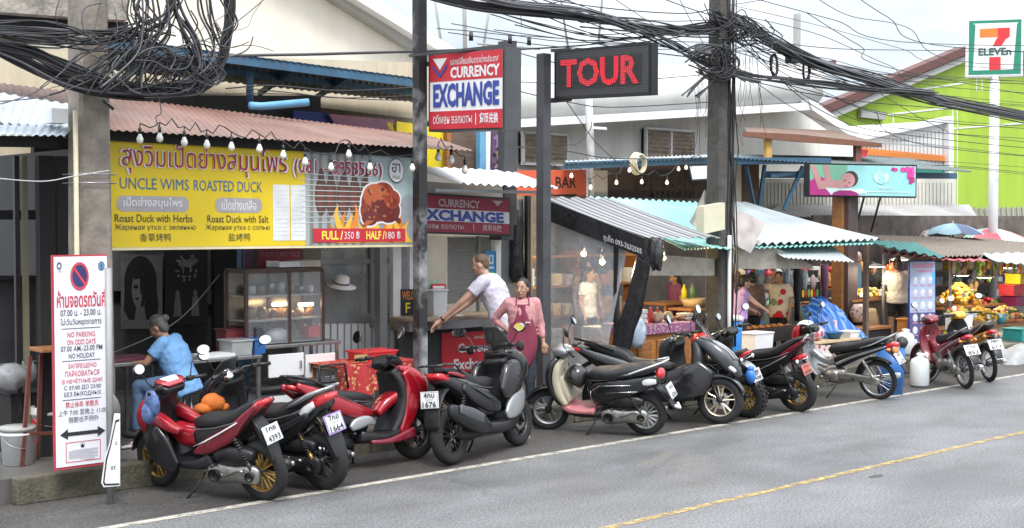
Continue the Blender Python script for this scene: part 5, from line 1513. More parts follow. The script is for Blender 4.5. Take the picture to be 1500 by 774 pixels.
# ---- 5: retro scooter with beige leg shield
def bike_five():
 wb=1.22;r=.262
 t=bike('motor_scooter','black retro scooter with cream and pink leg shield and silver seat rail',gr(944,637),rel(-.96,944),wb,9)
 wheel(t,wb/2,r,.085,SILV,.185,'wire',disc=False);wheel(t,-wb/2,r,.09,SILV,.18,8,disc=False)
 fork(t,(.46,.68),r,wb)
 f=MB();f.mat(0,True);arc_fender(f,wb/2,r,r+.035,-15,175,.07);f.build('front_fender',GLOSSB,t)
 part(t,'front_cover',GLOSSB,[(.42,.92,.13,.04),(.5,.84,.19,.05),(.53,.68,.21,.05),(.49,.5,.19,.05),(.4,.36,.16,.04)],2.6)
 part(t,'inner_leg_shield',BEIGE,[(.37,.91,.12,.03),(.42,.82,.18,.05),(.44,.66,.2,.06),(.4,.48,.2,.06),(.33,.36,.18,.04)],3)
 part(t,'front_pocket',BEIGE,[(.4,.7,.15,.05),(.36,.6,.165,.06),(.32,.48,.165,.05),(.3,.4,.15,.03)],3.4)
 part(t,'floorboard',PINKP,[(.38,.35,.17,.04),(.28,.3,.18,.045),(.12,.285,.17,.03),(-.02,.29,.16,.04)],4)
 part(t,'under_floor',SATB,[(.34,.25,.1,.03),(.1,.24,.14,.04),(-.15,.26,.12,.05)],3)
 part(t,'under_seat_body',GLOSSB,[(.02,.46,.12,.13),(-.1,.52,.16,.17),(-.35,.59,.185,.15),(-.6,.66,.16,.11),(-.82,.72,.09,.06)],2.4)
 m=MB();m.mat(0,True)
 for s in (1,-1):
  m.tube([(-.02,s*.168,.57),(-.12,s*.185,.63),(-.3,s*.193,.645),(-.5,s*.183,.655)],.006,6)
  m.tube([(-.2,s*.192,.55),(-.4,s*.196,.57),(-.58,s*.178,.58)],.005,6)
  m.tube([(.0,s*.168,.56),(.01,s*.163,.5),(.0,s*.158,.44)],.005,6)
 m.build('chrome_trim',CHROME,t)
 part(t,'seat',SEATM,[(.06,.69,.09,.06),(-.05,.73,.15,.075),(-.25,.755,.18,.06),(-.45,.79,.175,.07),(-.68,.83,.14,.06),(-.8,.86,.08,.025)],2.8)
 g=MB();g.mat(0,True)
 for s in (1,-1):g.tube([(-.36,s*.19,.76),(-.5,s*.2,.8),(-.72,s*.18,.88),(-.9,s*.1,.94)],.012,8)
 g.tube([(-.88,.11,.937),(-.93,0,.945),(-.88,-.11,.937)],.012,8)
 g.build('grab_rail',CHROME,t)
 part(t,'handlebar_cover',SILV,[(.26,.97,.08,.03),(.33,.99,.14,.06),(.42,1.0,.13,.07),(.5,.98,.08,.05)],2.4)
 handlebar(t,.31,1.0);mirrors(t,.32,1.03,.34,.26,(.012,.045,.06))
 m=MB();m.mat(0,True);m.ball((-.82,0,.77),(.06,.1,.07),16);m.build('tail_light',TAIL,t)
 part(t,'turn_signal',LENS,[(-.58,.665,.015,.02),(-.7,.69,.03,.04),(-.8,.7,.02,.025)],2.4,y0=.125,both=True)
 part(t,'rear_fender',SATB,[(-.7,.66,.07,.03),(-.84,.56,.08,.02),(-.96,.4,.075,.012),(-1.0,.33,.06,.008)],3)
 plate(t,(-.95,0,.57),.45,('1กน','ภูเก็ต','6766'))
 m=MB();m.mat(0,True);m.tube([(-1.0,-.06,.4),(-1.04,0,.36),(-1.0,.06,.4)],.02,8);m.build('reflector',LENS,t)
 cvt_engine(t,wb,r);muffler(t,wb,r);shock(t,wb,r,(-.44,0,.56),(1,));stand(t)
 return t
# ---- 6: grey-black maxi scooter facing the road
def bike_six():
 wb=1.51;r=.292
 fr=gr(1052,621)
 h=V(.5,-.866,0)
 t=bike('maxi_scooter','large black and grey maxi scooter with bronze front wheel pointing at the road',fr-h*wb,h,wb,6)
 wheel(t,wb/2,r,.12,BRONZE,.2,5,side=-1);wheel(t,-wb/2,r,.14,RIMB,.19,5,disc=False)
 fork(t,(.55,.72),r,wb,mt=STEEL)
 f=MB();f.mat(0,True);arc_fender(f,wb/2,r,r+.03,20,150,.07);f.build('front_fender',GREYB,t)
 part(t,'front_cowl',GREYB,[(.44,1.04,.13,.04),(.6,.98,.2,.09),(.78,.84,.22,.11),(.92,.7,.16,.08),(1.0,.6,.06,.03)],2.5)
 part(t,'cowl_stripe',SILV,[(.5,1.09,.02,.01),(.66,1.04,.025,.012),(.84,.93,.025,.012),(.95,.81,.015,.01)],2.6,y0=.13,both=True)
 part(t,'headlight',LENS,[(.76,.76,.02,.02),(.86,.74,.05,.035),(.96,.66,.03,.02)],2.6,y0=.13,both=True)
 part(t,'windscreen',SCREEN,[(.38,1.36,.1,.006),(.5,1.22,.16,.009),(.64,1.06,.19,.012),(.74,.97,.18,.012)],2.6)
 part(t,'leg_shield',SATB,[(.42,1.02,.16,.05),(.48,.86,.23,.08),(.46,.64,.25,.1),(.38,.44,.24,.08),(.26,.3,.2,.05)],3)
 part(t,'lower_cowl',GLOSSB,[(.6,.72,.05,.12),(.46,.54,.06,.2),(.28,.42,.05,.14),(-.05,.36,.04,.08),(-.25,.36,.03,.04)],2.8,y0=.215,both=True)
 part(t,'centre_tunnel',SATB,[(.4,.62,.14,.14),(.15,.5,.15,.16),(-.1,.48,.16,.12)],3)
 part(t,'floorboard',SATB,[(.45,.34,.22,.06),(.1,.3,.24,.05),(-.3,.34,.2,.08)],4)
 part(t,'under_seat_body',GLOSSB,[(.08,.52,.16,.12),(-.2,.58,.2,.16),(-.6,.68,.2,.14),(-.95,.82,.14,.08),(-1.15,.9,.06,.03)],2.6)
 part(t,'side_panel',GREYB,[(.02,.6,.03,.03),(-.3,.66,.04,.05),(-.7,.76,.045,.06),(-1.05,.88,.02,.025)],2.4,y0=.17,both=True)
 part(t,'seat',SEATM,[(.15,.7,.1,.05),(-.05,.71,.16,.07),(-.35,.74,.19,.06),(-.5,.83,.17,.08),(-.85,.92,.15,.055),(-1.02,.96,.08,.02)],2.8)
 part(t,'exhaust',SATB,[(-.3,.32,.04,.05),(-.5,.36,.06,.085),(-.8,.46,.065,.085),(-1.05,.56,.04,.06)],2.8,y0=-.2)
 g=MB();g.mat(0,True)
 for s in (1,-1):g.tube([(-.6,s*.17,.88),(-.85,s*.18,.97),(-1.08,s*.14,1.01),(-1.16,s*.03,1.02)],.016,8)
 g.build('grab_rail',BLK,t)
 handlebar(t,.33,1.1,.36);mirrors(t,.5,1.12,.37,.2,(.012,.045,.065))
 m=MB();m.mat(0,True)
 m.ball((.62,-.2,.6),.035,12);m.build('turn_signal',AMB,t)
 part(t,'tail_light',TAIL,[(-1.0,.84,.12,.03),(-1.12,.88,.09,.03),(-1.2,.9,.04,.015)],2.6)
 part(t,'rear_fender',SATB,[(-.9,.74,.08,.03),(-1.1,.62,.09,.02),(-1.2,.46,.08,.012)],3)
 cvt_engine(t,wb,r,SATB);stand(t,fwd=.12)
 return t
# ---- 7: small chunky-tyred black bike behind it
def bike_seven():
 wb=1.22;r=.28
 t=bike('motor_scooter','black scooter with chunky tyre and gold rim half hidden behind the maxi scooter',gr(1094,611),rel(-.86,1094),wb,8)
 wheel(t,wb/2,r,.11,GOLD,.17,6,True);wheel(t,-wb/2,r,.13,GOLD,.17,6,True,side=1)
 fork(t,(.46,.7),r,wb)
 part(t,'leg_shield',SATB,[(.36,.95,.1,.04),(.44,.84,.16,.06),(.46,.68,.18,.07),(.4,.46,.17,.06),(.28,.31,.15,.04)],3)
 part(t,'front_cowl',GREYB,[(.42,1.0,.1,.04),(.54,.9,.15,.08),(.58,.72,.14,.08),(.54,.55,.08,.04)],2.5)
 part(t,'floorboard',SATB,[(.32,.33,.15,.05),(.1,.31,.16,.04),(-.1,.35,.14,.06)],4)
 part(t,'under_seat_body',GLOSSB,[(.0,.5,.11,.12),(-.2,.57,.13,.11),(-.45,.68,.12,.08),(-.7,.79,.07,.04)],2.8)
 part(t,'seat',SEATM,[(.03,.69,.08,.05),(-.08,.72,.12,.06),(-.3,.75,.14,.055),(-.5,.81,.12,.055),(-.72,.87,.08,.03)],2.8)
 part(t,'tail_light',TAIL,[(-.64,.8,.08,.025),(-.76,.84,.07,.03),(-.84,.86,.03,.015)],2.6)
 signals(t,(-.76,.14,.78),(.03,.025,.03),LENS,-.7)
 handlebar(t,.31,1.02);mirrors(t,.31,1.05,.36,.26,(.012,.04,.06))
 part(t,'rear_fender',SILV,[(-.64,.72,.06,.03),(-.78,.68,.08,.025),(-.92,.6,.07,.014),(-.98,.42,.06,.01)],3)
 plate(t,(-.95,0,.56),.5,('2กค','ภูเก็ต','908'))
 m=MB();m.mat(0,True)
 m.sweep([(-wb/2+.5,r+.02,.025,.05),(-wb/2+.25,r+.02,.03,.045),(-wb/2-.02,r,.025,.04)],3,10,y0=.12)
 m.build('swing_arm',SATB,t)
 shock(t,wb,r,(-.44,0,.6),(1,));stand(t)
 return t
# ---- 8: black scooter with raised tail and red paper plate
def bike_eight():
 wb=1.3;r=.28
 t=bike('motor_scooter','black scooter with dark red tail, red temporary plate and gold rims',gr(1168,603),rel(-.88,1166),wb,8)
 wheel(t,wb/2,r,.11,GOLD,.185,5);wheel(t,-wb/2,r,.13,GOLD,.185,5,side=1)
 fork(t,(.48,.7),r,wb)
 f=MB();f.mat(0,True);arc_fender(f,wb/2,r,r+.03,10,140,.07);f.build('front_fender',SATB,t)
 part(t,'front_cowl',GLOSSB,[(.42,1.02,.1,.04),(.55,.94,.17,.08),(.62,.78,.18,.09),(.6,.58,.1,.05)],2.5)
 part(t,'leg_shield',SATB,[(.36,.98,.11,.04),(.45,.86,.18,.06),(.46,.68,.2,.07),(.4,.46,.19,.06),(.28,.32,.16,.04)],3)
 part(t,'centre_tunnel',SATB,[(.36,.58,.08,.1),(.15,.5,.09,.12),(-.05,.52,.1,.1)],3)
 part(t,'floorboard',SATB,[(.36,.33,.17,.05),(.1,.3,.18,.04),(-.15,.35,.16,.07)],4)
 part(t,'under_seat_body',SATB,[(.02,.5,.12,.14),(-.2,.58,.14,.13),(-.5,.7,.12,.08),(-.8,.86,.07,.04),(-.96,.95,.03,.02)],2.6)
 part(t,'side_panel',DRED,[(-.4,.74,.02,.02),(-.58,.8,.03,.04),(-.78,.89,.03,.035),(-.98,.98,.015,.015)],2.4,y0=.09,both=True)
 part(t,'seat',SEATM,[(.08,.72,.09,.05),(-.05,.74,.14,.065),(-.3,.79,.155,.055),(-.48,.86,.14,.06),(-.72,.95,.1,.04),(-.88,1.0,.06,.02)],2.8)
 part(t,'handlebar_cover',SATB,[(.25,1.02,.09,.03),(.33,1.05,.14,.05),(.44,1.02,.1,.04)],2.8)
 handlebar(t,.31,1.07);mirrors(t,.31,1.09,.36,.22)
 part(t,'tail_light',TAIL,[(-.7,.7,.06,.03),(-.84,.74,.075,.04),(-.94,.76,.04,.025)],2.6)
 signals(t,(-.86,.13,.7),(.03,.025,.03),LENS,-.8)
 part(t,'rear_fender',SATB,[(-.68,.72,.06,.03),(-.84,.62,.08,.02),(-.96,.48,.07,.012),(-1.02,.36,.06,.008)],3)
 plate(t,(-.95,0,.58),.45,('ป้าย','ภูเก็ต','แดง'),base=PLR,style=2,h=.15)
 cvt_engine(t,wb,r,SATB);muffler(t,wb,r);shock(t,wb,r,(-.5,0,.66),(1,-1));stand(t)
 return t
# ---- underbone motorbikes
def underbone(label,rear,head,body,body2,shield,lean,seat_up=0.,pl=('1กก','ภูเก็ต','525'),long_plate=False):
 wb=1.24;r=.285
 t=bike('motorbike',label,rear,head,wb,lean)
 wheel(t,wb/2,r,.065,STEEL,.23,'wire',disc=True);wheel(t,-wb/2,r,.072,STEEL,.23,'wire',disc=False)
 fork(t,(.42,.72),r,wb,mt=STEEL,y=.065)
 f=MB();f.mat(0,True);arc_fender(f,wb/2,r,r+.025,0,165,.05);f.build('front_fender',body,t)
 m=MB();m.mat(0,True);arc_fender(m,-wb/2,r,r+.04,5,130,.05);m.build('rear_mudguard',SATB,t)
 part(t,'leg_shield',shield,[(.38,.92,.1,.03),(.42,.8,.17,.035),(.41,.64,.19,.035),(.34,.46,.2,.035),(.22,.32,.19,.025)],2.8)
 part(t,'front_cover',body,[(.4,.9,.1,.04),(.47,.8,.12,.05),(.47,.66,.1,.04),(.42,.54,.06,.02)],2.4)
 part(t,'main_tunnel',body2,[(.36,.66,.06,.05),(.2,.54,.06,.05),(.06,.52,.07,.06),(-.06,.58,.08,.09)],2.6)
 part(t,'side_cover',body,[(.0,.5,.07,.1),(-.16,.58,.11,.1),(-.4,.67,.11,.07),(-.7,.77,.08,.045),(-.88,.83,.04,.02)],2.6)
 part(t,'stripe',SILV,[(-.05,.5,.008,.02),(-.3,.62,.012,.018),(-.6,.73,.012,.015),(-.8,.8,.008,.008)],2.4,y0=.105,both=True)
 su=seat_up
 part(t,'seat',SEATM,[(.06,.67,.08,.05),(-.03,.72,.115,.07),(-.25,.75,.125,.06),(-.45,.79+su*.4,.12,.06),(-.68,.84+su,.1,.045),(-.8,.87+su,.06,.02)],2.8)
 g=MB();g.mat(0,True)
 for s in (1,-1):g.tube([(-.42,s*.12,.76),(-.6,s*.135,.82),(-.82,s*.1,.9+su),(-.92,s*.03,.95+su)],.011,8)
 g.build('grab_rail',SILV,t)
 part(t,'headlight_cover',body,[(.26,.96,.07,.03),(.34,.99,.12,.06),(.43,.98,.12,.07),(.5,.93,.07,.04)],2.4)
 m=MB();m.mat(0,True);m.ball((.47,0,.95),(.05,.08,.055),14);m.build('headlight',LENS,t)
 handlebar(t,.3,1.0);mirrors(t,.31,1.02,.36,.24,(.012,.055,.042))
 part(t,'tail_light',TAIL,[(-.78,.79,.07,.03),(-.88,.82,.065,.035),(-.95,.82,.03,.02)],2.6)
 signals(t,(-.84,.12,.76),(.035,.025,.025),AMB,-.82)
 part(t,'rear_fender',SATB,[(-.78,.74,.06,.02),(-.88,.66,.065,.014),(-1.0,.52,.06,.01),(-1.05,.42,.05,.008)],3)
 plate(t,(-.955,0,.63),.55,pl)
 # horizontal single and its crankcase
 e=MB();e.mat(0,True)
 e.sweep([(-.16,.33,.08,.1),(.0,.31,.11,.115),(.12,.31,.09,.095),(.17,.33,.06,.06)],3,12)
 e.sweep([(.15,.35,.05,.05),(.3,.4,.055,.055),(.34,.41,.04,.04)],3.5,12)
 for k in range(5):
  e.lathe([(.05,-.004),(.078,-.004),(.078,.004),(.05,.004)],14,Matrix.Rotation(1.25,3,'Y'),(.18+k*.028,0,.36+k*.009))
 o=e.build('engine',ALU,t)
 for s in (1,-1):
  c=MB();c.mat(0,True);c.lathe([(.001,.01),(.06,.01),(.085,-.005),(.095,-.03)],20,RY if s < 0 else Matrix.Rotation(-PI/2,3,'X'),(0,s*.115,.31));c.build('casing',ALU,o)
 cc=MB();cc.mat(0,True)
 cc.sweep([(-.06,.33,.02,.05),(-.2,.325,.025,.06),(-.42,.31,.022,.055),(-.62,r,.025,.06),(-.69,r,.015,.035)],3.2,12,y0=.1)
 cc.build('chain_case',ALU,t)
 mf=MB();mf.mat(0,True)
 mf.tube([(.3,-.03,.37),(.28,-.1,.24),(.0,-.13,.2),(-.3,-.13,.22)],.017,8)
 mf.tube([(-.26,-.13,.22),(-.34,-.135,.23),(-.8,-.15,.32),(-.9,-.155,.345)],[.022,.045,.05,.03],12)
 mf.build('exhaust',CHROME,t)
 shock(t,wb,r,(-.46,0,.6),(1,-1),spring=STEEL,body=STEEL);stand(t)
 p=MB();p.mat(0,True)
 p.tube([(.05,-.24,.27),(.05,.24,.27)],.011,6)
 for s in (1,-1):p.tube([(.05,s*.15,.27),(.05,s*.25,.27)],.02,8);p.tube([(-.3,s*.1,.28),(-.32,s*.21,.34)],.015,7)
 p.tube([(.05,.13,.3),(.16,.15,.28),(.2,.16,.29)],.008,6)
 p.build('foot_peg',BLK,t)
 return t
def bike_nine():
 t=underbone('black underbone motorbike with long seat, silver engine and red-white front cowl',gr(1285,585),rel(-.93,1285),SATB,SILV,SILV,7,.03,('1กจ','ภูเก็ต','2210'))
 part(t,'front_fairing',REDP,[(.5,1.04,.09,.03),(.56,.96,.13,.06),(.58,.82,.12,.06),(.54,.68,.07,.03)],2.5)
 m=MB();m.mat(0,True)
 m.sweep([(.3,1.0,.05,.01),(.4,1.06,.11,.02),(.5,1.06,.11,.03),(.56,1.0,.08,.02)],2.6)
 m.build('white_cowl',WHITEC,t)
 return t
def bike_ten():
 return underbone('dark red underbone motorbike beside the white jugs, seen from behind',gr(1414,569),rel(-.45,1413),DRED,DRED,DRED,7,.02,('1กฎ','ภูเก็ต','853'))
def bike_eleven():
 return underbone('black and orange-yellow motorbike at the far right end of the row',gr(1449,559),rel(-.42,1446),YELP,SATB,SATB,6,.05,('กพต','ภูเก็ต','617'))
REAR=('seat','tail_light','turn_signal','rear_fender','licence_plate','grab_rail','side_panel','under_seat_body','luggage_rack','side_stripe','reflector')
def trim(t,wb,r,seat,side,dec,dm=None,z0=.31):
 "small fittings: seat piping, side lines, cables, pegs, kick starter, bolts"
 for s in (1,-1):
  m=MB();m.mat(0,True);m.tube([V(x,s*y,z) for x,y,z in seat],.006,5);m.build('seat_piping',mat('seat piping',(.1,.1,.105),.5),t)
  if side:m=MB();m.mat(0,True);m.tube([V(x,s*y,z) for x,y,z in side],[.002]+[.008]*(len(side)-2)+[.002],6);m.build('side_line',dm or SILV,t)
  m=MB();m.mat(0,True);m.tube([(-.22,s*.1,z0+.02),(-.26,s*.2,z0+.05)],.013,6);m.tube([(-.26,s*.18,z0+.05),(-.28,s*.26,z0+.06)],.016,6);m.build('foot_peg',BLK,t)
  m=MB();m.mat(0,True);m.tube([(.28,s*.2,1.02),(.4,s*.19,.98),(.42,s*.1,.86),(.4,s*.06,.7)],.006,5);m.build('brake_cable',BLK,t)
 m=MB();m.mat(0,True);m.tube([(-wb/2+.3,.19,r-.03),(-wb/2+.12,.2,r+.05),(-wb/2+.06,.21,r+.06)],.009,6);m.tube([(-wb/2+.06,.19,r+.06),(-wb/2+.05,.25,r+.062)],.011,6);m.build('kick_starter',STEEL,t)
 for k,(x,y,z) in enumerate(dec):
  m=MB();m.mat(0,True);m.ball((x,y,z),(.012,.006,.012),8);m.build('bolt',STEEL,t)
def shorten(t,k,lift=0.):
 "draw the tail in towards the rear axle"
 for o in t.children:
  if o.name.split('.')[0] in REAR:
   for v in o.data.vertices:
    if v.co.x <-.45:v.co.z += lift*min(1,(-.45-v.co.x)/.4);v.co.x=-.45+(v.co.x+.45)*k
 return t
BIKES=[f() for f in (bike_one,bike_two,bike_three,bike_four,bike_five,bike_six,bike_seven,bike_eight,bike_nine,bike_ten,bike_eleven)]
for i_,k_,l_ in ((0,.66,.02),(1,.74,.02),(2,.74,0),(3,.78,0),(6,.66,.02),(7,.72,.02)):shorten(BIKES[i_],k_,l_)
SP_=[(.04,.1,.655),(-.1,.135,.665),(-.3,.15,.7),(-.48,.14,.75),(-.62,.11,.81)]
SD_=[(.0,.165,.5),(-.15,.172,.56),(-.35,.172,.66),(-.5,.16,.74),(-.6,.14,.8)]
BOLTS=[(-.4,.175,.33),(-.55,.17,.31),(-.3,.17,.26),(-.62,.175,.24)]
for i_,dz,sd,dm in ((0,0,SD_,WHITEC),(1,0,[(.02,.2,.44),(-.2,.205,.5),(-.45,.2,.62),(-.58,.18,.7)],SATB),(2,.01,[(-.06,.205,.62),(-.25,.207,.7),(-.45,.2,.79),(-.62,.185,.85)],GLOSSB),(3,.06,[(.02,.22,.54),(-.2,.222,.64),(-.42,.21,.76),(-.56,.19,.84)],GREYB),(4,.02,None,None),(7,.03,SD_,SILV),(6,.01,SD_,GREYB)):
 trim(BIKES[i_],1.3,.28,[(x,y+.015+(.02 if i_ in (1,2,3) else 0),z+dz) for x,y,z in SP_],sd,BOLTS,dm)
STEER=('handlebar','mirror','fork','front_fender','handlebar_cover','gauge_panel','gauge_glass','brake_cable','gauge','hand_guard','phone_holder','headlight_cover','headlight')
def steer(t,deg,full=True):
 "turn the bars and the front wheel about the steering head"
 R=Matrix.Rotation(math.radians(deg),3,'Z');a=V(.42,0,0)
 for o in t.children:
  n=o.name.split('.')[0]
  if n in STEER or n == 'plaid_grip_cover' or (n == 'wheel' and o.location.x > 0):
   o.location=R @ (o.location-a)+a;o.rotation_euler=(0,0,math.radians(deg))
steer(BIKES[0],-7);steer(BIKES[1],-10);steer(BIKES[4],12);steer(BIKES[8],10);steer(BIKES[9],14);steer(BIKES[10],12)
for i_,b_ in enumerate(BIKES):b_.scale=(1.05,)*3 if i_ < 4 else (1.03,)*3
BIKES[0].location += V(-.02,-.02,0)
# ------------------------------------------------------------------ people
def capsule(mb,p0,p1,r0,r1,n=12):
 p0,p1=Vector(p0),Vector(p1)
 d=(p1-p0)
 L=d.length
 t=d.normalized() if L > 1e-6 else V(0,0,1)
 pts,rs=[],[]
 for a in (-1,-.8,-.45):pts.append(p0+t*r0*a);rs.append(max(.0008,r0*math.sqrt(1-a*a)))
 for f in (0,.5,1):pts.append(p0.lerp(p1,f));rs.append(r0+(r1-r0)*f)
 for a in (.45,.8,1):pts.append(p1+t*r1*a);rs.append(max(.0008,r1*math.sqrt(1-a*a)))
 mb.tube(pts,rs,n)
def cone(mb,p0,p1,r0,r1,n=14):
 mb.tube([p0,Vector(p0).lerp(Vector(p1),.5),p1],[r0,(r0+r1)/2,r1],n)
EYEW=mat('eye white',(.7,.68,.66),.3,var=0)
DARKI=mat('dark iris',(.02,.012,.01),.2,var=0)
LIP=mat('lips',(.3,.09,.08),.5,var=0)
SHOE=mat('dark shoe',(.03,.028,.03),.6)
def person(label,foot,face,J=None,s=1.,skin=SKIN,hair=HAIR,top=None,bottom=None,sleeve=.55,legs='long',look=0.,nod=0.,hairstyle='bun',bulk=1.,shirt_len=0.,shoes=SHOE,full=True,open_collar=False):
 "J: joints as (ahead, left, up) metres for a 1.6 m figure; face: horizontal facing"
 F=Vector((face[0],face[1],0)).normalized();Lf=V(-F.y,F.x,0)
 foot=Vector(foot)
 D=dict(pelvis=(0,0,.9),chest=(.0,0,1.2),neck=(-.01,0,1.36),head=(.02,0,1.485),
    sL=(0,.165,1.315),sR=(0,-.165,1.315),eL=(-.02,.22,1.06),eR=(-.02,-.22,1.06),wL=(.06,.23,.84),wR=(.06,-.23,.84),
    hL=(0,.085,.88),hR=(0,-.085,.88),kL=(.03,.095,.48),kR=(.03,-.095,.48),aL=(0,.1,.09),aR=(0,-.1,.09))
 D.update(J or {})
 W=lambda q:foot+(F*q[0]+Lf*q[1]+V(0,0,q[2]))*s
 P={k:W(v) for k,v in D.items()}
 hd=F*math.cos(look)+Lf*math.sin(look)          # where the head looks
 hd=(hd*math.cos(nod)+V(0,0,-1)*math.sin(nod)).normalized()
 hl=V(0,0,1).cross(hd).normalized();hu=hd.cross(hl)
 HM=Matrix((hd,hl,hu)).transposed()
 H=lambda x,y,z:P['head']+(hd*x+hl*y+hu*z)*s
 up=(P['neck']-P['pelvis']).normalized()
 lv=(P['sL']-P['sR']).normalized()
 fv=lv.cross(up).normalized()
 def torso(mb,grow=0.,lo=-.06,k=bulk):
  rows=[(lo,.15,.112),(.0,.158,.115),(.2,.142,.1),(.45,.15,.112),(.7,.162,.115),(.86,.155,.1),(.94,.11,.078),(1.,.056,.056)]
  rings=[]
  for f,a,b in rows:
   c=P['pelvis'].lerp(P['chest'],f/.65) if f < .65 else P['chest'].lerp(P['neck'],(f-.65)/.35)
   if f < 0:c=P['pelvis']+up*f*.8*s
   kk=k if f < .8 else 1+(k-1)*.4
   rings.append([c+(lv*math.cos(g)*(a*kk+grow)+fv*math.sin(g)*(b*kk+grow))*s for g in [2*PI*i/18 for i in range(18)]])
  mb.loft(rings)
 b=MB()
 torso(b)
 capsule(b,P['neck']-up*.03*s,H(-.015,0,-.06),.05*s,.046*s)
 b.ball(H(-.005,0,.02),(.095*s,.075*s,.105*s),16,HM)
 b.ball(H(.015,0,-.04),(.07*s,.062*s,.075*s),14,HM)
 b.ball(H(.055,0,-.085),(.028*s,.034*s,.024*s),10,HM)
 capsule(b,H(.083,0,.015),H(.103,0,-.02),.010*s,.015*s,8)
 for q in (1,-1):
  b.ball(H(-.005,q*.077,-.01),(.022*s,.01*s,.034*s),8,HM)
  b.ball(H(.06,q*.038,-.022),(.022*s,.022*s,.02*s),8,HM)
 b.ball(H(.085,0,-.052),(.013*s,.026*s,.011*s),8,HM)
 for q in 'LR':
  sg=1 if q == 'L' else-1
  S,E,Wr=P['s'+q],P['e'+q],P['w'+q]
  capsule(b,P['chest'].lerp(P['neck'],.6),S,.07*s,.052*s)
  capsule(b,S,E,.048*s*bulk,.036*s);capsule(b,E,Wr,.036*s,.024*s)
  d=(Wr-E).normalized()
  side=d.cross(F)
  if side.length < .2:side=d.cross(V(0,0,1))
  side.normalize()
  nrm=side.cross(d)
  palm=Wr+d*.05*s
  capsule(b,Wr,palm,.023*s,.032*s)
  PM=Matrix((d,side,nrm)).transposed()
  b.ball(palm+d*.01*s,(.045*s,.04*s,.018*s),10,PM)
  for i,(o_,ln) in enumerate(((-.03,.062),(-.01,.072),(.011,.068),(.031,.052))):
   a0=palm+(d*.04+side*o_)*s
   a1=a0+(d*ln*.55-nrm*.012)*s
   a2=a1+(d*ln*.4-nrm*.024)*s
   capsule(b,a0,a1,.0098*s,.0092*s,8);capsule(b,a1,a2,.0092*s,.008*s,8)
  t0=Wr+(d*.03-side*.026)*s
  t1=t0+(d*.03-side*.026-nrm*.01)*s
  capsule(b,t0,t1,.0125*s,.0105*s,8);capsule(b,t1,t1+(d*.028-side*.004-nrm*.01)*s,.0105*s,.009*s,8)
  if full:
   capsule(b,P['h'+q],P['k'+q],.078*s*bulk,.052*s);capsule(b,P['k'+q],P['a'+q],.052*s,.036*s)
   A=P['a'+q]
   capsule(b,A-V(0,0,.05*s)-F*.03*s,A-V(0,0,.062*s)+F*.13*s,.034*s,.026*s)
 o=b.build('person',skin,None,foot,rem=.0092)
 tag(o,label,'person')
 # clothing and hair, each a child in the figure's own coordinates
 def child(mb,name,m,rem=.014,na=0.):
  c=mb.build(name,m,None,foot,rem=rem,noise_amp=na) if rem else mb.build(name,m,None,foot)
  c.parent=o;c.location=(0,0,0)
  return c
 if top:
  m=MB();torso(m,.026,-.12-shirt_len)
  for q in 'LR':
   S,E,Wr=P['s'+q],P['e'+q],P['w'+q]
   capsule(m,P['chest'].lerp(P['neck'],.55),S,.085*s,.066*s)
   if sleeve <= 1:cone(m,S,S.lerp(E,sleeve),.066*s*bulk,.062*s*bulk);m.ball(S,.066*s*bulk,12)
   else:
    cone(m,S,E,.064*s*bulk,.05*s);m.ball(S,.064*s*bulk,12);m.ball(E,.05*s,10);cone(m,E,E.lerp(Wr,sleeve-1),.05*s,.04*s)
  child(m,'shirt',top,.012,.012*s)
 if bottom and full:
  m=MB()
  rings=[]
  for f,a in ((.1,.14),(.04,.152),(-.06,.162),(-.13,.15)):
   c=P['pelvis']+up*f*s
   rings.append([c+(lv*math.cos(g)*(a*bulk+.004)+fv*math.sin(g)*(a*.72*bulk+.002))*s for g in [2*PI*i/16 for i in range(16)]])
  m.loft(rings)
  for q in 'LR':
   cone(m,P['h'+q],P['k'+q].lerp(P['h'+q],0 if legs == 'long' else .15),.094*s*bulk,.068*s);m.ball(P['h'+q],.094*s*bulk,12)
   if legs == 'long':m.ball(P['k'+q],.068*s,10);cone(m,P['k'+q],P['a'+q],.068*s,.055*s)
  child(m,'trousers' if legs == 'long' else 'shorts',bottom,.013,.01*s)
 if full and shoes:
  for q in 'LR':
   m=MB();A=P['a'+q]
   m.mat(0,True)
   M_=Matrix((F,Lf,V(0,0,1))).transposed()
   m.ball(A+F*.045*s-V(0,0,.052*s),(.135*s,.048*s,.038*s),14,M_)
   child(m,'shoe',shoes,None)
 h=MB()
 if hairstyle == 'cap':
  pass
 if hairstyle != 'none':
  h.ball(H(-.022,0,.04),(.098*s,.085*s,.098*s),16,HM)
  h.ball(H(-.05,0,-.01),(.062*s,.08*s,.09*s),12,HM)
  if hairstyle == 'bun':h.ball(H(-.125,0,.045),.042*s,10)
  if hairstyle == 'topbun':h.ball(H(-.06,0,.14),.05*s,10)
  if hairstyle == 'tail':
   capsule(h,H(-.11,0,.04),H(-.15,0,-.08),.03*s,.035*s);capsule(h,H(-.15,0,-.08),H(-.13,0,-.24),.035*s,.012*s)
  if hairstyle == 'long':
   capsule(h,H(-.06,.04,0),H(-.1,.05,-.3),.06*s,.04*s);capsule(h,H(-.06,-.04,0),H(-.1,-.05,-.3),.06*s,.04*s)
  if hairstyle == 'short':
   h=MB();h.ball(H(-.016,0,.042),(.096*s,.081*s,.086*s),16,HM);h.ball(H(-.06,0,-.005),(.045*s,.066*s,.06*s),12,HM)
  child(h,'hair',hair,.012,.006*s)
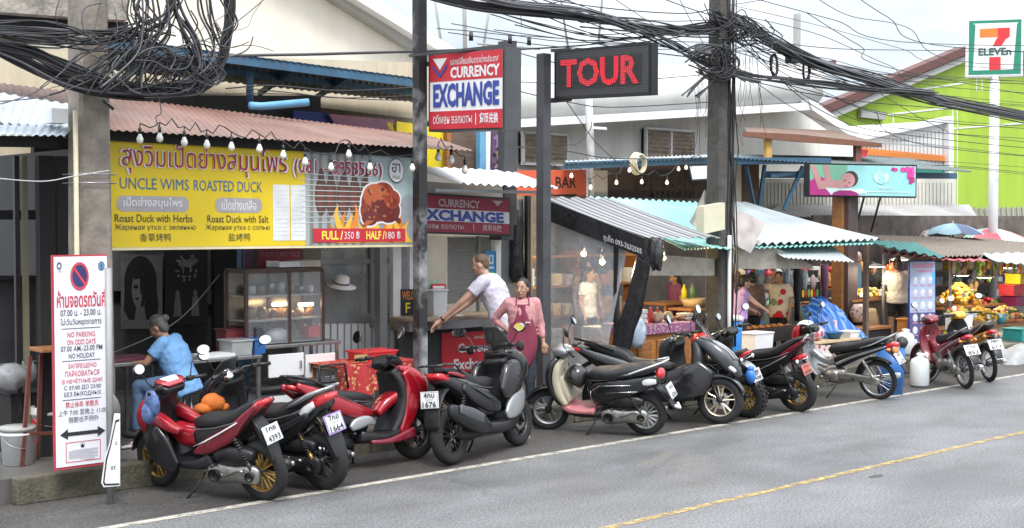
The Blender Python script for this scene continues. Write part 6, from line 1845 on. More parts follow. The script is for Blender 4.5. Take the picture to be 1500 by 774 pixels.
 for q in (1,-1):
  e=MB();e.mat(0,True)
  e.mat(0).ball(H(.071,q*.031,.012),(.012*s,.015*s,.008*s),8,HM)
  e.mat(1).ball(H(.0775,q*.031,.012),(.007*s,.007*s,.007*s),8,HM)
  e.mat(1).ball(H(.082,q*.033,.034),(.006*s,.02*s,.005*s),8,HM)
  child(e,'eye',[EYEW,DARKI],None)
 e=MB();e.mat(0,True);e.ball(H(.089,0,-.052),(.011*s,.024*s,.008*s),10,HM);child(e,'lips',LIP,None)
 return o,P,child,(F,Lf,fv,lv,up,H)
def cloth_mat(name,col,rough=.85,var=.08,**k):return mat(name,col,rough,var=var,scale=k.pop('scale',5),bump=.25,bscale=70,**k)
BLUESH=cloth_mat('sky blue cotton',(.16,.34,.62))
WHITESH=cloth_mat('white lilac cotton',(.62,.6,.7))
PINKSH=cloth_mat('pink checked cotton',(.5,.24,.25),var=.3,scale=45)
APRON=cloth_mat('maroon apron cloth',(.19,.028,.058))
JEANS=cloth_mat('dark denim',(.03,.038,.06))
PURP=cloth_mat('lilac cotton',(.42,.28,.58))
CREAMSH=cloth_mat('cream cotton',(.66,.58,.46))
BROWNSH=cloth_mat('brown plaid cotton',(.16,.1,.09),var=.5,scale=26)
BLACKC=cloth_mat('black cloth',(.02,.02,.022))
KHAKI=cloth_mat('khaki cloth',(.16,.145,.12))
def floral():
 m=cloth_mat('floral cotton',(.62,.54,.4))
 t=m.node_tree;b=t.nodes['Principled BSDF'];L=t.links.new
 co=t.nodes.new('ShaderNodeTexCoord')
 v=t.nodes.new('ShaderNodeTexVoronoi');v.inputs['Scale'].default_value=7;L(co.outputs['Object'],v.inputs[0])
 r=t.nodes.new('ShaderNodeValToRGB');r.color_ramp.elements[0].position=.42;r.color_ramp.elements[1].position=.5
 r.color_ramp.elements[0].color=(1,1,1,1);r.color_ramp.elements[1].color=(0,0,0,1);L(v.outputs['Distance'],r.inputs[0])
 s_=t.nodes.new('ShaderNodeSeparateXYZ');L(v.outputs['Color'],s_.inputs[0])
 r2=t.nodes.new('ShaderNodeValToRGB');r2.color_ramp.interpolation='CONSTANT'
 r2.color_ramp.elements[0].color=(.5,.02,.03,1);r2.color_ramp.elements[1].position=.58;r2.color_ramp.elements[1].color=(.62,.54,.4,1)
 e=r2.color_ramp.elements.new(.78);e.color=(.2,.28,.16,1);L(s_.outputs[0],r2.inputs[0])
 x=t.nodes.new('ShaderNodeMixRGB');x.inputs[1].default_value=(.64,.56,.43,1);L(r.outputs[0],x.inputs[0]);L(r2.outputs[0],x.inputs[2]);L(x.outputs[0],b.inputs['Base Color'])
 return m
FLOR=floral()
GREYH=mat('greying hair',(.1,.095,.09),.5,var=.4,scale=40,bump=.3,bscale=90)
BRNH=mat('brown short hair',(.12,.075,.045),.6,var=.3,scale=40,bump=.3,bscale=90)
# woman in blue, sitting at the restaurant table, seen from behind
f0=V(at(262,640,13.15).x,13.15,PZ)
o,P,ch,fr=person('grey-haired woman in a sky blue shirt sitting at the restaurant table',f0,(-.66,.75),
 dict(pelvis=(-.05,0,.6),chest=(.05,0,.88),neck=(.14,0,1.05),head=(.215,0,1.15),sL=(.1,.17,1.0),sR=(.1,-.17,1.0),eL=(.26,.23,.8),eR=(.27,-.21,.8),wL=(.47,.16,.78),wR=(.48,-.12,.78),
   hL=(-.02,.1,.57),hR=(-.02,-.1,.57),kL=(.38,.14,.55),kR=(.38,-.14,.55),aL=(.4,.13,.09),aR=(.36,-.14,.09)),1.06,top=BLUESH,bottom=cloth_mat('blue grey trousers',(.1,.17,.3)),sleeve=.62,nod=.55,hair=GREYH,bulk=1.22,shirt_len=.08)
# man leaning on the exchange counter
f0=V(at(729,600,12.75).x,12.75,PZ)
o,P,ch,fr=person('short-haired man in a white T-shirt leaning over the exchange counter',f0,(-.55,.83),
 dict(pelvis=(-.06,0,.95),chest=(.05,0,1.25),neck=(.13,.0,1.42),head=(.195,0,1.535),sL=(.1,.19,1.37),sR=(.1,-.19,1.37),eL=(.32,.32,1.14),eR=(.38,-.2,1.1),wL=(.56,.34,.93),wR=(.6,-.06,.93),
   hL=(-.07,.09,.92),hR=(-.07,-.09,.92),kL=(-.02,.1,.5),kR=(-.06,-.1,.5),aL=(-.08,.1,.09),aR=(-.14,-.1,.09)),1.19,SKINL,BRNH,WHITESH,KHAKI,.6,'short',0,.25,'short',1.1,.05)
m=MB();m.mat(0,True);q=P['wL'].lerp(P['eL'],.12);m.tube([q+(P['wL']-P['eL']).normalized()*d for d in (-.012,.012)],[.036,.036],12);ch(m,'wristband',BLK,None)
# woman with the maroon apron
f0=gr(788,604,PZ+.02);f0.y=max(f0.y,12.02)
o,P,ch,(F,Lf,fv,lv,up,H)=person('woman in a pink checked shirt and maroon apron standing with one hand on her hip',f0,(-.62,-.78),
 dict(sL=(0,.165,1.31),eL=(-.03,.23,1.06),wL=(.02,.26,.83),eR=(-.12,-.33,1.1),wR=(-.02,-.17,.97),aL=(0,.1,.09),aR=(.03,-.09,.09),kL=(.03,.1,.48)),1.03,SKIN,HAIR,PINKSH,JEANS,1.75,'long',-.45,.03,'bun',1.02,.05)
m=MB();rows=[]
for f,a,b_,c in ((1.3,.085,.125,0),(1.22,.1,.14,0),(1.1,.13,.145,0),(1.0,.165,.14,0),(.88,.185,.145,.0),(.76,.2,.16,-.02),(.64,.205,.17,-.05),(.54,.19,.17,-.08)):
 row=[]
 for i in range(11):
  t_=-1+i/5
  g=t_*1.05
  row.append(f0+(F*(b_*math.cos(g)+.012+.01*math.sin(i*1.7+f*9))+Lf*(a/.87*math.sin(g)+c)+V(0,0,f+.03*t_*(f < .7)))*1.03)
 rows.append(row)
vs=[p for r_ in rows for p in r_];n1=len(vs);vs += [p+F*-.006 for p in vs]
fs=[(i*11+j,i*11+j+1,i*11+j+12,i*11+j+11) for i in range(7) for j in range(10)];fs += [tuple(q+n1 for q in f_[::-1]) for f_ in fs]
m.mat(0,True).add(vs,fs)
for sg in (1,-1):m.tube([f0+(F*.13+Lf*sg*.08+V(0,0,1.29))*1.03,f0+(F*.09+Lf*sg*.075+V(0,0,1.375))*1.03,f0+(F*-.03+Lf*sg*.07+V(0,0,1.4))*1.03],.007,6)
ap=ch(m,'apron',APRON,None)
m=MB();q=f0+(F*.176+Lf*.06+V(0,0,1.08))*1.03;m.mat(0,True).tube([q+Lf*.03-V(0,0,.015),q+Lf*.02+V(0,0,.012),q-Lf*.0+V(0,0,.0),q-Lf*.02+V(0,0,.012),q-Lf*.035-V(0,0,.015)],.006,6);ch(m,'apron_emblem',WHITEC,None)
# stall people
f0=V(at(1082,560,13.1).x,13.1,PZ)
o,P,ch,fr=person('girl in a lilac top with a black ponytail reaching over the grill',f0,(.93,-.36),
 dict(chest=(.03,0,1.2),neck=(.06,0,1.36),head=(.1,0,1.47),eR=(.22,-.2,1.12),wR=(.46,-.1,1.0),eL=(.16,.2,1.08),wL=(.36,.14,.98)),.95,SKINL,HAIR,PURP,BLACKC,.4,'long',0,.2,'tail',.95)
m=MB();m.ball(fr[5](.05,0,-.05),(.06,.062,.05),12,None);ch(m,'face_mask',mat('mask cloth',(.3,.32,.36),.8),.012)
f0=V(at(1140,560,13.95).x,13.95,PZ)
o,P,ch,fr=person('person in a cream and red floral shirt with one hand behind the neck',f0,(-.8,-.6),
 dict(eR=(.08,-.36,1.28),wR=(.02,-.14,1.4),eL=(.03,.23,1.05),wL=(.12,.2,.82)),.93,SKIN,HAIR,FLOR,BLACKC,.75,'long',-.2,.35,'short',1.15,.1)
f0=V(at(1101,560,14.2).x,14.2,PZ)
person('person with black hair in a brown plaid shirt behind the girl at the grill',f0,(.6,.8),None,.92,SKIN,HAIR,BROWNSH,BLACKC,1.4,'long',.0,.2,'bun',1.1)
f0=V(at(1313,545,13.5).x,13.5,PZ)
o,P,ch,fr=person('woman in a cream T-shirt and black shorts seen from behind beside the menu board',f0,(.75,.66),
 dict(eR=(.06,-.23,1.06),wR=(.2,-.2,.95),eL=(.04,.23,1.07),wL=(.2,.2,.96)),1.04,SKIN,mat('brown dark hair',(.06,.035,.025),.5,var=.4,scale=40),CREAMSH,BLACKC,.8,'short',.1,.1,'topbun',1.1,.02)
f0=V(at(1273,545,14.6).x,14.6,PZ)
person('stallholder in a dark hood bending over a fruit counter',f0,(-.7,-.7),dict(chest=(.08,0,1.18),neck=(.16,0,1.3),head=(.22,0,1.38),sL=(.12,.165,1.26),sR=(.12,-.165,1.26),eL=(.24,.2,1.02),eR=(.24,-.2,1.02),wL=(.44,.1,.95),wR=(.44,-.1,.95)),1.04,SKIN,HAIR,BLACKC,BLACKC,1.6,'long',0,.5,'long',1.1)
f0=V(at(1254,545,15.4).x,15.4,PZ)
person('person in a grey teal shirt and pale head scarf behind the blue tarpaulin',f0,(-.5,-.85),None,1.08,SKIN,mat('pale scarf',(.5,.45,.42),.8),cloth_mat('grey teal cotton',(.2,.3,.3)),BLACKC,1.3,'long',.2,.1,'bun',1.05)
f0=V(at(988,560,15.2).x,15.2,PZ)
person('long-haired cook in a plum top inside the tent stall',f0,(-.8,.3),None,.93,SKIN,HAIR,cloth_mat('plum cotton',(.22,.06,.12)),BLACKC,.6,'long',.0,.3,'long',1.05)
f0=V(at(822,580,14.9).x+.6,14.9,PZ)
person('customer in a white top behind the clear plastic side sheet',f0,(.3,-.9),None,1.02,SKIN,HAIR,cloth_mat('white top',(.66,.66,.68)),BLACKC,.6,'long',.3,.1,'long',1.0)
f0=V(at(860,580,15.4).x,15.4,PZ)
person('customer in an orange brown top behind the clear plastic side sheet',f0,(-.3,-.9),None,1.06,SKIN,HAIR,cloth_mat('tan top',(.4,.24,.14)),BLACKC,.6,'long',-.3,.1,'short',1.05)
# ------------------------------------------------------------------ poles
t=thing('concrete_pole','weathered square concrete utility pole behind the no-parking board','pole',at(137,640,12.25))
c=at(137,500,12.25)
m=MB()
def tap(mb,x,y,z0,z1,w0,w1,ch=.03):
 rings=[]
 for z,w_ in ((z0,w0),(z0*.5+z1*.5,(w0+w1)/2),(z1,w1)):
  h=w_/2
  rings.append([V(x+a*h+da,y+b*h+db,z) for a,b,da,db in ((-1,-1,0,ch),(-1,-1,ch,0),(1,-1,-ch,0),(1,-1,0,ch),(1,1,0,-ch),(1,1,-ch,0),(-1,1,ch,0),(-1,1,0,-ch))])
 mb.loft(rings)
tap(m,c.x,12.3,-.03,7,.36,.27);m.build('shaft',CONC,t)
m=MB();m.mat(0,True);a=at(113,400,12.12);m.tube([(a.x,12.12,.25),(a.x,12.12,3.7)],.025,8);m.build('conduit',mat('cream pipe',(.6,.53,.38),.5,dirt=.2),t)
for y in (255,268):
 z=at(137,y,12.1).z;m=MB();m.mat(0,True)
 m.tube([(c.x-.19,12.11,z),(c.x+.19,12.11,z),(c.x+.19,12.49,z),(c.x-.19,12.49,z)],.007,6,closed=True);m.build('steel_band',STEEL,t)
m=MB();m.mat(0,True);m.tube([at(152,148,12.1),at(166,160,12.0)],.015,6);m.build('bolt',BLK,t)
t=thing('utility_pole','dark concrete utility pole with tangled cables in front of the teal roof','pole',at(1052,560,12.3))
c2=at(1052,470,12.3)
m=MB();tap(m,c2.x,12.3,PZ,7.5,.31,.24);m.build('shaft',mat('dark grey pole',(.075,.07,.065),.85,var=.4,scale=6,dirt=.6,dcol=(.04,.04,.038),bump=.5),t)
m=MB();m.mat(0,True);a=at(1068,430,12.1);m.tube([(a.x,12.1,PZ),(a.x,12.1,at(1068,345,12.1).z)],.03,8);m.build('white_conduit',WHITE,t)
for k in range(6):
 m=MB();m.mat(0,True)
 pts=[]
 for i in range(12):
  y=-20+i*48
  pts.append(at(1068+k*2.2+random.uniform(-3,3),y,12.15-k*.01))
 m.tube(pts,.009+.004*random.random(),5);m.build('down_cable',CABLE,t)
P=px_panel((1031,303),(1031,343),(1062,297),12.0)
o=P.board(.14,mat('cream box',(.6,.57,.42),.5,var=.06,dirt=.2),'meter_box');tag(o,'pale cream meter box strapped to the dark utility pole','box')
SACK=mat('pale woven sack',(.55,.5,.48),.8,var=.12,scale=6,dirt=.2)
def hang_sheet(name,label,pts,Y,m_,th=.01,wav=.03):
 a,b_,c_,d_=[at(*p,Y) for p in pts]
 m=MB();m.mat(0,True);n=12;vs=[]
 for j in range(n+1):
  for i in range(n+1):
   p=a.lerp(b_,i/n).lerp(d_.lerp(c_,i/n),j/n)
   vs.append(p+V(0,wav*noise.noise(V(i*.35,j*.3,Y+pts[0][0])),0))
 N=len(vs);vs += [p+V(0,th,0) for p in vs]
 fs=[(j*(n+1)+i,j*(n+1)+i+1,(j+1)*(n+1)+i+1,(j+1)*(n+1)+i) for j in range(n) for i in range(n)]
 m.add(vs,fs+[tuple(q+N for q in f[::-1]) for f in fs])
 o=m.build(name,m_);tag(o,label,'sheet');return o
hang_sheet('hanging_sack','pinkish white sack sheet hanging right of the dark utility pole',[(1066,300),(1121,327),(1100,371),(1062,352)],12.25,SACK)
hang_sheet('hanging_sack','narrow greyish sack tucked behind the left of the cream meter box',[(1034,278),(1046,300),(1032,345),(1010,325)],12.5,SACK)
t=thing('floodlight','black square floodlight under the blue roof edge beside the dark pole','floodlight',at(1025,253,15.3))
P=px_panel((1010,244),(1014,263),(1036,243),15.3)
m=MB();m.prism([P.p(-.06,-.12),P.p(1.06,-.12),P.p(1.06,1.1),P.p(-.06,1.1)],(0,.12,0));m.build('housing',BLK,t)
P.rect(0,0,1,1,0,2);P.mb.build('lens',LENS,t)
m=MB();m.mat(0,True);cc=at(932,240,15.3)
for k in range(5):m.tube([cc+V(.16*math.cos(g)*(1-k*.05),-.03*k,.19*math.sin(g)*(1-k*.04)) for g in [2*PI*i/18 for i in range(18)]],.014,6,closed=True)
o=m.build('cable_coil',mat('cream cable',(.62,.55,.4),.6));tag(o,'cream cable coil hanging on the blue beam','coil')
# ------------------------------------------------------------------ restaurant things
INOX=mat('stainless steel',(.36,.36,.36),.3,.9,var=.12,scale=7,dirt=.25)
def table(name,label,x0,x1,y0,y1,z,mt=INOX,shelf=None,cat='table',legm=None):
 t=thing(name,label,cat,((x0+x1)/2,y0,PZ))
 m=MB();m.box(((x0+x1)/2,(y0+y1)/2,z-.02),(x1-x0,y1-y0,.04),bev=.006);m.build('table_top',mt,t)
 for x in (x0+.04,x1-.04):
  for y in (y0+.04,y1-.04):
   m=MB();m.box((x,y,(z-.04+PZ)/2),(.035,.035,z-.04-PZ));m.build('leg',legm or mt,t)
 if shelf:m=MB();m.box(((x0+x1)/2,(y0+y1)/2,shelf),(x1-x0-.04,y1-y0-.04,.03));m.build('shelf',mt,t)
 return t
a,b_=at(377,508,13.3),at(500,500,13.3)
CZ=a.z
t=table('steel_cart','stainless steel food cart with white cabinet doors under the glass display case',a.x,b_.x,13.3,13.95,CZ,shelf=at(440,565,13.3).z,cat='cart')
for x0,x1 in ((394,446),(448,492)):
 q0,q1=at(x0,555,13.31),at(x1,516,13.31)
 m=MB();m.box(((q0.x+q1.x)/2,13.33,(q0.z+q1.z)/2),(q1.x-q0.x-.01,.03,q1.z-q0.z-.01),bev=.005);o=m.build('door',WHITEC,t)
 m=MB();m.box((q1.x-.06 if x0 < 400 else q0.x+.06,13.3,(q0.z+q1.z)/2),(.015,.03,.09));m.build('handle',STEEL,o)
q0,q1=at(396,612,13.35),at(490,572,13.35)
m=MB();m.box(((q0.x+q1.x)/2,13.6,(q0.z+q1.z)/2),(q1.x-q0.x,.5,q1.z-q0.z));m.build('lower_cabinet',WHITE,t)
# display case
a,b_=at(362,500,13.4),at(474,494,13.4)
t=thing('display_case','brown framed glass display case with roast duck and warm lamps on the steel cart','display case',(a.x,13.4,CZ))
ht=at(362,398,13.4).z-CZ
FRM=mat('dark brown frame',(.07,.035,.028),.4,var=.2)
for x in (a.x,(a.x*.45+b_.x*.55),b_.x):
 for y in (13.42,13.88):
  m=MB();m.box((x,y,CZ+ht/2),(.04,.04,ht));m.build('frame_post',FRM,t)
for z in (.02,ht*.33,ht*.66,ht):
 m=MB();m.box(((a.x+b_.x)/2,13.65,CZ+z),(b_.x-a.x,.48,.02 if z < ht else .05));m.build('shelf',STEEL if z < ht else FRM,t)
m=MB();m.box(((a.x+b_.x)/2,13.405,CZ+ht/2),(b_.x-a.x-.04,.006,ht-.06));m.build('glass',GLASS,t)
m=MB();m.box(((a.x+b_.x)/2,13.89,CZ+ht/2),(b_.x-a.x,.01,ht));m.build('back',mat('dim mirror',(.22,.2,.17),.2,.4,var=.3,scale=6),t)
for x in (410,448):
 m=MB();m.mat(0,True);q=at(x,446,13.6);m.tube([(q.x-.1,13.6,q.z),(q.x+.1,13.6,q.z)],.02,8);m.build('lamp',WARM,t)
DUCK=mat('roast duck skin',(.2,.07,.025),.35,var=.3,scale=12)
for i,x in enumerate((385,402,418,436,452)):
 m=MB();m.mat(0,True);q=at(x,468,13.62);m.ball(q+V(0,0,.03),(.07,.06,.11),12);m.ball(q+V(.02,0,-.09),(.04,.04,.05),10)
 o=m.build('roast_duck',DUCK);tag(o,'brown roast duck hanging in the glass display case','roast duck','roast ducks in the display case')
m=MB();m.mat(0,True);q=at(406,492,13.6);m.ball(q,(.17,.12,.1),14);o=m.build('covered_dish',WHITEC);tag(o,'white rounded dish at the bottom of the display case','dish')
m=MB();q=at(456,488,13.55);m.box(q+V(0,0,.02),(.2,.2,.14),bev=.01);o=m.build('red_box',REDL);tag(o,'small red box at the bottom right of the display case','box')
m=MB();q=at(383,496,13.3);m.box((q.x,13.36,CZ+.11),(.1,.06,.22),bev=.008);o=m.build('tissue_holder',DGREY);tag(o,'dark upright tissue holder in front of the display case','holder')
for x,cc_,lb in ((445,mat('white carton',(.6,.58,.5),.6),'white cartons lying on top of the display case'),(415,STEEL,'grey metal tray lying on top of the display case')):
 m=MB();q=at(x,392,13.6);m.box((q.x,13.6,CZ+ht+.07),(.3,.3,.08),bev=.006);o=m.build('tray',cc_);tag(o,lb,'tray')
for k in range(14):
 px=372+(k % 7)*14;zz=CZ+ht*(.66 if k < 7 else .33)+.012;q=at(px,440,13.7);m=MB();m.mat(0,True);hh=random.uniform(.06,.13)
 m.lathe([(.001,0),(.045,0),(.05,hh),(.04,hh+.01),(.001,hh+.01)],14,None,(q.x,13.74,zz));o=m.build('food_container',[WHITEC,mat('tan food',(.4,.25,.12),.6),STEEL][k % 3] if k % 3 != 1 else mat('tan food',(.4,.25,.12),.6));tag(o,'small round food container on a shelf of the display case','container','containers in the display case')
P=px_panel((378,364),(378,408),(442,364),14.1)
o=P.board(.01,MAROON,'maroon_banner');tag(o,'maroon cloth banner with faint white lettering above the display case','banner')
P.text('DUCK CURRY RICE',.06,.72,.94,.88,0,1,.0,'both')
for x in (.2,.5,.8):P.ell(x,.35,.08,.16,1,1);P.ell(x,.35,.04,.08,0,2)
P.mb.build('printing',[mat('faint print',(.4,.26,.3),.6),mat('faint print dark',(.14,.05,.06),.6)],o)
P=px_panel((444,364),(444,400),(470,364),14.2)
o=P.board(.01,mat('grey green curtain',(.2,.21,.16),.8,var=.2),'cloth_strip');tag(o,'grey green cloth strip right of the maroon banner','cloth')
P=px_panel((358,364),(356,420),(372,364),14.4)
o=P.board(.01,mat('lilac print',(.25,.17,.32),.6,var=.3,scale=8),'lilac_poster');tag(o,'narrow lilac poster beside the blue restaurant post','poster')
# tables
a,b_=at(290,526,13.2),at(378,520,13.2)
table('steel_table','grey steel table with plastic boxes left of the steel cart',a.x-.3,b_.x,13.1,13.8,a.z)
TZ=a.z
def crate(name,label,px,Y,z,d,m_,cat='box',lid=None):
 q=at(px,500,Y)
 t=thing(name,label,cat,(q.x,Y,z))
 m=MB()
 w_,dd,h=d
 m.prism([V(q.x-w_/2*.92,Y-dd/2,z+.002),V(q.x+w_/2*.92,Y-dd/2,z+.002),V(q.x+w_/2,Y-dd/2-.01,z+h),V(q.x-w_/2,Y-dd/2-.01,z+h)],(0,dd,0));m.build('tub',m_,t)
 m=MB();m.box((q.x,Y,z+h+.01),(w_+.03,dd+.04,.022),bev=.006);m.build('rim',lid or m_,t)
 return t
CLEARB=mat('cloudy plastic box',(.45,.47,.48),.2,var=.1,alpha=.75)
crate('plastic_box','cloudy clear plastic box on the steel table',345,13.35,TZ,(.27,.3,.16),CLEARB)
crate('plastic_box','blue plastic box on the steel table',371,13.35,TZ,(.15,.3,.16),mat('blue plastic',(.03,.12,.36),.35))
crate('plastic_box','dark red cool box behind the clear box on the steel table',346,13.65,TZ,(.42,.25,.26),mat('dark red plastic',(.2,.03,.035),.45),lid=mat('maroon lid',(.12,.02,.025),.45))
m=MB();q=at(312,520,13.3);m.box((q.x,13.3,TZ+.02),(.4,.3,.035),rz=.1);o=m.build('paper_stack',WHITE);tag(o,'flat white paper stack lying on the steel table','paper')
a=at(160,533,13.35)
table('grey_table','grey table in front of the seated woman',a.x,at(232,530,13.35).x,13.3,14.1,a.z)
m=MB();m.box(((a.x+at(225,530,13.4).x)/2,13.7,a.z+.012),(.7,.5,.02));o=m.build('tray',mat('plum tray',(.2,.05,.08),.5));tag(o,'plum coloured tray on the table before the seated woman','tray')
t=thing('stool','grey stool under the seated woman','stool',(at(262,600,13.2).x,13.2,PZ))
m=MB();m.mat(0,True);m.lathe([(.001,.5),(.17,.5),(.18,.47),(.001,.45)],20,None,(t.location.x,13.18,PZ));m.build('seat',DGREY,t)
for g in range(4):
 m=MB();m.mat(0,True);aa=g*PI/2+.7;m.tube([(t.location.x+.12*math.cos(aa),13.18+.12*math.sin(aa),PZ+.45),(t.location.x+.18*math.cos(aa),13.18+.18*math.sin(aa),PZ)],.015,6);m.build('leg',STEEL,t)
# bag on the ground, sandals
t=thing('slippers','pair of pale patterned slippers by the kerb behind the red scooter','slippers',gr(196,656,PZ))
for d in (0,.13):
 m=MB();m.mat(0,True);q=gr(190,657,PZ);m.ball(q+V(d,d*.3,.02),(.12,.045,.02),12,Matrix.Rotation(.2,3,'Z'));m.ball(q+V(d+.05,d*.3,.045),(.05,.045,.025),10);m.build('slipper',mat('slipper grey',(.4,.36,.34),.7,var=.3,scale=30),t)
# left stall: stool, buckets, crate
RB=mat('red brown paint',(.13,.04,.028),.5,var=.2)
t=thing('bar_stool','tall red-brown wooden bar stool beside the white bucket','stool',at(70,670,12.5))
q0,q1=at(36,517,12.55),at(112,512,12.9)
zt=q0.z-.0
m=MB();m.box(((q0.x+q1.x)/2+.08,12.75,zt),(.46,.34,.04),bev=.008);m.build('seat',WOOD,t)
for (xa,ya,xb,yb) in ((44,522,31,671),(104,520,86,690),(60,520,54,640),(108,520,104,650)):
 yy=12.6 if yb > 655 else 12.9
 beam('leg',RB,t,at(xa,ya,yy),V(at(xb,600,yy).x,yy,PZ),.035,.035)
beam('stretcher',RB,t,at(38,636,12.6),at(92,634,12.6),.03,.03)
def bucket(name,label,px,py,Y,r,h,m_,lid=None,band=None):
 q=at(px,py,Y)
 t=thing(name,label,'bucket',(q.x,Y,PZ))
 m=MB();m.mat(0,True);m.lathe([(.001,.004),(r*.86,.004),(r*.98,h*.82),(r*1.06,h*.84),(r*1.06,h*.88),(r,h*.9),(r,h),(r*.95,h),(r*.9,h*.2),(.001,h*.15)],28,None,(q.x,Y,PZ));m.build('body',m_,t)
 m=MB();m.mat(0,True);m.tube([V(q.x+r*1.05*math.cos(g),Y-r*.3-r*.8*math.sin(g),PZ+h*.82-r*.7*math.sin(g)) for g in [PI*i/12 for i in range(13)]],.004,5);m.build('handle',STEEL,t)
 if lid:m=MB();m.mat(0,True);m.lathe([(.001,h+.02),(r*1.04,h+.02),(r*1.06,h-.02),(r,h-.02)],28,None,(q.x,Y,PZ));m.build('lid',lid,t)
 if band:
  for f in (.3,.7):m=MB();m.mat(0,True);m.lathe([(r*(.87+.13*f)+.003,h*f-.03),(r*(.88+.13*f)+.003,h*f+.03)],28,None,(q.x,Y,PZ));m.build('band',band,t)
 return t
bucket('bucket','white plastic bucket with grey rim on the wet pavement at the left',26,640,12.75,.165,.36,WHITE,lid=mat('grey lid',(.35,.35,.34),.5))
bucket('bucket','pale bucket with red bands partly behind the no-parking board',68,630,13.1,.15,.5,mat('pale tin',(.5,.48,.46),.4),band=RED)
crate('crate','black crate standing behind the white bucket',30,13.4,PZ,(.36,.34,.62),BLKM,'crate')
m=MB();m.mat(0,True);q=at(16,552,13.2);m.ball(q,(.2,.16,.14),16);q=at(40,545,13.25);m.ball(q,(.1,.1,.13),12)
o=m.build('plastic_bag',mat('grey clear bag',(.35,.36,.38),.2,var=.3,scale=9,alpha=.6,bump=.6));tag(o,'crumpled clear plastic bag on the dark crate at the far left','bag')
# table with flower cloth
def flower_cloth(name,base,spot,sc):
 m=mat(name,base,.7,var=.05,bump=.2)
 t_=m.node_tree;b=t_.nodes['Principled BSDF'];L=t_.links.new
 co=t_.nodes.new('ShaderNodeTexCoord');v=t_.nodes.new('ShaderNodeTexVoronoi');v.inputs['Scale'].default_value=sc;L(co.outputs['Object'],v.inputs[0])
 r=t_.nodes.new('ShaderNodeValToRGB');r.color_ramp.elements[0].position=.3;r.color_ramp.elements[1].position=.38;r.color_ramp.elements[0].color=(*spot,1);r.color_ramp.elements[1].color=(*base,1)
 L(v.outputs['Distance'],r.inputs[0]);L(r.outputs[0],b.inputs['Base Color']);return m
RCL=flower_cloth('red flower oilcloth',(.42,.03,.035),(.6,.32,.14),16)
a,b_=at(494,538,12.75),at(606,530,12.75)
t=table('flower_table','table draped with red flowered oilcloth behind the red scooter',a.x,b_.x,12.75,13.35,a.z-.012,WOOD)
zc=a.z
m=MB();m.box(((a.x+b_.x)/2,13.05,zc+.003),(b_.x-a.x+.06,.68,.012),bev=.004)
for k in range(24):
 x=a.x-.03+(b_.x-a.x+.06)*k/24
 w_=(b_.x-a.x+.06)/24
 m.prism([V(x,12.7+.02*math.sin(k*1.3),zc),V(x+w_,12.7+.02*math.sin((k+1)*1.3),zc),V(x+w_,12.68+.03*math.sin((k+1)*1.3),zc-.34-.03*math.sin(k)),V(x,12.68+.03*math.sin(k*1.3),zc-.34-.03*math.sin(k-1))],(0,.006,0))
m.mat(0);m.box((b_.x+.035,13.03,zc-.16),(.008,.66,.34))
o=m.build('oilcloth',RCL);tag(o,'red oilcloth with orange flowers hanging over the table edge','tablecloth')
crate('red_tub','flat red plastic box with a yellow label on the flowered table',545,13.05,zc+.012,(.5,.35,.1),REDL)
m=MB();q=at(527,518,12.85);m.box((q.x,12.83,zc+.07),(.18,.02,.09));o=m.build('cardboard_piece',mat('cardboard',(.42,.27,.11),.8));tag(o,'small cardboard piece leaning on the red box','cardboard')
t=thing('chair','black wire-back chair pushed against the flowered table','chair',at(486,600,12.6))
q0,q1=at(468,536,12.6),at(508,530,12.6)
m=MB();m.mat(0,True)
for k in range(8):m.tube([V(q0.x,12.6,q0.z-.02-k*.025),V(q1.x,12.6,q0.z-.02-k*.025)],.006,5)
m.tube([V(q0.x,12.6,q0.z-.3),V(q0.x,12.6,q0.z),V(q1.x-.03,12.6,q0.z),V(q1.x+.02,12.6,q0.z-.3)],.014,7);m.build('backrest',BLK,t)
m=MB();m.box(((q0.x+q1.x)/2,12.42,q0.z-.34),(.4,.4,.03),bev=.01);m.build('seat',BLK,t)
for x in (q0.x,q1.x+.02):
 for y in (12.26,12.6):m=MB();m.mat(0,True);m.tube([(x,y,q0.z-.33),(x,y,PZ)],.013,6);m.build('leg',BLK,t)
# hat and bag on the booth
t=thing('straw_hat','white brimmed hat with dark band hanging at the booth window','hat',at(500,412,14.15))
q=at(500,418,14.15)
m=MB();m.mat(0,True);m.lathe([(.001,.13),(.06,.135),(.095,.11),(.105,.03),(.11,.012),(.2,-.005),(.2,-.012),(.1,.0)],28,Matrix.Rotation(.25,3,'X'),q);m.build('crown',WHITEC,t)
m=MB();m.mat(0,True);m.lathe([(.108,.014),(.107,.045)],28,Matrix.Rotation(.25,3,'X'),q);m.build('band',mat('dark band',(.12,.1,.1),.7),t)
m=MB();m.mat(0,True);q=at(556,480,14.05);m.ball(q+V(0,0,-.02),(.09,.04,.16),12);m.ball(q+V(-.04,0,.15),(.04,.03,.1),10);o=m.build('net_bag',mat('yellow brown bag',(.42,.28,.1),.7,var=.2,scale=18));tag(o,'yellow brown bag hanging on the grey booth post','bag')
q=at(637,462,13.75)
crate('counter_machine','pale grey machine standing on the exchange counter',638,13.75,cz+.026,(.24,.2,.33),mat('pale grey casing',(.5,.52,.54),.4),'machine')
P=px_panel((621,411),(621,432),(640,411),13.9)
o=P.board(.01,mat('green note',(.3,.5,.4),.5),'green_note');tag(o,'small green and white notice on the counter glass','notice')
P=px_panel((632,416),(632,426),(653,416),13.85)
o=P.board(.01,RED,'red_note');tag(o,'small red and white notice beside the green one','notice');P.rect(.1,.3,.9,.7,0,1);P.mb.build('lettering',WHITEC,o)
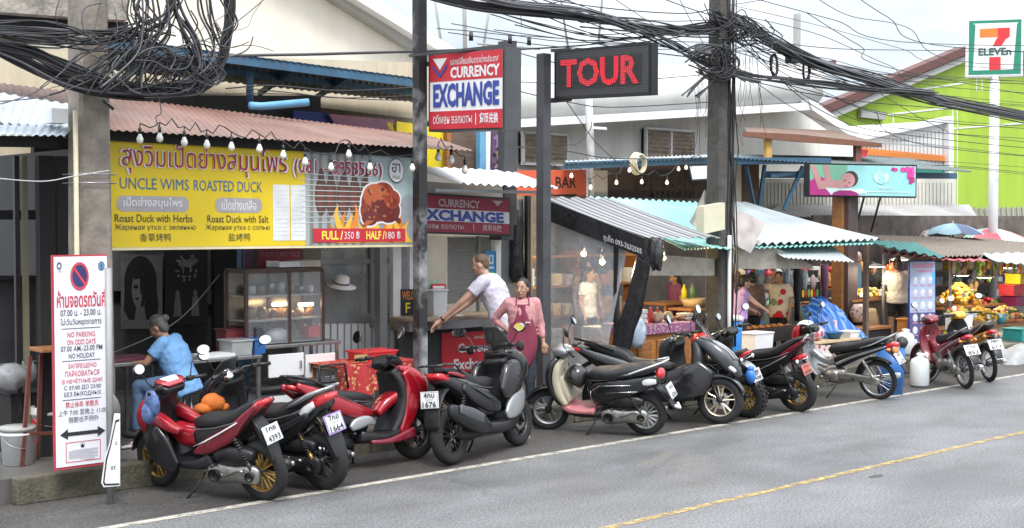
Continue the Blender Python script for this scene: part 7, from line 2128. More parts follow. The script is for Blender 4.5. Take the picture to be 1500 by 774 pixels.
m=MB();q=at(656,466,13.55);m.box((q.x,13.5,cz+.03),(.3,.22,.012),rz=.2);o=m.build('papers',WHITE);tag(o,'white papers lying under the leaning man\'s hands','papers')
m=MB();q=gr(771,641);m.box((q.x,q.y,.14),(.07,.05,.3),bev=.005);o=m.build('white_block',WHITEC);tag(o,'small white upright block by the kerb behind the adventure scooter','block')
# things on the first scooters
m=MB();m.mat(0,True);q=at(312,590,11.7);m.ball(q,(.13,.1,.1),16);m.ball(q+V(-.1,0,-.05),(.12,.08,.06),12);m.ball(q+V(.1,.02,-.05),(.09,.08,.06),12)
o=m.build('orange_bag',mat('orange cloth',(.62,.16,.025),.7,var=.15,bump=.4));tag(o,'bright orange cloth bag between the first two scooters','bag')
bt_=BIKES[4]
def on_bike(bk,mb,name,m_,label,cat):
 M=Matrix.Translation(bk.location) @ bk.rotation_euler.to_matrix().to_4x4()
 mb.v=[tuple(M @ Vector(q)) for q in mb.v]
 o=mb.build(name,m_);tag(o,label,cat);return o,M
m=MB();m.mat(0,True)
m.lathe([(.001,.15),(.06,.145),(.11,.11),(.138,.04),(.14,-.03),(.13,-.09),(.118,-.1),(.12,-.03),(.1,.05),(.001,.08)],26,Matrix.Rotation(-.5,3,'Y') @ Matrix.Rotation(.5,3,'X'),(.22,.06,.72))
o,M=on_bike(bt_,m,'helmet',GLOSSB,'black open-face helmet hanging inside the cream leg shield','helmet')
m=MB();m.mat(0,True);m.tube([(.3,.1,.9),(.27,.13,.8),(.22,.1,.74)],.008,6);m.v=[tuple(M @ Vector(q)) for q in m.v];m.build('strap',BLK,o)
m=MB();m.mat(0,True);m.ball((-.78,.1,.7),(.05,.05,.04),8);m.ball((-.78,.12,.6),(.075,.06,.1),10)
on_bike(BIKES[6],m,'blue_ribbon',mat('blue ribbon',(.04,.18,.55),.4,var=.2),'bright blue plastic tassel tied to the tail of the chunky-tyred scooter','tassel')
m=MB();m.mat(0,True);m.ball((-.92,-.02,.78),(.05,.09,.1),10);on_bike(BIKES[8],m,'orange_rag',mat('orange rag',(.6,.3,.16),.8,var=.3),'pale orange rag tucked by the tail lamp of the underbone motorbike','rag')
# ------------------------------------------------------------------ stall goods
PURC=flower_cloth('purple patterned cloth',(.3,.1,.2),(.5,.4,.46),22)
a,b_=at(929,492,12.35),at(1012,488,12.35)
t=thing('food_counter','orange-brown wooden counter in the tent stall with a purple patterned cloth','counter',(a.x,12.35,PZ))
zt=a.z
m=MB();m.box(((a.x+b_.x)/2,12.65,(zt+PZ)/2),(b_.x-a.x,.6,zt-PZ));m.build('cabinet',mat('orange wood',(.42,.17,.04),.45,var=.25,scale=3,stretch=(1,1,7)),t)
for k in range(3):
 m=MB();w_=(b_.x-a.x)/3;m.box((a.x+w_*(k+.5),12.34,(zt+PZ)/2),(w_-.1,.03,zt-PZ-.16),bev=.012);m.build('panel',WOOD,t)
m=MB();m.box(((a.x+b_.x)/2,12.63,zt+.07),(b_.x-a.x+.06,.68,.14),bev=.01);o=m.build('patterned_cloth',PURC);tag(o,'purple patterned cloth covering the wooden food counter','cloth')
FOODS=[(938,'white foam boxes stacked on the patterned cloth',WHITEC,(.14,.14,.2)),(952,'red sauce bottles beside the foam boxes',REDL,(.1,.1,.24)),(966,'tan bread bags on the patterned cloth',mat('tan bags',(.5,.36,.24),.6,var=.3,scale=14),(.26,.2,.16)),(984,'brown food trays on the patterned cloth',mat('brown food',(.3,.14,.07),.6,var=.4,scale=20),(.3,.25,.08)),(1003,'pale foam tubs at the right of the patterned cloth',mat('pale tub',(.55,.5,.42),.5),(.2,.2,.1))]
for i,(px,lb,mm_,d) in enumerate(FOODS):
 q=at(px,480,12.6);z=zt+.142
 if i in (0,4):
  for k in range(3 if i == 0 else 2):
   mb=MB();mb.box((q.x+.01*k,12.6,z+d[2]/(3 if i == 0 else 2)*(k+.5)),(d[0],d[1],d[2]/(3 if i == 0 else 2)-.006),bev=.012);o=mb.build('foam_box',mm_);tag(o,'white foam box stacked at the left of the patterned cloth' if i == 0 else 'pale foam tub at the right end of the patterned cloth','foam box','foam boxes on the counter' if i == 0 else 'foam tubs on the counter')
 elif i == 1:
  for k in range(3):
   mb=MB();mb.mat(0,True);mb.lathe([(.001,0),(.032,0),(.034,.13),(.014,.18),(.012,.22),(.001,.222)],14,None,(q.x+.08*k-.05,12.55+.05*(k % 2),z));o=mb.build('sauce_bottle',mm_);tag(o,'small red sauce bottle beside the foam boxes','bottle','sauce bottles on the counter')
 else:
  for k in range(3):
   mb=MB();mb.mat(0,True);mb.ball((q.x+.13*(k-1),12.55+.06*(k % 2),z+d[2]*.45),(.08,.08,d[2]*.5),12);o=mb.build('food_bag' if i == 2 else 'food_portion',mm_);tag(o,'knotted tan bag of food on the patterned cloth' if i == 2 else 'brown cooked food portion on the patterned cloth','food','tan bags on the counter' if i == 2 else 'food portions on the counter')
m=MB();m.mat(0,True);q=at(934,478,12.2)
rings=[]
for k in range(7):
 f=k/6;r_=.03+.12*math.sin(PI*min(1,f*.75+.12));cz_=q.z+.12-.42*f
 rings.append([V(q.x+r_*(1+.2*math.sin(3*g+k))*math.cos(g),12.2+r_*.5*math.sin(g),cz_) for g in [2*PI*j/16 for j in range(16)]])
m.loft(rings);o=m.build('shopping_bag',mat('white blue plastic bag',(.5,.6,.74),.35,var=.4,scale=9,bump=.5));tag(o,'white and blue plastic bag hanging at the tent stall corner','bag')
bucket('bucket','red plastic bucket behind the maxi scooter',1030,500,12.5,.17,at(1030,487,12.5).z-PZ,REDL)
for px,Y,lb,mm_,hh in ((1002,14.6,'yellow bottle row inside the tent stall',YEL,1.5),(1014,14.8,'pale green bottle inside the tent stall',mat('green bottle',(.2,.36,.16),.3),1.3)):
 q=at(px,440,Y);m=MB();m.mat(0,True);m.lathe([(.001,0),(.05,0),(.05,.2),(.02,.26),(.02,.3),(.001,.3)],14,None,(q.x,Y,PZ+1.0));o=m.build('drink_bottle',mm_);tag(o,lb,'bottle')
a,b_=at(975,455,14.5),at(1045,452,14.5)
table('inner_table','wooden table with bottles inside the tent stall',a.x,b_.x,14.5,15.1,PZ+1.0,WOOD)
table('pot_table','dark wood table with baskets behind the utility pole',at(1012,455,13.8).x,at(1050,455,13.8).x,13.8,14.3,PZ+.95,WOOD)
for k,px in enumerate((1018,1034)):
 q=at(px,445,14.0);m=MB();m.mat(0,True);m.lathe([(.001,0),(.14,0),(.2,.14),(.19,.14),(.001,.04)],18,None,(q.x,14.05,PZ+.952));o=m.build('basket',mat('straw',(.45,.33,.18),.8,var=.2,scale=30));tag(o,('left' if k == 0 else 'right')+' straw basket on the dark wood table','basket')
# warm bulbs inside the tent
for k,(px,py,Y) in enumerate(((855,372,14.2),(882,384,13.9),(972,378,13.6))):
 t=thing('hanging_lamp',('warm lit bulb glowing through the clear plastic sheet, the higher one','warm lit bulb glowing through the clear plastic sheet, the lower one','warm lit bulb under the roof above the food counter')[k],'lamp',at(px,py,Y))
 m=MB();m.mat(0,True);m.ball(at(px,py,Y),.045,14);m.build('bulb',WARM,t)
 m=MB();m.mat(0,True);q=at(px,py,Y);m.tube([q+V(0,0,.05),q+V(0,0,.14)],[.028,.02],8);m.tube([q+V(0,0,.13),q+V(0,0,.32)],.004,5);m.build('socket',BLK,t)
 l=bpy.data.lights.new('bulb_light','POINT');l.energy=42;l.color=(1,.72,.4);l.shadow_soft_size=.07
 lo=bpy.data.objects.new('bulb_light',l);COL.objects.link(lo);lo.location=q+V(0,-.12,-.05);
m=MB();q=at(868,520,13.4);m.box((q.x+.1,13.4,PZ+.42),(.35,.35,.84),bev=.02);o=m.build('white_cooler',WHITEC);tag(o,'white upright cooler behind the clear plastic side sheet','cooler')
t=thing('goods_shelf','wooden shelf of orange and tan boxes behind the clear plastic side sheet','shelf',(15.4,15.6,PZ))
for k in range(4):m=MB();m.box((15.6,15.75,PZ+.3+k*.5),(3.2,.4,.03));m.build('shelf_board',WOOD,t)
for x in (14.05,15.6,17.15):m=MB();m.box((x,15.75,PZ+.95),(.05,.38,1.9));m.build('upright',WOOD,t)
GC=[mat('goods '+str(i),c_,.6,var=.25,scale=6) for i,c_ in enumerate(((.5,.24,.08),(.55,.42,.28),(.4,.3,.32),(.5,.5,.5),(.45,.12,.07),(.3,.34,.4)))]
for k in range(30):
 x=14.2+(k % 10)*.3;w_=random.uniform(.14,.24);h_=random.uniform(.14,.34)
 m=MB();m.box((x,15.68,PZ+.315+(k // 10)*.5+h_/2),(w_,.25,h_),bev=.015);o=m.build('goods_box',GC[random.randrange(6)]);tag(o,'small coloured goods box on the wooden shelf behind the plastic sheet','box','goods on the wooden shelf')
# blue cup-shaped bin, foam chest, grill
t=thing('blue_container','tall blue container with white cap and upright ZONE lettering beside the pole','container',(at(1076,560,12.55).x,12.55,PZ))
q=at(1076,515,12.55);z1=at(1076,470,12.55).z
m=MB();m.mat(0,True);m.lathe([(.001,0),(.1,0),(.105,.02),(.115,z1-PZ-.02),(.1,z1-PZ),(.001,z1-PZ)],26,None,(q.x,12.55,PZ));o=m.build('body',mat('azure label',(.02,.2,.58),.35,var=.12,scale=9),t)
m=MB();m.mat(0,True);m.lathe([(.12,0),(.135,.02),(.13,.06),(.07,.085),(.001,.09)],26,None,(q.x,12.55,z1));m.build('cap',WHITEC,t)
m=MB();d_=V(q.x,12.55,0)-V(0,0,0);vw=V(-d_.x,-d_.y,0).normalized();rt_=V(-vw.y,vw.x,0)
m.text('ZONE',V(q.x,12.55,z1-.62)+vw*.122+rt_*-.02,V(0,0,1),-rt_,.46,.085,.02,'c','both');m.build('lettering',WHITEC,o)
crate('foam_chest','white foam chest with lid in front of the grill table',1106,12.7,PZ+.35,(.48,.35,.26),WHITEC,'chest',WHITEC)
m=MB();q=at(1106,540,12.7);m.box((q.x,12.7,PZ+.175),(.5,.36,.34),bev=.01);o=m.build('support_crate',BLKM);tag(o,'black crate supporting the white foam chest','crate')
a,b_=at(1082,486,13.2),at(1166,482,13.2)
t=table('grill_table','dark grill table with orange food pieces between the girl and the floral shirt',a.x,b_.x,13.2,13.8,a.z,mat('dark grill',(.05,.04,.035),.5,.3,var=.3))
m=MB();m.box(((a.x+b_.x)/2,13.19,a.z-.12),(b_.x-a.x,.03,.2));m.build('front_panel',mat('dark grill',(.05,.04,.035)),t)
FD=mat('grilled food',(.5,.2,.07),.5,var=.4,scale=25)
for k in range(18):
 m=MB();m.mat(0,True);x=a.x+.08+(b_.x-a.x-.16)*(k % 9)/8;m.ball((x,13.32+.16*(k // 9),a.z+.022),(.045,.06,.022),8,Matrix.Rotation(k,3,'Z'));o=m.build('grilled_piece',FD);tag(o,'small orange brown piece of food on the grill table','food','grilled pieces on the grill table')
# hanging clothes / goods behind the floral shirt
for k,(px,y0,y1,w_,cc_,lb) in enumerate(((1168,392,470,.17,BLACKC,'black cloth hanging beside the floral shirt'),(1208,388,440,.2,mat('plum cloth',(.12,.05,.12),.8,var=.4,scale=9),'plum patterned cloth hanging above the blue tarpaulin'),(1152,384,420,.2,mat('bluish bag',(.3,.4,.5),.4,var=.4,scale=8),'bluish plastic bags hanging behind the floral shirt'),(1178,396,425,.2,mat('grey clear bags',(.35,.42,.45),.3,var=.4,scale=8),'grey plastic bag bundle hanging under the white flap'))):
 a_=at(px,y0,14.0);z0=at(px,y1,14.0).z
 m=MB();m.mat(0,True);rings=[]
 for i in range(6):
  f=i/5;zz=a_.z+(z0-a_.z)*f
  rings.append([V(a_.x+w_/2*(.5+.5*math.sin(PI*min(1,f+.25)))*math.cos(g)*(1+.15*math.sin(3*g+i)),14.0+.05*math.sin(g),zz) for g in [2*PI*j/14 for j in range(14)]])
 m.loft(rings);o=m.build('hanging_cloth',cc_);tag(o,lb,'cloth')
P=px_panel((1172,396),(1172,442),(1202,396),14.9)
o=P.board(.03,BLKM,'menu_poster');tag(o,'black poster with white lines and coloured drinks behind the blue tarpaulin','poster')
P.rect(.08,.62,.94,.76,0,1);P.rect(.2,.55,.8,.57,0,1)
for k in range(6):P.ell(.14+k*.14,.26,.06,.14,1+k % 3,1,10)
P.mb.build('printing',[WHITEC,YEL,REDL,mat('green drink',(.12,.4,.16),.5)],o)
# blue tarpaulin heap
TB=mat('blue tarpaulin',(.03,.15,.52),.36,var=.15,scale=2,bump=.2)
stripes(TB,'X',9,(.025,.13,.48),(.16,.36,.72),.72)
t0=at(1215,505,13.1)
m=MB();m.mat(0,True);vs=[];nx_,ny_=48,26
za=at(1200,440,13.1).z
for j in range(ny_+1):
 for i in range(nx_+1):
  u_,v_=i/nx_*2-1,j/ny_
  x=t0.x-.03+u_*.84*(.55+.45*v_**.7)
  prof=max(0,1-abs(u_+.1)**2.4)**.6
  top=PZ+.3+(za-PZ-.3)*(.5+.5*prof)+.1*noise.noise(V(u_*2.5,0,5))
  z=top-(top-PZ-.32)*v_**1.3
  fold=.035*noise.noise(V(u_*9+v_*3,v_*2,9))+.05*math.sin(u_*11+v_*5+2*noise.noise(V(u_*2,v_*2,1)))*(.3+v_)
  y=13.35-.5*v_**.6-fold
  vs.append(V(x,y,z+.05*noise.noise(V(u_*4,v_*4,3))+.02*noise.noise(V(u_*12,v_*9,4))))
fs=[(j*(nx_+1)+i,j*(nx_+1)+i+1,(j+1)*(nx_+1)+i+1,(j+1)*(nx_+1)+i) for j in range(ny_) for i in range(nx_)]
N=len(vs);vs += [p+V(0,.02,-.006) for p in vs]
m.add(vs,fs+[tuple(q+N for q in f[::-1]) for f in fs]);o=m.build('blue_tarpaulin',TB);tag(o,'crumpled striped blue tarpaulin thrown over a stall table','tarpaulin')
a,b_=at(1186,503,12.5),at(1262,500,12.5)
t=table('plank_table','pale plank table with a blue bowl in front of the blue tarpaulin',a.x,b_.x,12.5,12.95,a.z,mat('pale plank',(.55,.42,.26),.7,var=.2,stretch=(1,6,1)),legm=WOOD)
zp=a.z
q=at(1220,500,12.7);m=MB();m.mat(0,True);m.lathe([(.001,.005),(.09,.005),(.16,.11),(.17,.115),(.155,.105),(.08,.02),(.001,.02)],24,None,(q.x,12.68,zp));o=m.build('bowl',mat('bowl blue',(.02,.14,.34),.35));tag(o,'dark blue plastic bowl on the plank table','bowl')
crate('foam_tray','white foam box lying right of the blue bowl',1244,12.7,zp+.002,(.28,.22,.09),WHITEC,'box',WHITEC)
hang_sheet('printed_cloth','red and white printed cloth hanging below the plank table',[(1183,506),(1232,506),(1230,548),(1186,548)],12.46,flower_cloth('red white print',(.62,.58,.56),(.5,.05,.06),9)).__setitem__('category','cloth')
m=MB();m.mat(0,True);q=at(1190,488,12.75);m.ball((q.x,12.72,zp+.13),(.22,.15,.14),14);o=m.build('food_sack',flower_cloth('pink white sack',(.6,.5,.5),(.5,.1,.14),7));tag(o,'pink and white sack lying on the left of the plank table','sack')
m=MB();q=at(1219,470,12.95);m.box((q.x+.04,12.93,zp+.19),(.07,.07,.2),bev=.01);o=m.build('tall_cup',mat('pale pink cup',(.6,.5,.5),.5));tag(o,'pale upright cup in front of the blue tarpaulin','cup')
# blue bin, jugs
q=gr(1304,577)
t=thing('blue_bin','blue bin with a black bag at the rear wheel of the underbone motorbike','bin',q)
hb=.72
m=MB();m.mat(0,True);m.lathe([(.001,.004),(.19,.004),(.215,hb),(.2,hb),(.18,.1),(.001,.08)],28,None,q);m.build('drum',mat('bin blue',(.02,.13,.4),.4,var=.1,dirt=.15),t)
m=MB();m.mat(0,True)
for k in range(9):g=2*PI*k/9;m.ball(q+V(.17*math.cos(g),.17*math.sin(g),hb+.02+.03*(k % 3)),(.08,.08,.06+.02*(k % 2)),8)
m.ball(q+V(.12,-.12,hb+.06),(.12,.08,.1),8);m.build('bin_bag',mat('black bag',(.015,.015,.016),.3,var=.2,bump=.5),t)
def jug(label,q,r,h):
 t=thing('water_jug',label,'jug',q)
 m=MB();m.mat(0,True);m.lathe([(.001,.003),(r*.9,.003),(r,.03),(r,h*.74),(r*.86,h*.86),(r*.4,h*.93),(r*.3,h*.94),(r*.3,h),(.001,h)],26,None,q);m.build('body',mat('milky jug',(.62,.66,.68),.3,var=.06),t)
 m=MB();m.mat(0,True);m.tube([q+V(r*.35,0,h*.93),q+V(r*.8,0,h*1.0),q+V(r*.95,0,h*.86)],.018,7);m.build('handle',WHITEC,t)
 m=MB();m.mat(0,True);m.lathe([(r*.33,h),(r*.33,h+.03),(.001,h+.03)],14,None,q);m.build('cap',WHITEC,t)
 return t
jug('white water jug with dark lettering standing on the pavement',V(at(1325,520,12.5).x,12.5,PZ),.165,.43)
jug('second white jug standing on the road behind the dark red motorbike',gr(1347,566),.15,.5)
# ------------------------------------------------------------------ fruit market
FRUIT_O=mat('orange fruit',(.72,.32,.03),.45,var=.25,scale=9);FRUIT_Y=mat('mango skin',(.75,.48,.06),.45,var=.2,scale=9)
FRUIT_R=mat('red fruit',(.45,.05,.06),.4,var=.3,scale=9);FRUIT_G=mat('green fruit',(.2,.34,.06),.5,var=.3,scale=9)
PLANT=mat('leaf green',(.06,.14,.03),.5,var=.3)
def heap(name,label,px,py,Y,w_,d,h,mats_,r,z=None,n=70):
 q=at(px,py,Y);z=q.z if z is None else z
 m=MB();m.mat(0,True)
 for k in range(n):
  u_,v_=random.uniform(-1,1),random.uniform(-1,1)
  hh=h*max(0,1-max(abs(u_),abs(v_))**1.5)
  m.mat(random.randrange(len(mats_))).ball((q.x+u_*w_/2,Y+v_*d/2,z+hh+r*.7),(r*random.uniform(.85,1.15),r*random.uniform(.85,1.1),r*random.uniform(.8,1)),8,Matrix.Rotation(random.random()*6,3,'Z'))
 m.mat(len(mats_))
 for k in range(n // 6):m.ball((q.x+random.uniform(-.4,.4)*w_,Y-d*random.uniform(.1,.5),z+h*.5+r*random.uniform(.4,1.6)),(r*.9,r*.15,r*.45),6,Matrix.Rotation(random.random()*6,3,'Y') @ Matrix.Rotation(random.random()*3,3,'Z'))
 o=m.build(name,list(mats_)+[PLANT]);tag(o,label,'fruit');kind(o,'stuff');return o
def stand_box(name,label,x0,x1,y0,y1,z,m_,cat='counter'):
 t=thing(name,label,cat,((x0+x1)/2,y0,PZ))
 m=MB();m.box(((x0+x1)/2,(y0+y1)/2,(z+PZ)/2-.02),(x1-x0,y1-y0,z-PZ-.04));m.build('front',m_,t)
 m=MB();m.box(((x0+x1)/2,(y0+y1)/2,z-.02),(x1-x0+.06,y1-y0+.06,.04));m.build('top',WOOD,t);return t
a,b_=at(1248,440,13.9),at(1304,438,13.9)
stand_box('fruit_counter','dark brown fruit counter behind the blue tarpaulin',a.x,b_.x,13.9,14.4,a.z,mat('dark board',(.07,.04,.035),.6,var=.2))
heap('fruit_heap','pale yellow fruit heap on the dark brown counter',1272,438,14.1,1.0,.35,.14,[FRUIT_Y,mat('pale fruit',(.65,.52,.25),.5)],.055,a.z,50)
def bag(name,label,px,y0,y1,Y,w_,m_):
 a_=at(px,y0,Y);z0=at(px,y1,Y).z
 m=MB();m.mat(0,True);rings=[]
 for i in range(8):
  f=i/7;zz=a_.z+(z0-a_.z)*f;r_=w_*(.2+.3*math.sin(PI*(f*.8+.1)))
  rings.append([V(a_.x+r_*math.cos(g)*(1+.1*math.sin(4*g+i)),Y+r_*.6*math.sin(g),zz) for g in [2*PI*j/14 for j in range(14)]])
 m.loft(rings);o=m.build(name,m_);tag(o,label,'bag');return o
bag('hanging_bag','tan plastic bag hanging from the dark fruit counter',1275,452,494,13.75,.45,mat('tan plastic bag',(.42,.3,.15),.35,var=.25,scale=8,bump=.5))
bag('hanging_bag','white and red striped bag hanging left of the tan one',1258,446,472,13.78,.45,flower_cloth('striped bag',(.5,.42,.38),(.3,.1,.1),14))
# dark low shelf and orange cloth under it
stand_box('low_shelf','low dark shelf beside the white jug',at(1265,510,13.2).x,at(1312,510,13.2).x,13.3,13.8,PZ+.42,BLKM,'shelf')
crate('orange_crate','orange crate behind the white jug',1330,13.0,PZ,(.3,.3,.55),mat('orange crate',(.6,.22,.05),.5),'crate')
# menu board
P=px_panel((1340,384),(1340,520),(1386,383),12.75)
P.u=V(.93,-.37,0).normalized();P.n=P.u.cross(P.v);P.w=.56;P.o.y += .1
t=thing('menu_board','tall standing menu board with blue and violet pictures of iced drinks','menu board',P.o)
m=MB();m.prism([P.p(-.03,-.01),P.p(1.03,-.01),P.p(1.03,1.01),P.p(-.03,1.01)],-P.n*.04);m.build('frame',NAVY,t)
for f in (.1,.9):beam('foot',DGREY,t,P.p(f,0)+V(0,0,0),V(P.p(f,0).x,P.p(f,0).y,PZ),.03,.03)
P.rect(0,0,1,1,0,1);P.rect(0,.45,1,1,1,1);P.rect(.85,.75,1,.9,2,1)
P.rect(.1,.93,.92,.98,3,2);P.rect(.22,.885,.9,.91,3,2)
for r_ in range(6):
 for c_ in range(3):
  x,y=.2+c_*.3,.8-r_*.135
  P.ell(x,y,.1,.042,4 if r_ < 2 else 5,2,14);P.ell(x+.02,y+.015,.05,.02,6,3,10);P.rect(x-.11,y-.062,x+.11,y-.05,3,2)
P.mb.build('pictures',[mat('menu violet',(.1,.08,.22),.45),mat('menu pale blue',(.36,.45,.6),.45,var=.15,scale=5),mat('menu sky',(.12,.4,.66),.45),mat('menu mauve',(.5,.25,.38),.45),mat('menu lilac',(.55,.52,.65),.45),mat('menu ice',(.62,.64,.7),.45),mat('menu pale',(.75,.74,.78),.45)],t)
# stands of the fruit market
a,b_=at(1388,484,13.1),at(1520,480,13.1)
BAMB=mat('bamboo mat',(.4,.28,.17),.7,var=.3,scale=4,stretch=(14,14,1),dirt=.2)
stand_box('fruit_stand','long fruit stand with bamboo matting front at the right',a.x,b_.x+1.2,13.1,13.7,a.z,BAMB)
zf=a.z
P=px_panel((1458,486),(1458,516),(1520,484),13.06)
o=P.board(.02,WHITEC,'juice_poster');tag(o,'white poster with rows of dark juice bottles on the fruit stand front','poster')
for r_ in range(2):
 for c_ in range(9):P.poly([(.05+c_*.105,.12+r_*.45),(.1+c_*.105,.12+r_*.45),(.1+c_*.105,.34+r_*.45),(.085+c_*.105,.46+r_*.45),(.065+c_*.105,.46+r_*.45),(.05+c_*.105,.34+r_*.45)],c_ % 3,1)
P.mb.build('pictures',[mat('dark bottle',(.12,.1,.14),.4),mat('teal bottle',(.2,.42,.4),.4),mat('red bottle',(.35,.1,.14),.4)],o)
crate('white_basket','white plastic basket full of orange and green fruit beside the menu board',1404,12.85,at(1404,483,12.85).z,(.44,.34,.3),mat('white basket',(.72,.74,.76),.4))
zb=at(1404,483,12.85).z
t=thing('basket_support','green and yellow crates under the white basket','crate',at(1404,520,12.85))
m=MB();q=at(1404,483,12.85);m.box((q.x,12.87,(zb+PZ)/2+.12),(.4,.34,zb-PZ-.26));m.build('green_crate',mat('green crate',(.04,.2,.1),.5),t)
m=MB();m.box((q.x,12.87,PZ+.12),(.42,.36,.24));m.build('yellow_crate',YEL,t)
heap('fruit_heap','orange and green fruit overflowing the white basket',1404,455,12.87,.4,.3,.12,[FRUIT_O,FRUIT_O,FRUIT_R,FRUIT_G],.05,zb+.29,45)
heap('fruit_heap','steep mango heap behind the white basket',1404,445,13.9,.75,.6,.42,[FRUIT_O,FRUIT_Y],.06,at(1404,448,13.9).z,90)
heap('fruit_heap','yellow mango heap on the bamboo stand',1436,470,13.4,.8,.5,.25,[FRUIT_Y,FRUIT_O,FRUIT_Y],.055,zf+.06,100)
heap('fruit_heap','pale yellow and red fruit heap near the stacked crates',1470,472,13.4,.9,.5,.2,[FRUIT_Y,mat('pale fruit',(.65,.52,.25)),FRUIT_R],.06,zf+.06,80)
heap('fruit_heap','dragon fruit heap under the roof behind the mangoes',1445,448,14.2,.7,.4,.22,[FRUIT_R,FRUIT_R,FRUIT_G],.065,at(1445,455,14.2).z,40)
m=MB();m.mat(0,True);q=at(1436,478,13.25)
for k in range(5):m.lathe([(.40+.01*k,.022*k),(.42+.01*k,.022*k+.011),(.40+.01*k,.022*k+.022)],26,None,(q.x,13.42,zf+.0)) if False else m.box((q.x,13.14,zf+.02+k*.022),(.9,.02,.018))
o=m.build('bamboo_tray',BAMB);tag(o,'bamboo tray edge holding the yellow mango heap','tray')
stand_box('back_stand','dark stand carrying the steep mango heap',at(1385,448,13.8).x,at(1500,448,13.8).x+.6,13.85,14.6,at(1404,450,13.9).z,DARKW)
for px,y0,y1,Y,mm_,lb in ((1487,401,416,13.8,mat('yellow crate',(.75,.6,.02),.45),'yellow plastic crate on top of the crate pile'),(1480,417,433,13.8,mat('red crate',(.55,.04,.05),.45),'red plastic crate in the middle of the crate pile'),(1484,434,448,13.8,mat('purple crate',(.28,.02,.12),.45),'purple plastic crate at the bottom of the crate pile')):
 z0=at(px,y1,Y).z
 crate('plastic_crate',lb,px,Y,z0,(.34 if y0 < 410 else .5,.35,at(px,y0,Y).z-z0-.02),mm_,'crate')
crate('lower_crate','grey green crate carrying the coloured crate pile',1482,13.8,at(1480,448,13.8).z-.26,(.5,.35,.23),mat('grey green crate',(.2,.25,.2),.5),'crate')
bucket_z=zf
q=at(1468,478,13.15);t=thing('small_tub','turquoise tub on the bamboo stand edge','tub',(q.x,13.2,zf));m=MB();m.mat(0,True);m.lathe([(.001,.003),(.12,.003),(.14,.2),(.13,.2),(.001,.05)],22,None,(q.x,13.22,zf));m.build('body',mat('turquoise plastic',(.06,.38,.5),.4),t)
crate('teal_crate','teal crate on the pavement at the right edge',1490,12.5,PZ,(.45,.4,.22),mat('teal crate',(.03,.3,.27),.5),'crate')
for k,(px,py,Y) in enumerate(((1398,452,12.7),(1412,432,13.5),(1428,462,13.1),(1448,464,13.1),(1466,462,13.1),(1262,432,13.9),(1290,430,13.9))):
 q=at(px,py,Y);m=MB();m.box(q,(.13,.006,.09),M=Matrix.Rotation(-.2,3,'X'));m.mat(1).box(q-V(0,-.01,.12),(.01,.006,.2));o=m.build('price_card',[WHITEC,WOOD]);tag(o,'small white price card stuck in a fruit heap','price card','price cards in the fruit')
for k in (0,1,6,9,10,11,12,13,14,15):
 px=1262+k*15;q=at(px,392+6*(k % 3),14.8);m=MB();m.mat(0,True);m.ball(q,(.09,.05,.13+.03*(k % 2)),8);m.tube([q+V(0,0,.1),q+V(0,0,.22)],.004,4);o=m.build('hanging_packet',GC[k % 6]);tag(o,'small packet hanging in a row under the fibre roof','packet','packets hanging in the fruit market')
for k in range(14):
 q=at(1070+k*11,404+5*(k % 3),14.6);m=MB();m.mat(0,True);m.ball(q,(.08,.05,.12+.04*(k % 2)),8);m.tube([q+V(0,0,.1),q+V(0,0,.3)],.004,4);o=m.build('hanging_packet',GC[(k*5+1) % 6]);tag(o,'small packet hanging in a row under the teal roof','packet','packets hanging in the market stall')
GC += [FRUIT_Y,REDL,mat('mint goods',(.25,.5,.42),.5),mat('violet goods',(.25,.14,.34),.5),WHITEC,mat('blue goods',(.06,.2,.45),.5)]
def goods(px0,px1,rows,Y,n,name,label,grp,cat):
 for y in rows:
  a,b_=at(px0,y,Y),at(px1,y,Y)
  m=MB();m.box(((a.x+b_.x)/2,Y+.12,a.z-.015),(b_.x-a.x,.3,.025));o=m.build('shelf_board',WOOD);tag(o,'wooden shelf board at photo height %d in the %s' % (y,grp.split(' in the ')[-1]),'shelf');o['label']={408:'upper',432:'middle',455:'lower',402:'upper',426:'middle',450:'lower'}[y]+' wooden goods shelf at the back of the '+grp.split(' in the ')[-1]
  for k in range(n):
   x=a.x+(b_.x-a.x)*(k+.5)/n;h_=random.uniform(.1,.24);w_=(b_.x-a.x)/n*random.uniform(.5,.85)
   m=MB()
   if k % 3 == 1:m.mat(0,True).lathe([(.001,0),(w_*.45,0),(w_*.45,h_*.6),(w_*.16,h_*.85),(w_*.16,h_),(.001,h_)],12,None,(x,Y+.08,a.z))
   elif k % 3 == 2:m.mat(0,True).ball((x,Y+.08,a.z+h_*.45),(w_*.5,.09,h_*.46),10)
   else:m.box((x,Y+.08,a.z+h_/2),(w_,.16,h_),bev=.012)
   o=m.build(name,GC[random.randrange(len(GC))]);tag(o,label,cat,grp)
goods(1066,1240,(408,432,455),16.3,13,'stall_goods','small coloured goods on the shelves at the back of the market stall','goods on the shelves in the market stall','goods')
goods(1262,1500,(402,426,450),16.6,15,'market_goods','small coloured goods on the shelves at the back of the fruit market','goods on the shelves in the fruit market','goods')
for k in range(12):
 px=1395+k*9;q=at(px,388+4*(k % 3),13.2);m=MB();m.mat(0,True);m.ball(q,(.05,.04,.1),8);m.tube([q+V(0,0,.08),q+V(0,0,.2)],.004,4);o=m.build('hanging_bunch',[FRUIT_Y,FRUIT_G,FRUIT_O][k % 3]);tag(o,'small fruit bunch hanging in a row behind the red awning edge','bunch','bunches hanging at the red awning')
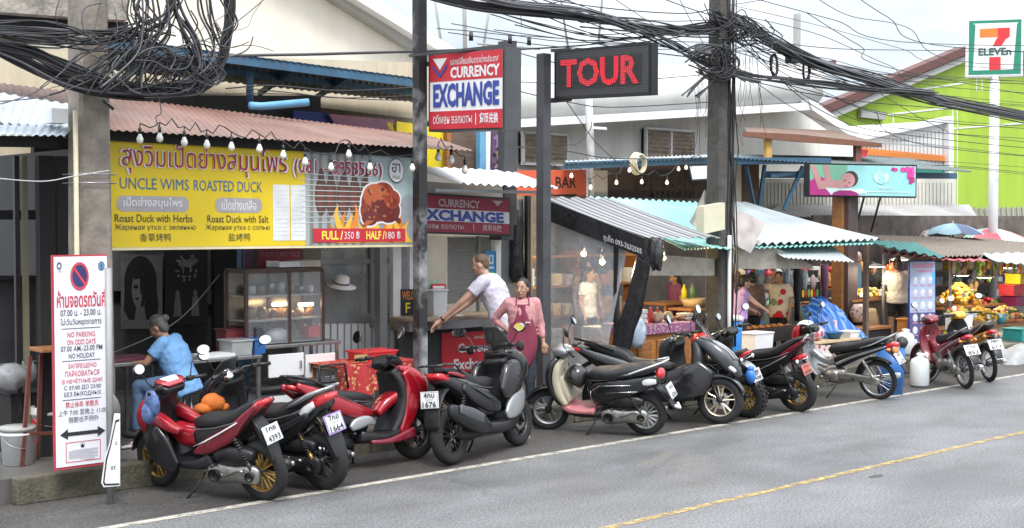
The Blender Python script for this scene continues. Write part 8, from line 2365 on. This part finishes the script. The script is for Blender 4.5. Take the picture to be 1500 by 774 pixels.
# banana stem / hanging bunches
for px,py,cc_,lb in ((1424,425,mat('dry stalk',(.38,.26,.12),.8,var=.3),'dry yellow brown bunch hanging in the fruit market'),(1438,390,FRUIT_G,'green bunch hanging under the red awning'),(1303,398,mat('orange balloon',(.7,.13,.03),.45),'orange red round lantern near the cream T-shirt')):
 q=at(px,py,14.2);m=MB();m.mat(0,True)
 for k in range(14):m.ball(q+V(random.gauss(0,.07),random.gauss(0,.05),random.gauss(0,.1 if px != 1303 else .05)),(.06,.05,.09),8)
 m.tube([q+V(0,0,.1),q+V(0,0,.25)],.008,5)
 o=m.build('hanging_bunch',cc_);tag(o,lb,'bunch')
LAMPM=mat('lamp dish',(.6,.55,.4),.5)
for k,(px,py,Y,lb) in enumerate(((1284,390,13.6,'lit dish lamp above the dark fruit counter'),(1318,380,13.8,'lit dish lamp above the woman in the cream T-shirt'),(1408,403,13.7,'lit dish lamp right of the menu board'),(1442,406,13.7,'lit dish lamp above the yellow mango heap'),(1478,392,13.6,'lit dish lamp above the yellow crate'))):
 q=at(px,py,Y);t=thing('dish_lamp',lb,'lamp',q)
 m=MB();m.mat(0,True);m.lathe([(.001,.05),(.05,.045),(.2,.0),(.2,-.008),(.19,-.006),(.05,.03),(.001,.035)],24,None,q);m.build('shade',LAMPM,t)
 m=MB();m.mat(0,True);m.ball(q+V(0,0,-.004),(.17,.17,.022),16);m.build('bulb',COOL,t)
 m=MB();m.mat(0,True);m.tube([q+V(0,0,.05),q+V(0,0,.16)],.004,5);m.build('cord',BLK,t)
 l=bpy.data.lights.new('lamp_light','POINT');l.energy=7;l.color=(1,.88,.68);l.shadow_soft_size=.15
 lo=bpy.data.objects.new('lamp_light',l);COL.objects.link(lo);lo.location=q+V(0,0,-.1)
# covered heap at the lower right
def cover(name,label,px,py,Y,w_,d,h,m_):
 q=at(px,py,Y);m=MB();m.mat(0,True);nx_,ny_=26,16;vs=[]
 for j in range(ny_+1):
  for i in range(nx_+1):
   u_,v_=i/nx_*2-1,j/ny_*2-1
   f=max(0,1-max(abs(u_),abs(v_))**3)**.6
   vs.append(V(q.x+u_*w_/2*(1+.1*noise.noise(V(u_*3,v_*3,px))),Y+v_*d/2,q.z+h*f*(1+.35*noise.noise(V(u_*2.2,v_*2.2,px+2)))+.02*noise.noise(V(u_*8,v_*8,1))))
 m.add(vs,[(j*(nx_+1)+i,j*(nx_+1)+i+1,(j+1)*(nx_+1)+i+1,(j+1)*(nx_+1)+i) for j in range(ny_) for i in range(nx_)])
 o=m.build(name,m_);tag(o,label,'cover');return o
g0=gr(1490,548)
cover('grey_tarpaulin','grey tarpaulin covering goods at the kerb on the far right',1492,532,11.7,1.9,.8,.3,mat('grey tarp',(.3,.31,.31),.45,var=.15,bump=.4,bscale=8)).location.z=0
cover('black_tarpaulin','black sheet spread below the grey tarpaulin on the far right',1492,551,11.35,2.1,.7,.16,DT)
# ------------------------------------------------------------------ festoon bulbs
def festoon(pts,Y,label,grp,clabel,lit,sup=None,r=.042):
 cab=[]
 for i,(x,y) in enumerate(pts):
  q=at(x,y,Y)
  t=thing('festoon_bulb',label,'bulb',q,0,grp)
  m=MB();m.mat(0,True);m.lathe([(.001,-r*1.15),(r*.7,-r*.9),(r,-r*.2),(r*.92,r*.4),(r*.5,r*1.3),(r*.42,r*1.7),(.001,r*1.7)],16,None,q);m.build('glass',lit,t)
  m=MB();m.mat(0,True);m.tube([q+V(0,0,r*1.5),q+V(0,0,r*3.2)],[r*.45,r*.5],10);m.tube([q+V(0,0,r*3),q+V(0,0,r*3.2+.05)],.006,6);m.build('socket',BLK,t)
  top=q+V(0,0,r*3.2+.05)
  if cab:
   p=cab[-1]
   for f in (.25,.5,.75):cab.append(p.lerp(top,f)+V(0,0,random.choice((-.05,.06,-.03))*math.sin(PI*f)))
  cab.append(top)
 m=MB();m.mat(0,True);m.tube(cab,.007,6);o=m.build('festoon_cable',CABLE);tag(o,clabel,'cable')
festoon([(205,205),(234,203),(270,209),(303,213),(339,216),(380,219),(415,228),(447,238),(485,246),(511,227),(542,246),(604,247)],12.35,'white festoon bulb hanging in front of the yellow banner','festoon bulbs along the banner','black festoon cable looping along the reddish awning edge',BULB,r=.036)
festoon([(642,231),(661,235),(681,250)],12.6,'white festoon bulb hanging beside the black post over the tin awning','festoon bulbs at the exchange sign','short black festoon cable beside the exchange sign',BULB)
festoon([(803,258),(837,258),(865,275),(903,268),(922,250),(940,267),(977,268),(994,248),(1005,246),(1042,244)],15.1,'small lit festoon bulb under the blue roof edge','festoon bulbs under the blue roof edge','black festoon cable under the blue roof edge',mat('lit festoon',(.9,.8,.65),.3,var=0,emit=(1,.8,.55),es=.7),r=.03)
# ------------------------------------------------------------------ overhead cables
def path(pts,Y,jx=0,jy=0,n=6,jd=0.):
 "smooth curve through photo points on the plane Y, each strand with its own offsets"
 ox,oy,od=random.gauss(0,jx),random.gauss(0,jy),random.uniform(-jd,jd)
 P=[at(x+ox+random.gauss(0,jx*.5),y+oy+random.gauss(0,jy*.5),(Y if not isinstance(Y,(list,tuple)) else Y[i])+od) for i,(x,y) in enumerate(pts)]
 out=[]
 for i in range(len(P)-1):
  a,b,c,d=P[max(i-1,0)],P[i],P[i+1],P[min(i+2,len(P)-1)]
  for k in range(n):
   t=k/n
   out.append(.5*(2*b+(c-a)*t+(2*a-5*b+4*c-d)*t*t+(3*b-a-3*c+d)*t**3))
 out.append(P[-1])
 return out
CABM=[CABLE,mat('grey cable',(.09,.09,.1),.5,var=.2),mat('dark cable',(.03,.028,.03),.4)]
def bundle(name,label,specs,cat='cable bundle'):
 m=MB();m.mat(0,True)
 for pts,Y,cnt,jx,jy,r0,r1,jd in specs:
  for k in range(cnt):
   m.mat(random.choice((0,0,1,2))).tube(path(pts,Y,jx,jy,6,jd),random.uniform(r0,r1),5)
 o=m.build(name,CABM);tag(o,label,cat);return o
Y1=11.9
bundle('cable_tangle','huge tangle of black cables around the top of the left concrete pole',[
 ([(-40,62),(40,78),(100,105),(170,128),(230,134),(290,125),(318,98),(330,60),(336,10),(330,-40)],Y1,16,5,5,.008,.016,.12),
 ([(-40,58),(30,88),(90,118),(140,132),(210,136),(280,132),(310,112)],Y1,16,4,5,.012,.02,.12),
 ([(-40,45),(60,52),(140,62),(190,52),(240,30),(262,-20)],Y1-.1,12,6,8,.006,.012,.15),
 ([(-40,52),(80,58),(180,50),(230,70),(262,100),(250,132)],Y1-.1,8,7,8,.006,.012,.15),
 ([(190,128),(200,90),(225,55),(232,20),(226,-40)],Y1-.15,12,12,6,.006,.014,.12),
 ([(150,126),(190,85),(220,45),(205,5),(215,-40)],Y1-.2,9,14,8,.006,.012,.12),
 ([(248,-40),(262,20),(285,60),(296,95),(285,125)],Y1-.1,9,5,6,.008,.018,.1),
 ([(300,-40),(304,20),(318,55),(322,85),(305,110),(260,128)],Y1-.1,7,6,5,.007,.014,.1),
 ([(205,120),(230,95),(262,88),(285,100),(280,125),(250,133),(215,130)],Y1-.18,12,12,9,.005,.01,.1),
 ([(120,105),(160,85),(200,80),(240,95),(230,125)],Y1-.2,8,14,9,.005,.009,.1),
 ([(312,95),(328,108),(318,122),(296,118),(285,105)],Y1-.2,5,6,4,.005,.009,.08),
 ([(315,-20),(335,10),(344,35),(330,55),(322,62)],Y1-.1,6,4,4,.005,.009,.08),
])
m=MB();m.mat(0,True)
for k in range(46):
 x,y=random.uniform(120,320),random.uniform(15,125)
 pts=[]
 a=random.random()*6
 for j in range(5):
  pts.append((x,y));a += random.uniform(-1.1,1.1);x += 26*math.cos(a);y=min(138,y+20*math.sin(a))
 m.mat(random.choice((0,1,1,2))).tube(path(pts,Y1-.2,1,1,5,.14),random.choice((.003,.004,.005,.008)),4)
o=m.build('loose_cable_mesh',CABM);tag(o,'fine loose wires criss-crossing inside the big cable tangle','wires');kind(o,'stuff')
for k,(pts,lb) in enumerate((([(-20,158),(60,130),(130,60),(150,-20)],'thin grey wire slanting over the pale blue roof sheet'),([(-20,150),(80,138),(200,88),(320,50),(420,-30)],'thin grey wire crossing the left cable tangle'),([(-20,260),(60,266),(110,258),(160,250)],'pale wire running level across the left stall'),([(60,545),(170,515),(260,470),(322,402)],'pale cord slanting across the dark restaurant'),([(-20,536),(60,528),(110,518)],'pale cord across the dark counter at the left'),([(232,140),(236,165),(228,172),(234,190)],'thin frayed wire end hanging below the cable tangle'))):
 m=MB();m.mat(0,True);m.tube(path(pts,11.75 if k not in (3,4) else 14.3,n=8),.006,5)
 o=m.build('wire',CABM[1] if k < 2 or k == 5 else mat('pale wire',(.4,.4,.4),.5));tag(o,lb,'wire')
YB2=[11.9,12.0,12.1,12.2,12.2,12.3,12.5]
bundle('cable_bundle','thick black cable bundle sweeping from the top centre to the dark utility pole',[
 ([(560,-30),(680,4),(780,16),(880,30),(960,42),(1030,40),(1080,34)],[11.8,11.9,12.0,12.1,12.2,12.25,12.3],14,3,4,.009,.017,.08),
 ([(620,-30),(740,6),(850,18),(930,42),(985,66),(1030,92),(1050,98)],[11.8,11.9,12.0,12.1,12.2,12.2,12.2],10,4,3,.008,.016,.08),
 ([(850,30),(940,36),(1010,48),(1045,44)],12.1,6,6,4,.006,.012,.1)])
bundle('cable_bundle','thick black cable bundle falling from the dark utility pole to the right edge',[
 ([(1050,20),(1090,36),(1140,66),(1200,92),(1280,118),(1360,143),(1430,158),(1700,212)],[12.2,12.3,12.4,12.6,13,13.5,14,16],22,4,5,.01,.019,.1),
 ([(1060,60),(1110,50),(1160,78),(1230,105),(1300,124)],[12.2,12.3,12.5,12.8,13.1],10,6,6,.008,.015,.1)])
bundle('cable_bundle','lower black cable bundle leaving the utility pole towards the brown gable',[
 ([(1055,100),(1100,112),(1150,117),(1210,124),(1270,132),(1310,132),(1370,138)],[12.15,12.3,12.5,12.7,12.9,13.1,13.3],12,3,3,.008,.015,.08)])
bundle('cable_knot','knot of black cables and closures wrapped around the dark utility pole',[
 ([(1010,80),(1040,70),(1070,80),(1075,100),(1050,110),(1025,98)],12.0,12,7,7,.006,.013,.12),
 ([(1056,70),(1064,85),(1060,104),(1050,90),(1056,72)],11.95,8,4,5,.007,.012,.06),
 ([(1010,138),(1035,115),(1060,104),(1100,118)],12.0,6,5,4,.01,.02,.08),
 ([(1080,40),(1095,55),(1110,62),(1120,50),(1105,38)],12.1,12,9,7,.005,.01,.12),
 ([(1030,20),(1060,50),(1090,30),(1110,60)],12.1,8,9,8,.005,.01,.12)])
for k,(x,y,Y) in enumerate(((1134,96,12.45),(1181,103,12.6),(1058,84,12.0))):
 m=MB();m.mat(0,True);c=at(x,y,Y)
 for j in range(9):m.tube([c+V(.085*math.cos(g)+random.gauss(0,.006),random.gauss(0,.01),.17*math.sin(g)+random.gauss(0,.01)) for g in [2*PI*i/16 for i in range(16)]],.011,5,closed=True)
 o=m.build('cable_loop',CABLE);tag(o,('coiled cable loop hanging from the lower bundle, nearer the pole','coiled cable loop hanging where the lower bundle meets the closure box','coiled cable loop on the front of the dark utility pole')[k],'cable loop')
m=MB();c=at(1160,85,12.5);m.box(c,(.22,.14,.18),bev=.03);o=m.build('closure_box',BLK);tag(o,'black cable closure box hanging in the thick bundle','box')
m=MB();c=at(1030,72,12.0);m.box(c,(.25,.12,.14),bev=.02);o=m.build('splice_box',mat('grey splice box',(.2,.2,.21),.5));tag(o,'grey splice box on the left of the dark utility pole','box')
# spans across the sky and along the houses
SP=[([(760,14),(900,-10),(1010,-30)],12),([(640,-20),(820,14),(960,30),(1045,30)],12.1),([(700,-20),(860,10),(1000,20),(1050,12)],12.2),([(900,-30),(1000,10),(1050,24)],12.3),
  ([(1060,10),(1180,-10),(1260,-30)],12.3),([(1070,6),(1200,38),(1320,72),(1420,98),(1800,118)],13),([(1075,-10),(1220,30),(1360,64),(1800,67)],13.2),([(1160,-30),(1240,20),(1330,40),(1430,92),(1800,92)],13.5),
  ([(1080,20),(1200,50),(1300,92),(1400,126),(1800,148)],13.5),([(1220,-30),(1300,25),(1400,70),(1800,85)],14),([(1180,20),(1260,70),(1340,112),(1800,192)],14),
  ([(1290,140),(1380,190),(1450,205),(1800,240)],16),([(1280,160),(1380,215),(1800,246)],16),([(1340,235),(1430,238),(1800,268)],16.2),([(1345,245),(1440,244),(1800,288)],16.2),([(1380,250),(1450,250),(1800,297)],16.3),
  ([(745,120),(840,122),(930,118),(1050,108)],14),([(745,132),(830,150),(900,158),(1050,150)],14),([(740,70),(850,100),(960,118)],14.2),([(830,150),(870,205),(905,240)],14.2),([(790,200),(840,215),(865,195),(868,180)],14.4),([(745,215),(830,222),(900,232),(1040,232)],14.4),
  ([(360,128),(430,135),(500,142),(612,138)],13.6),([(300,140),(420,140),(520,148),(612,150)],13.6),([(330,132),(400,128),(500,135),(612,130)],13.6)]
for k in range(16):
 x0,y0=random.uniform(640,1000),random.uniform(-30,60)
 SP.append(([(x0,y0),((x0+1050)/2,(y0+60)/2+random.uniform(4,30)),(1050,random.uniform(20,110))],[11.9+random.random()*.6,12.2,12.2]))
for k in range(14):
 y1=random.uniform(60,250)
 SP.append(([(1056,random.uniform(10,110)),(1200,y1*.5+random.uniform(30,60)),(1380,y1*.85+random.uniform(10,30)),(1750,y1+20)],[12.2,12.8,14,16.5]))
for pts,Y in SP:
 m=MB();m.mat(0,True);m.tube(path(pts,Y,1,1.5,8),random.uniform(.005,.009),5)
 o=m.build('cable',CABLE);tag(o,'thin black cable strung across the sky and house fronts','cable','thin overhead cables')
for k in range(26):
 x=random.choice((random.uniform(1015,1045),random.uniform(1075,1120)))
 y0=random.uniform(60,130);L=random.uniform(40,130)
 m=MB();m.mat(0,True);m.tube(path([(x,y0),(x+random.gauss(0,5),y0+L*.5),(x+random.gauss(0,6),y0+L)],12.1,0,0,5),.004,4)
 o=m.build('loose_wire',CABLE);tag(o,'thin loose wire dangling beside the dark utility pole','wire','loose wires at the dark utility pole')
for k,(x,y) in enumerate(((690,53),(747,58),(775,60))):
 t=thing('string_light',('small dark lamp holder on the wire over the exchange sign','small dark lamp holder on the wire right above the sign corner','small dark lamp holder on the wire left of the red-lettered screen')[k],'lamp',at(x,y,12.9));q=at(x,y,12.9)
 m=MB();m.mat(0,True);m.tube([q+V(0,0,-.06),q+V(0,0,.05)],[.03,.026],10);m.build('holder',BLK,t)
m=MB();m.mat(0,True);m.tube(path([(640,42),(690,46),(747,52),(775,53),(840,58),(950,66)],12.9,n=6),.006,5);o=m.build('lamp_wire',CABLE);tag(o,'thin wire carrying dark lamp holders over the exchange sign','wire')
m=MB();m.mat(0,True);m.tube(path([(757,73),(860,66),(935,55),(960,62)],12.6,n=6),.012,6);o=m.build('thick_cable',CABLE);tag(o,'thick black cable running over the red-lettered screen','cable')
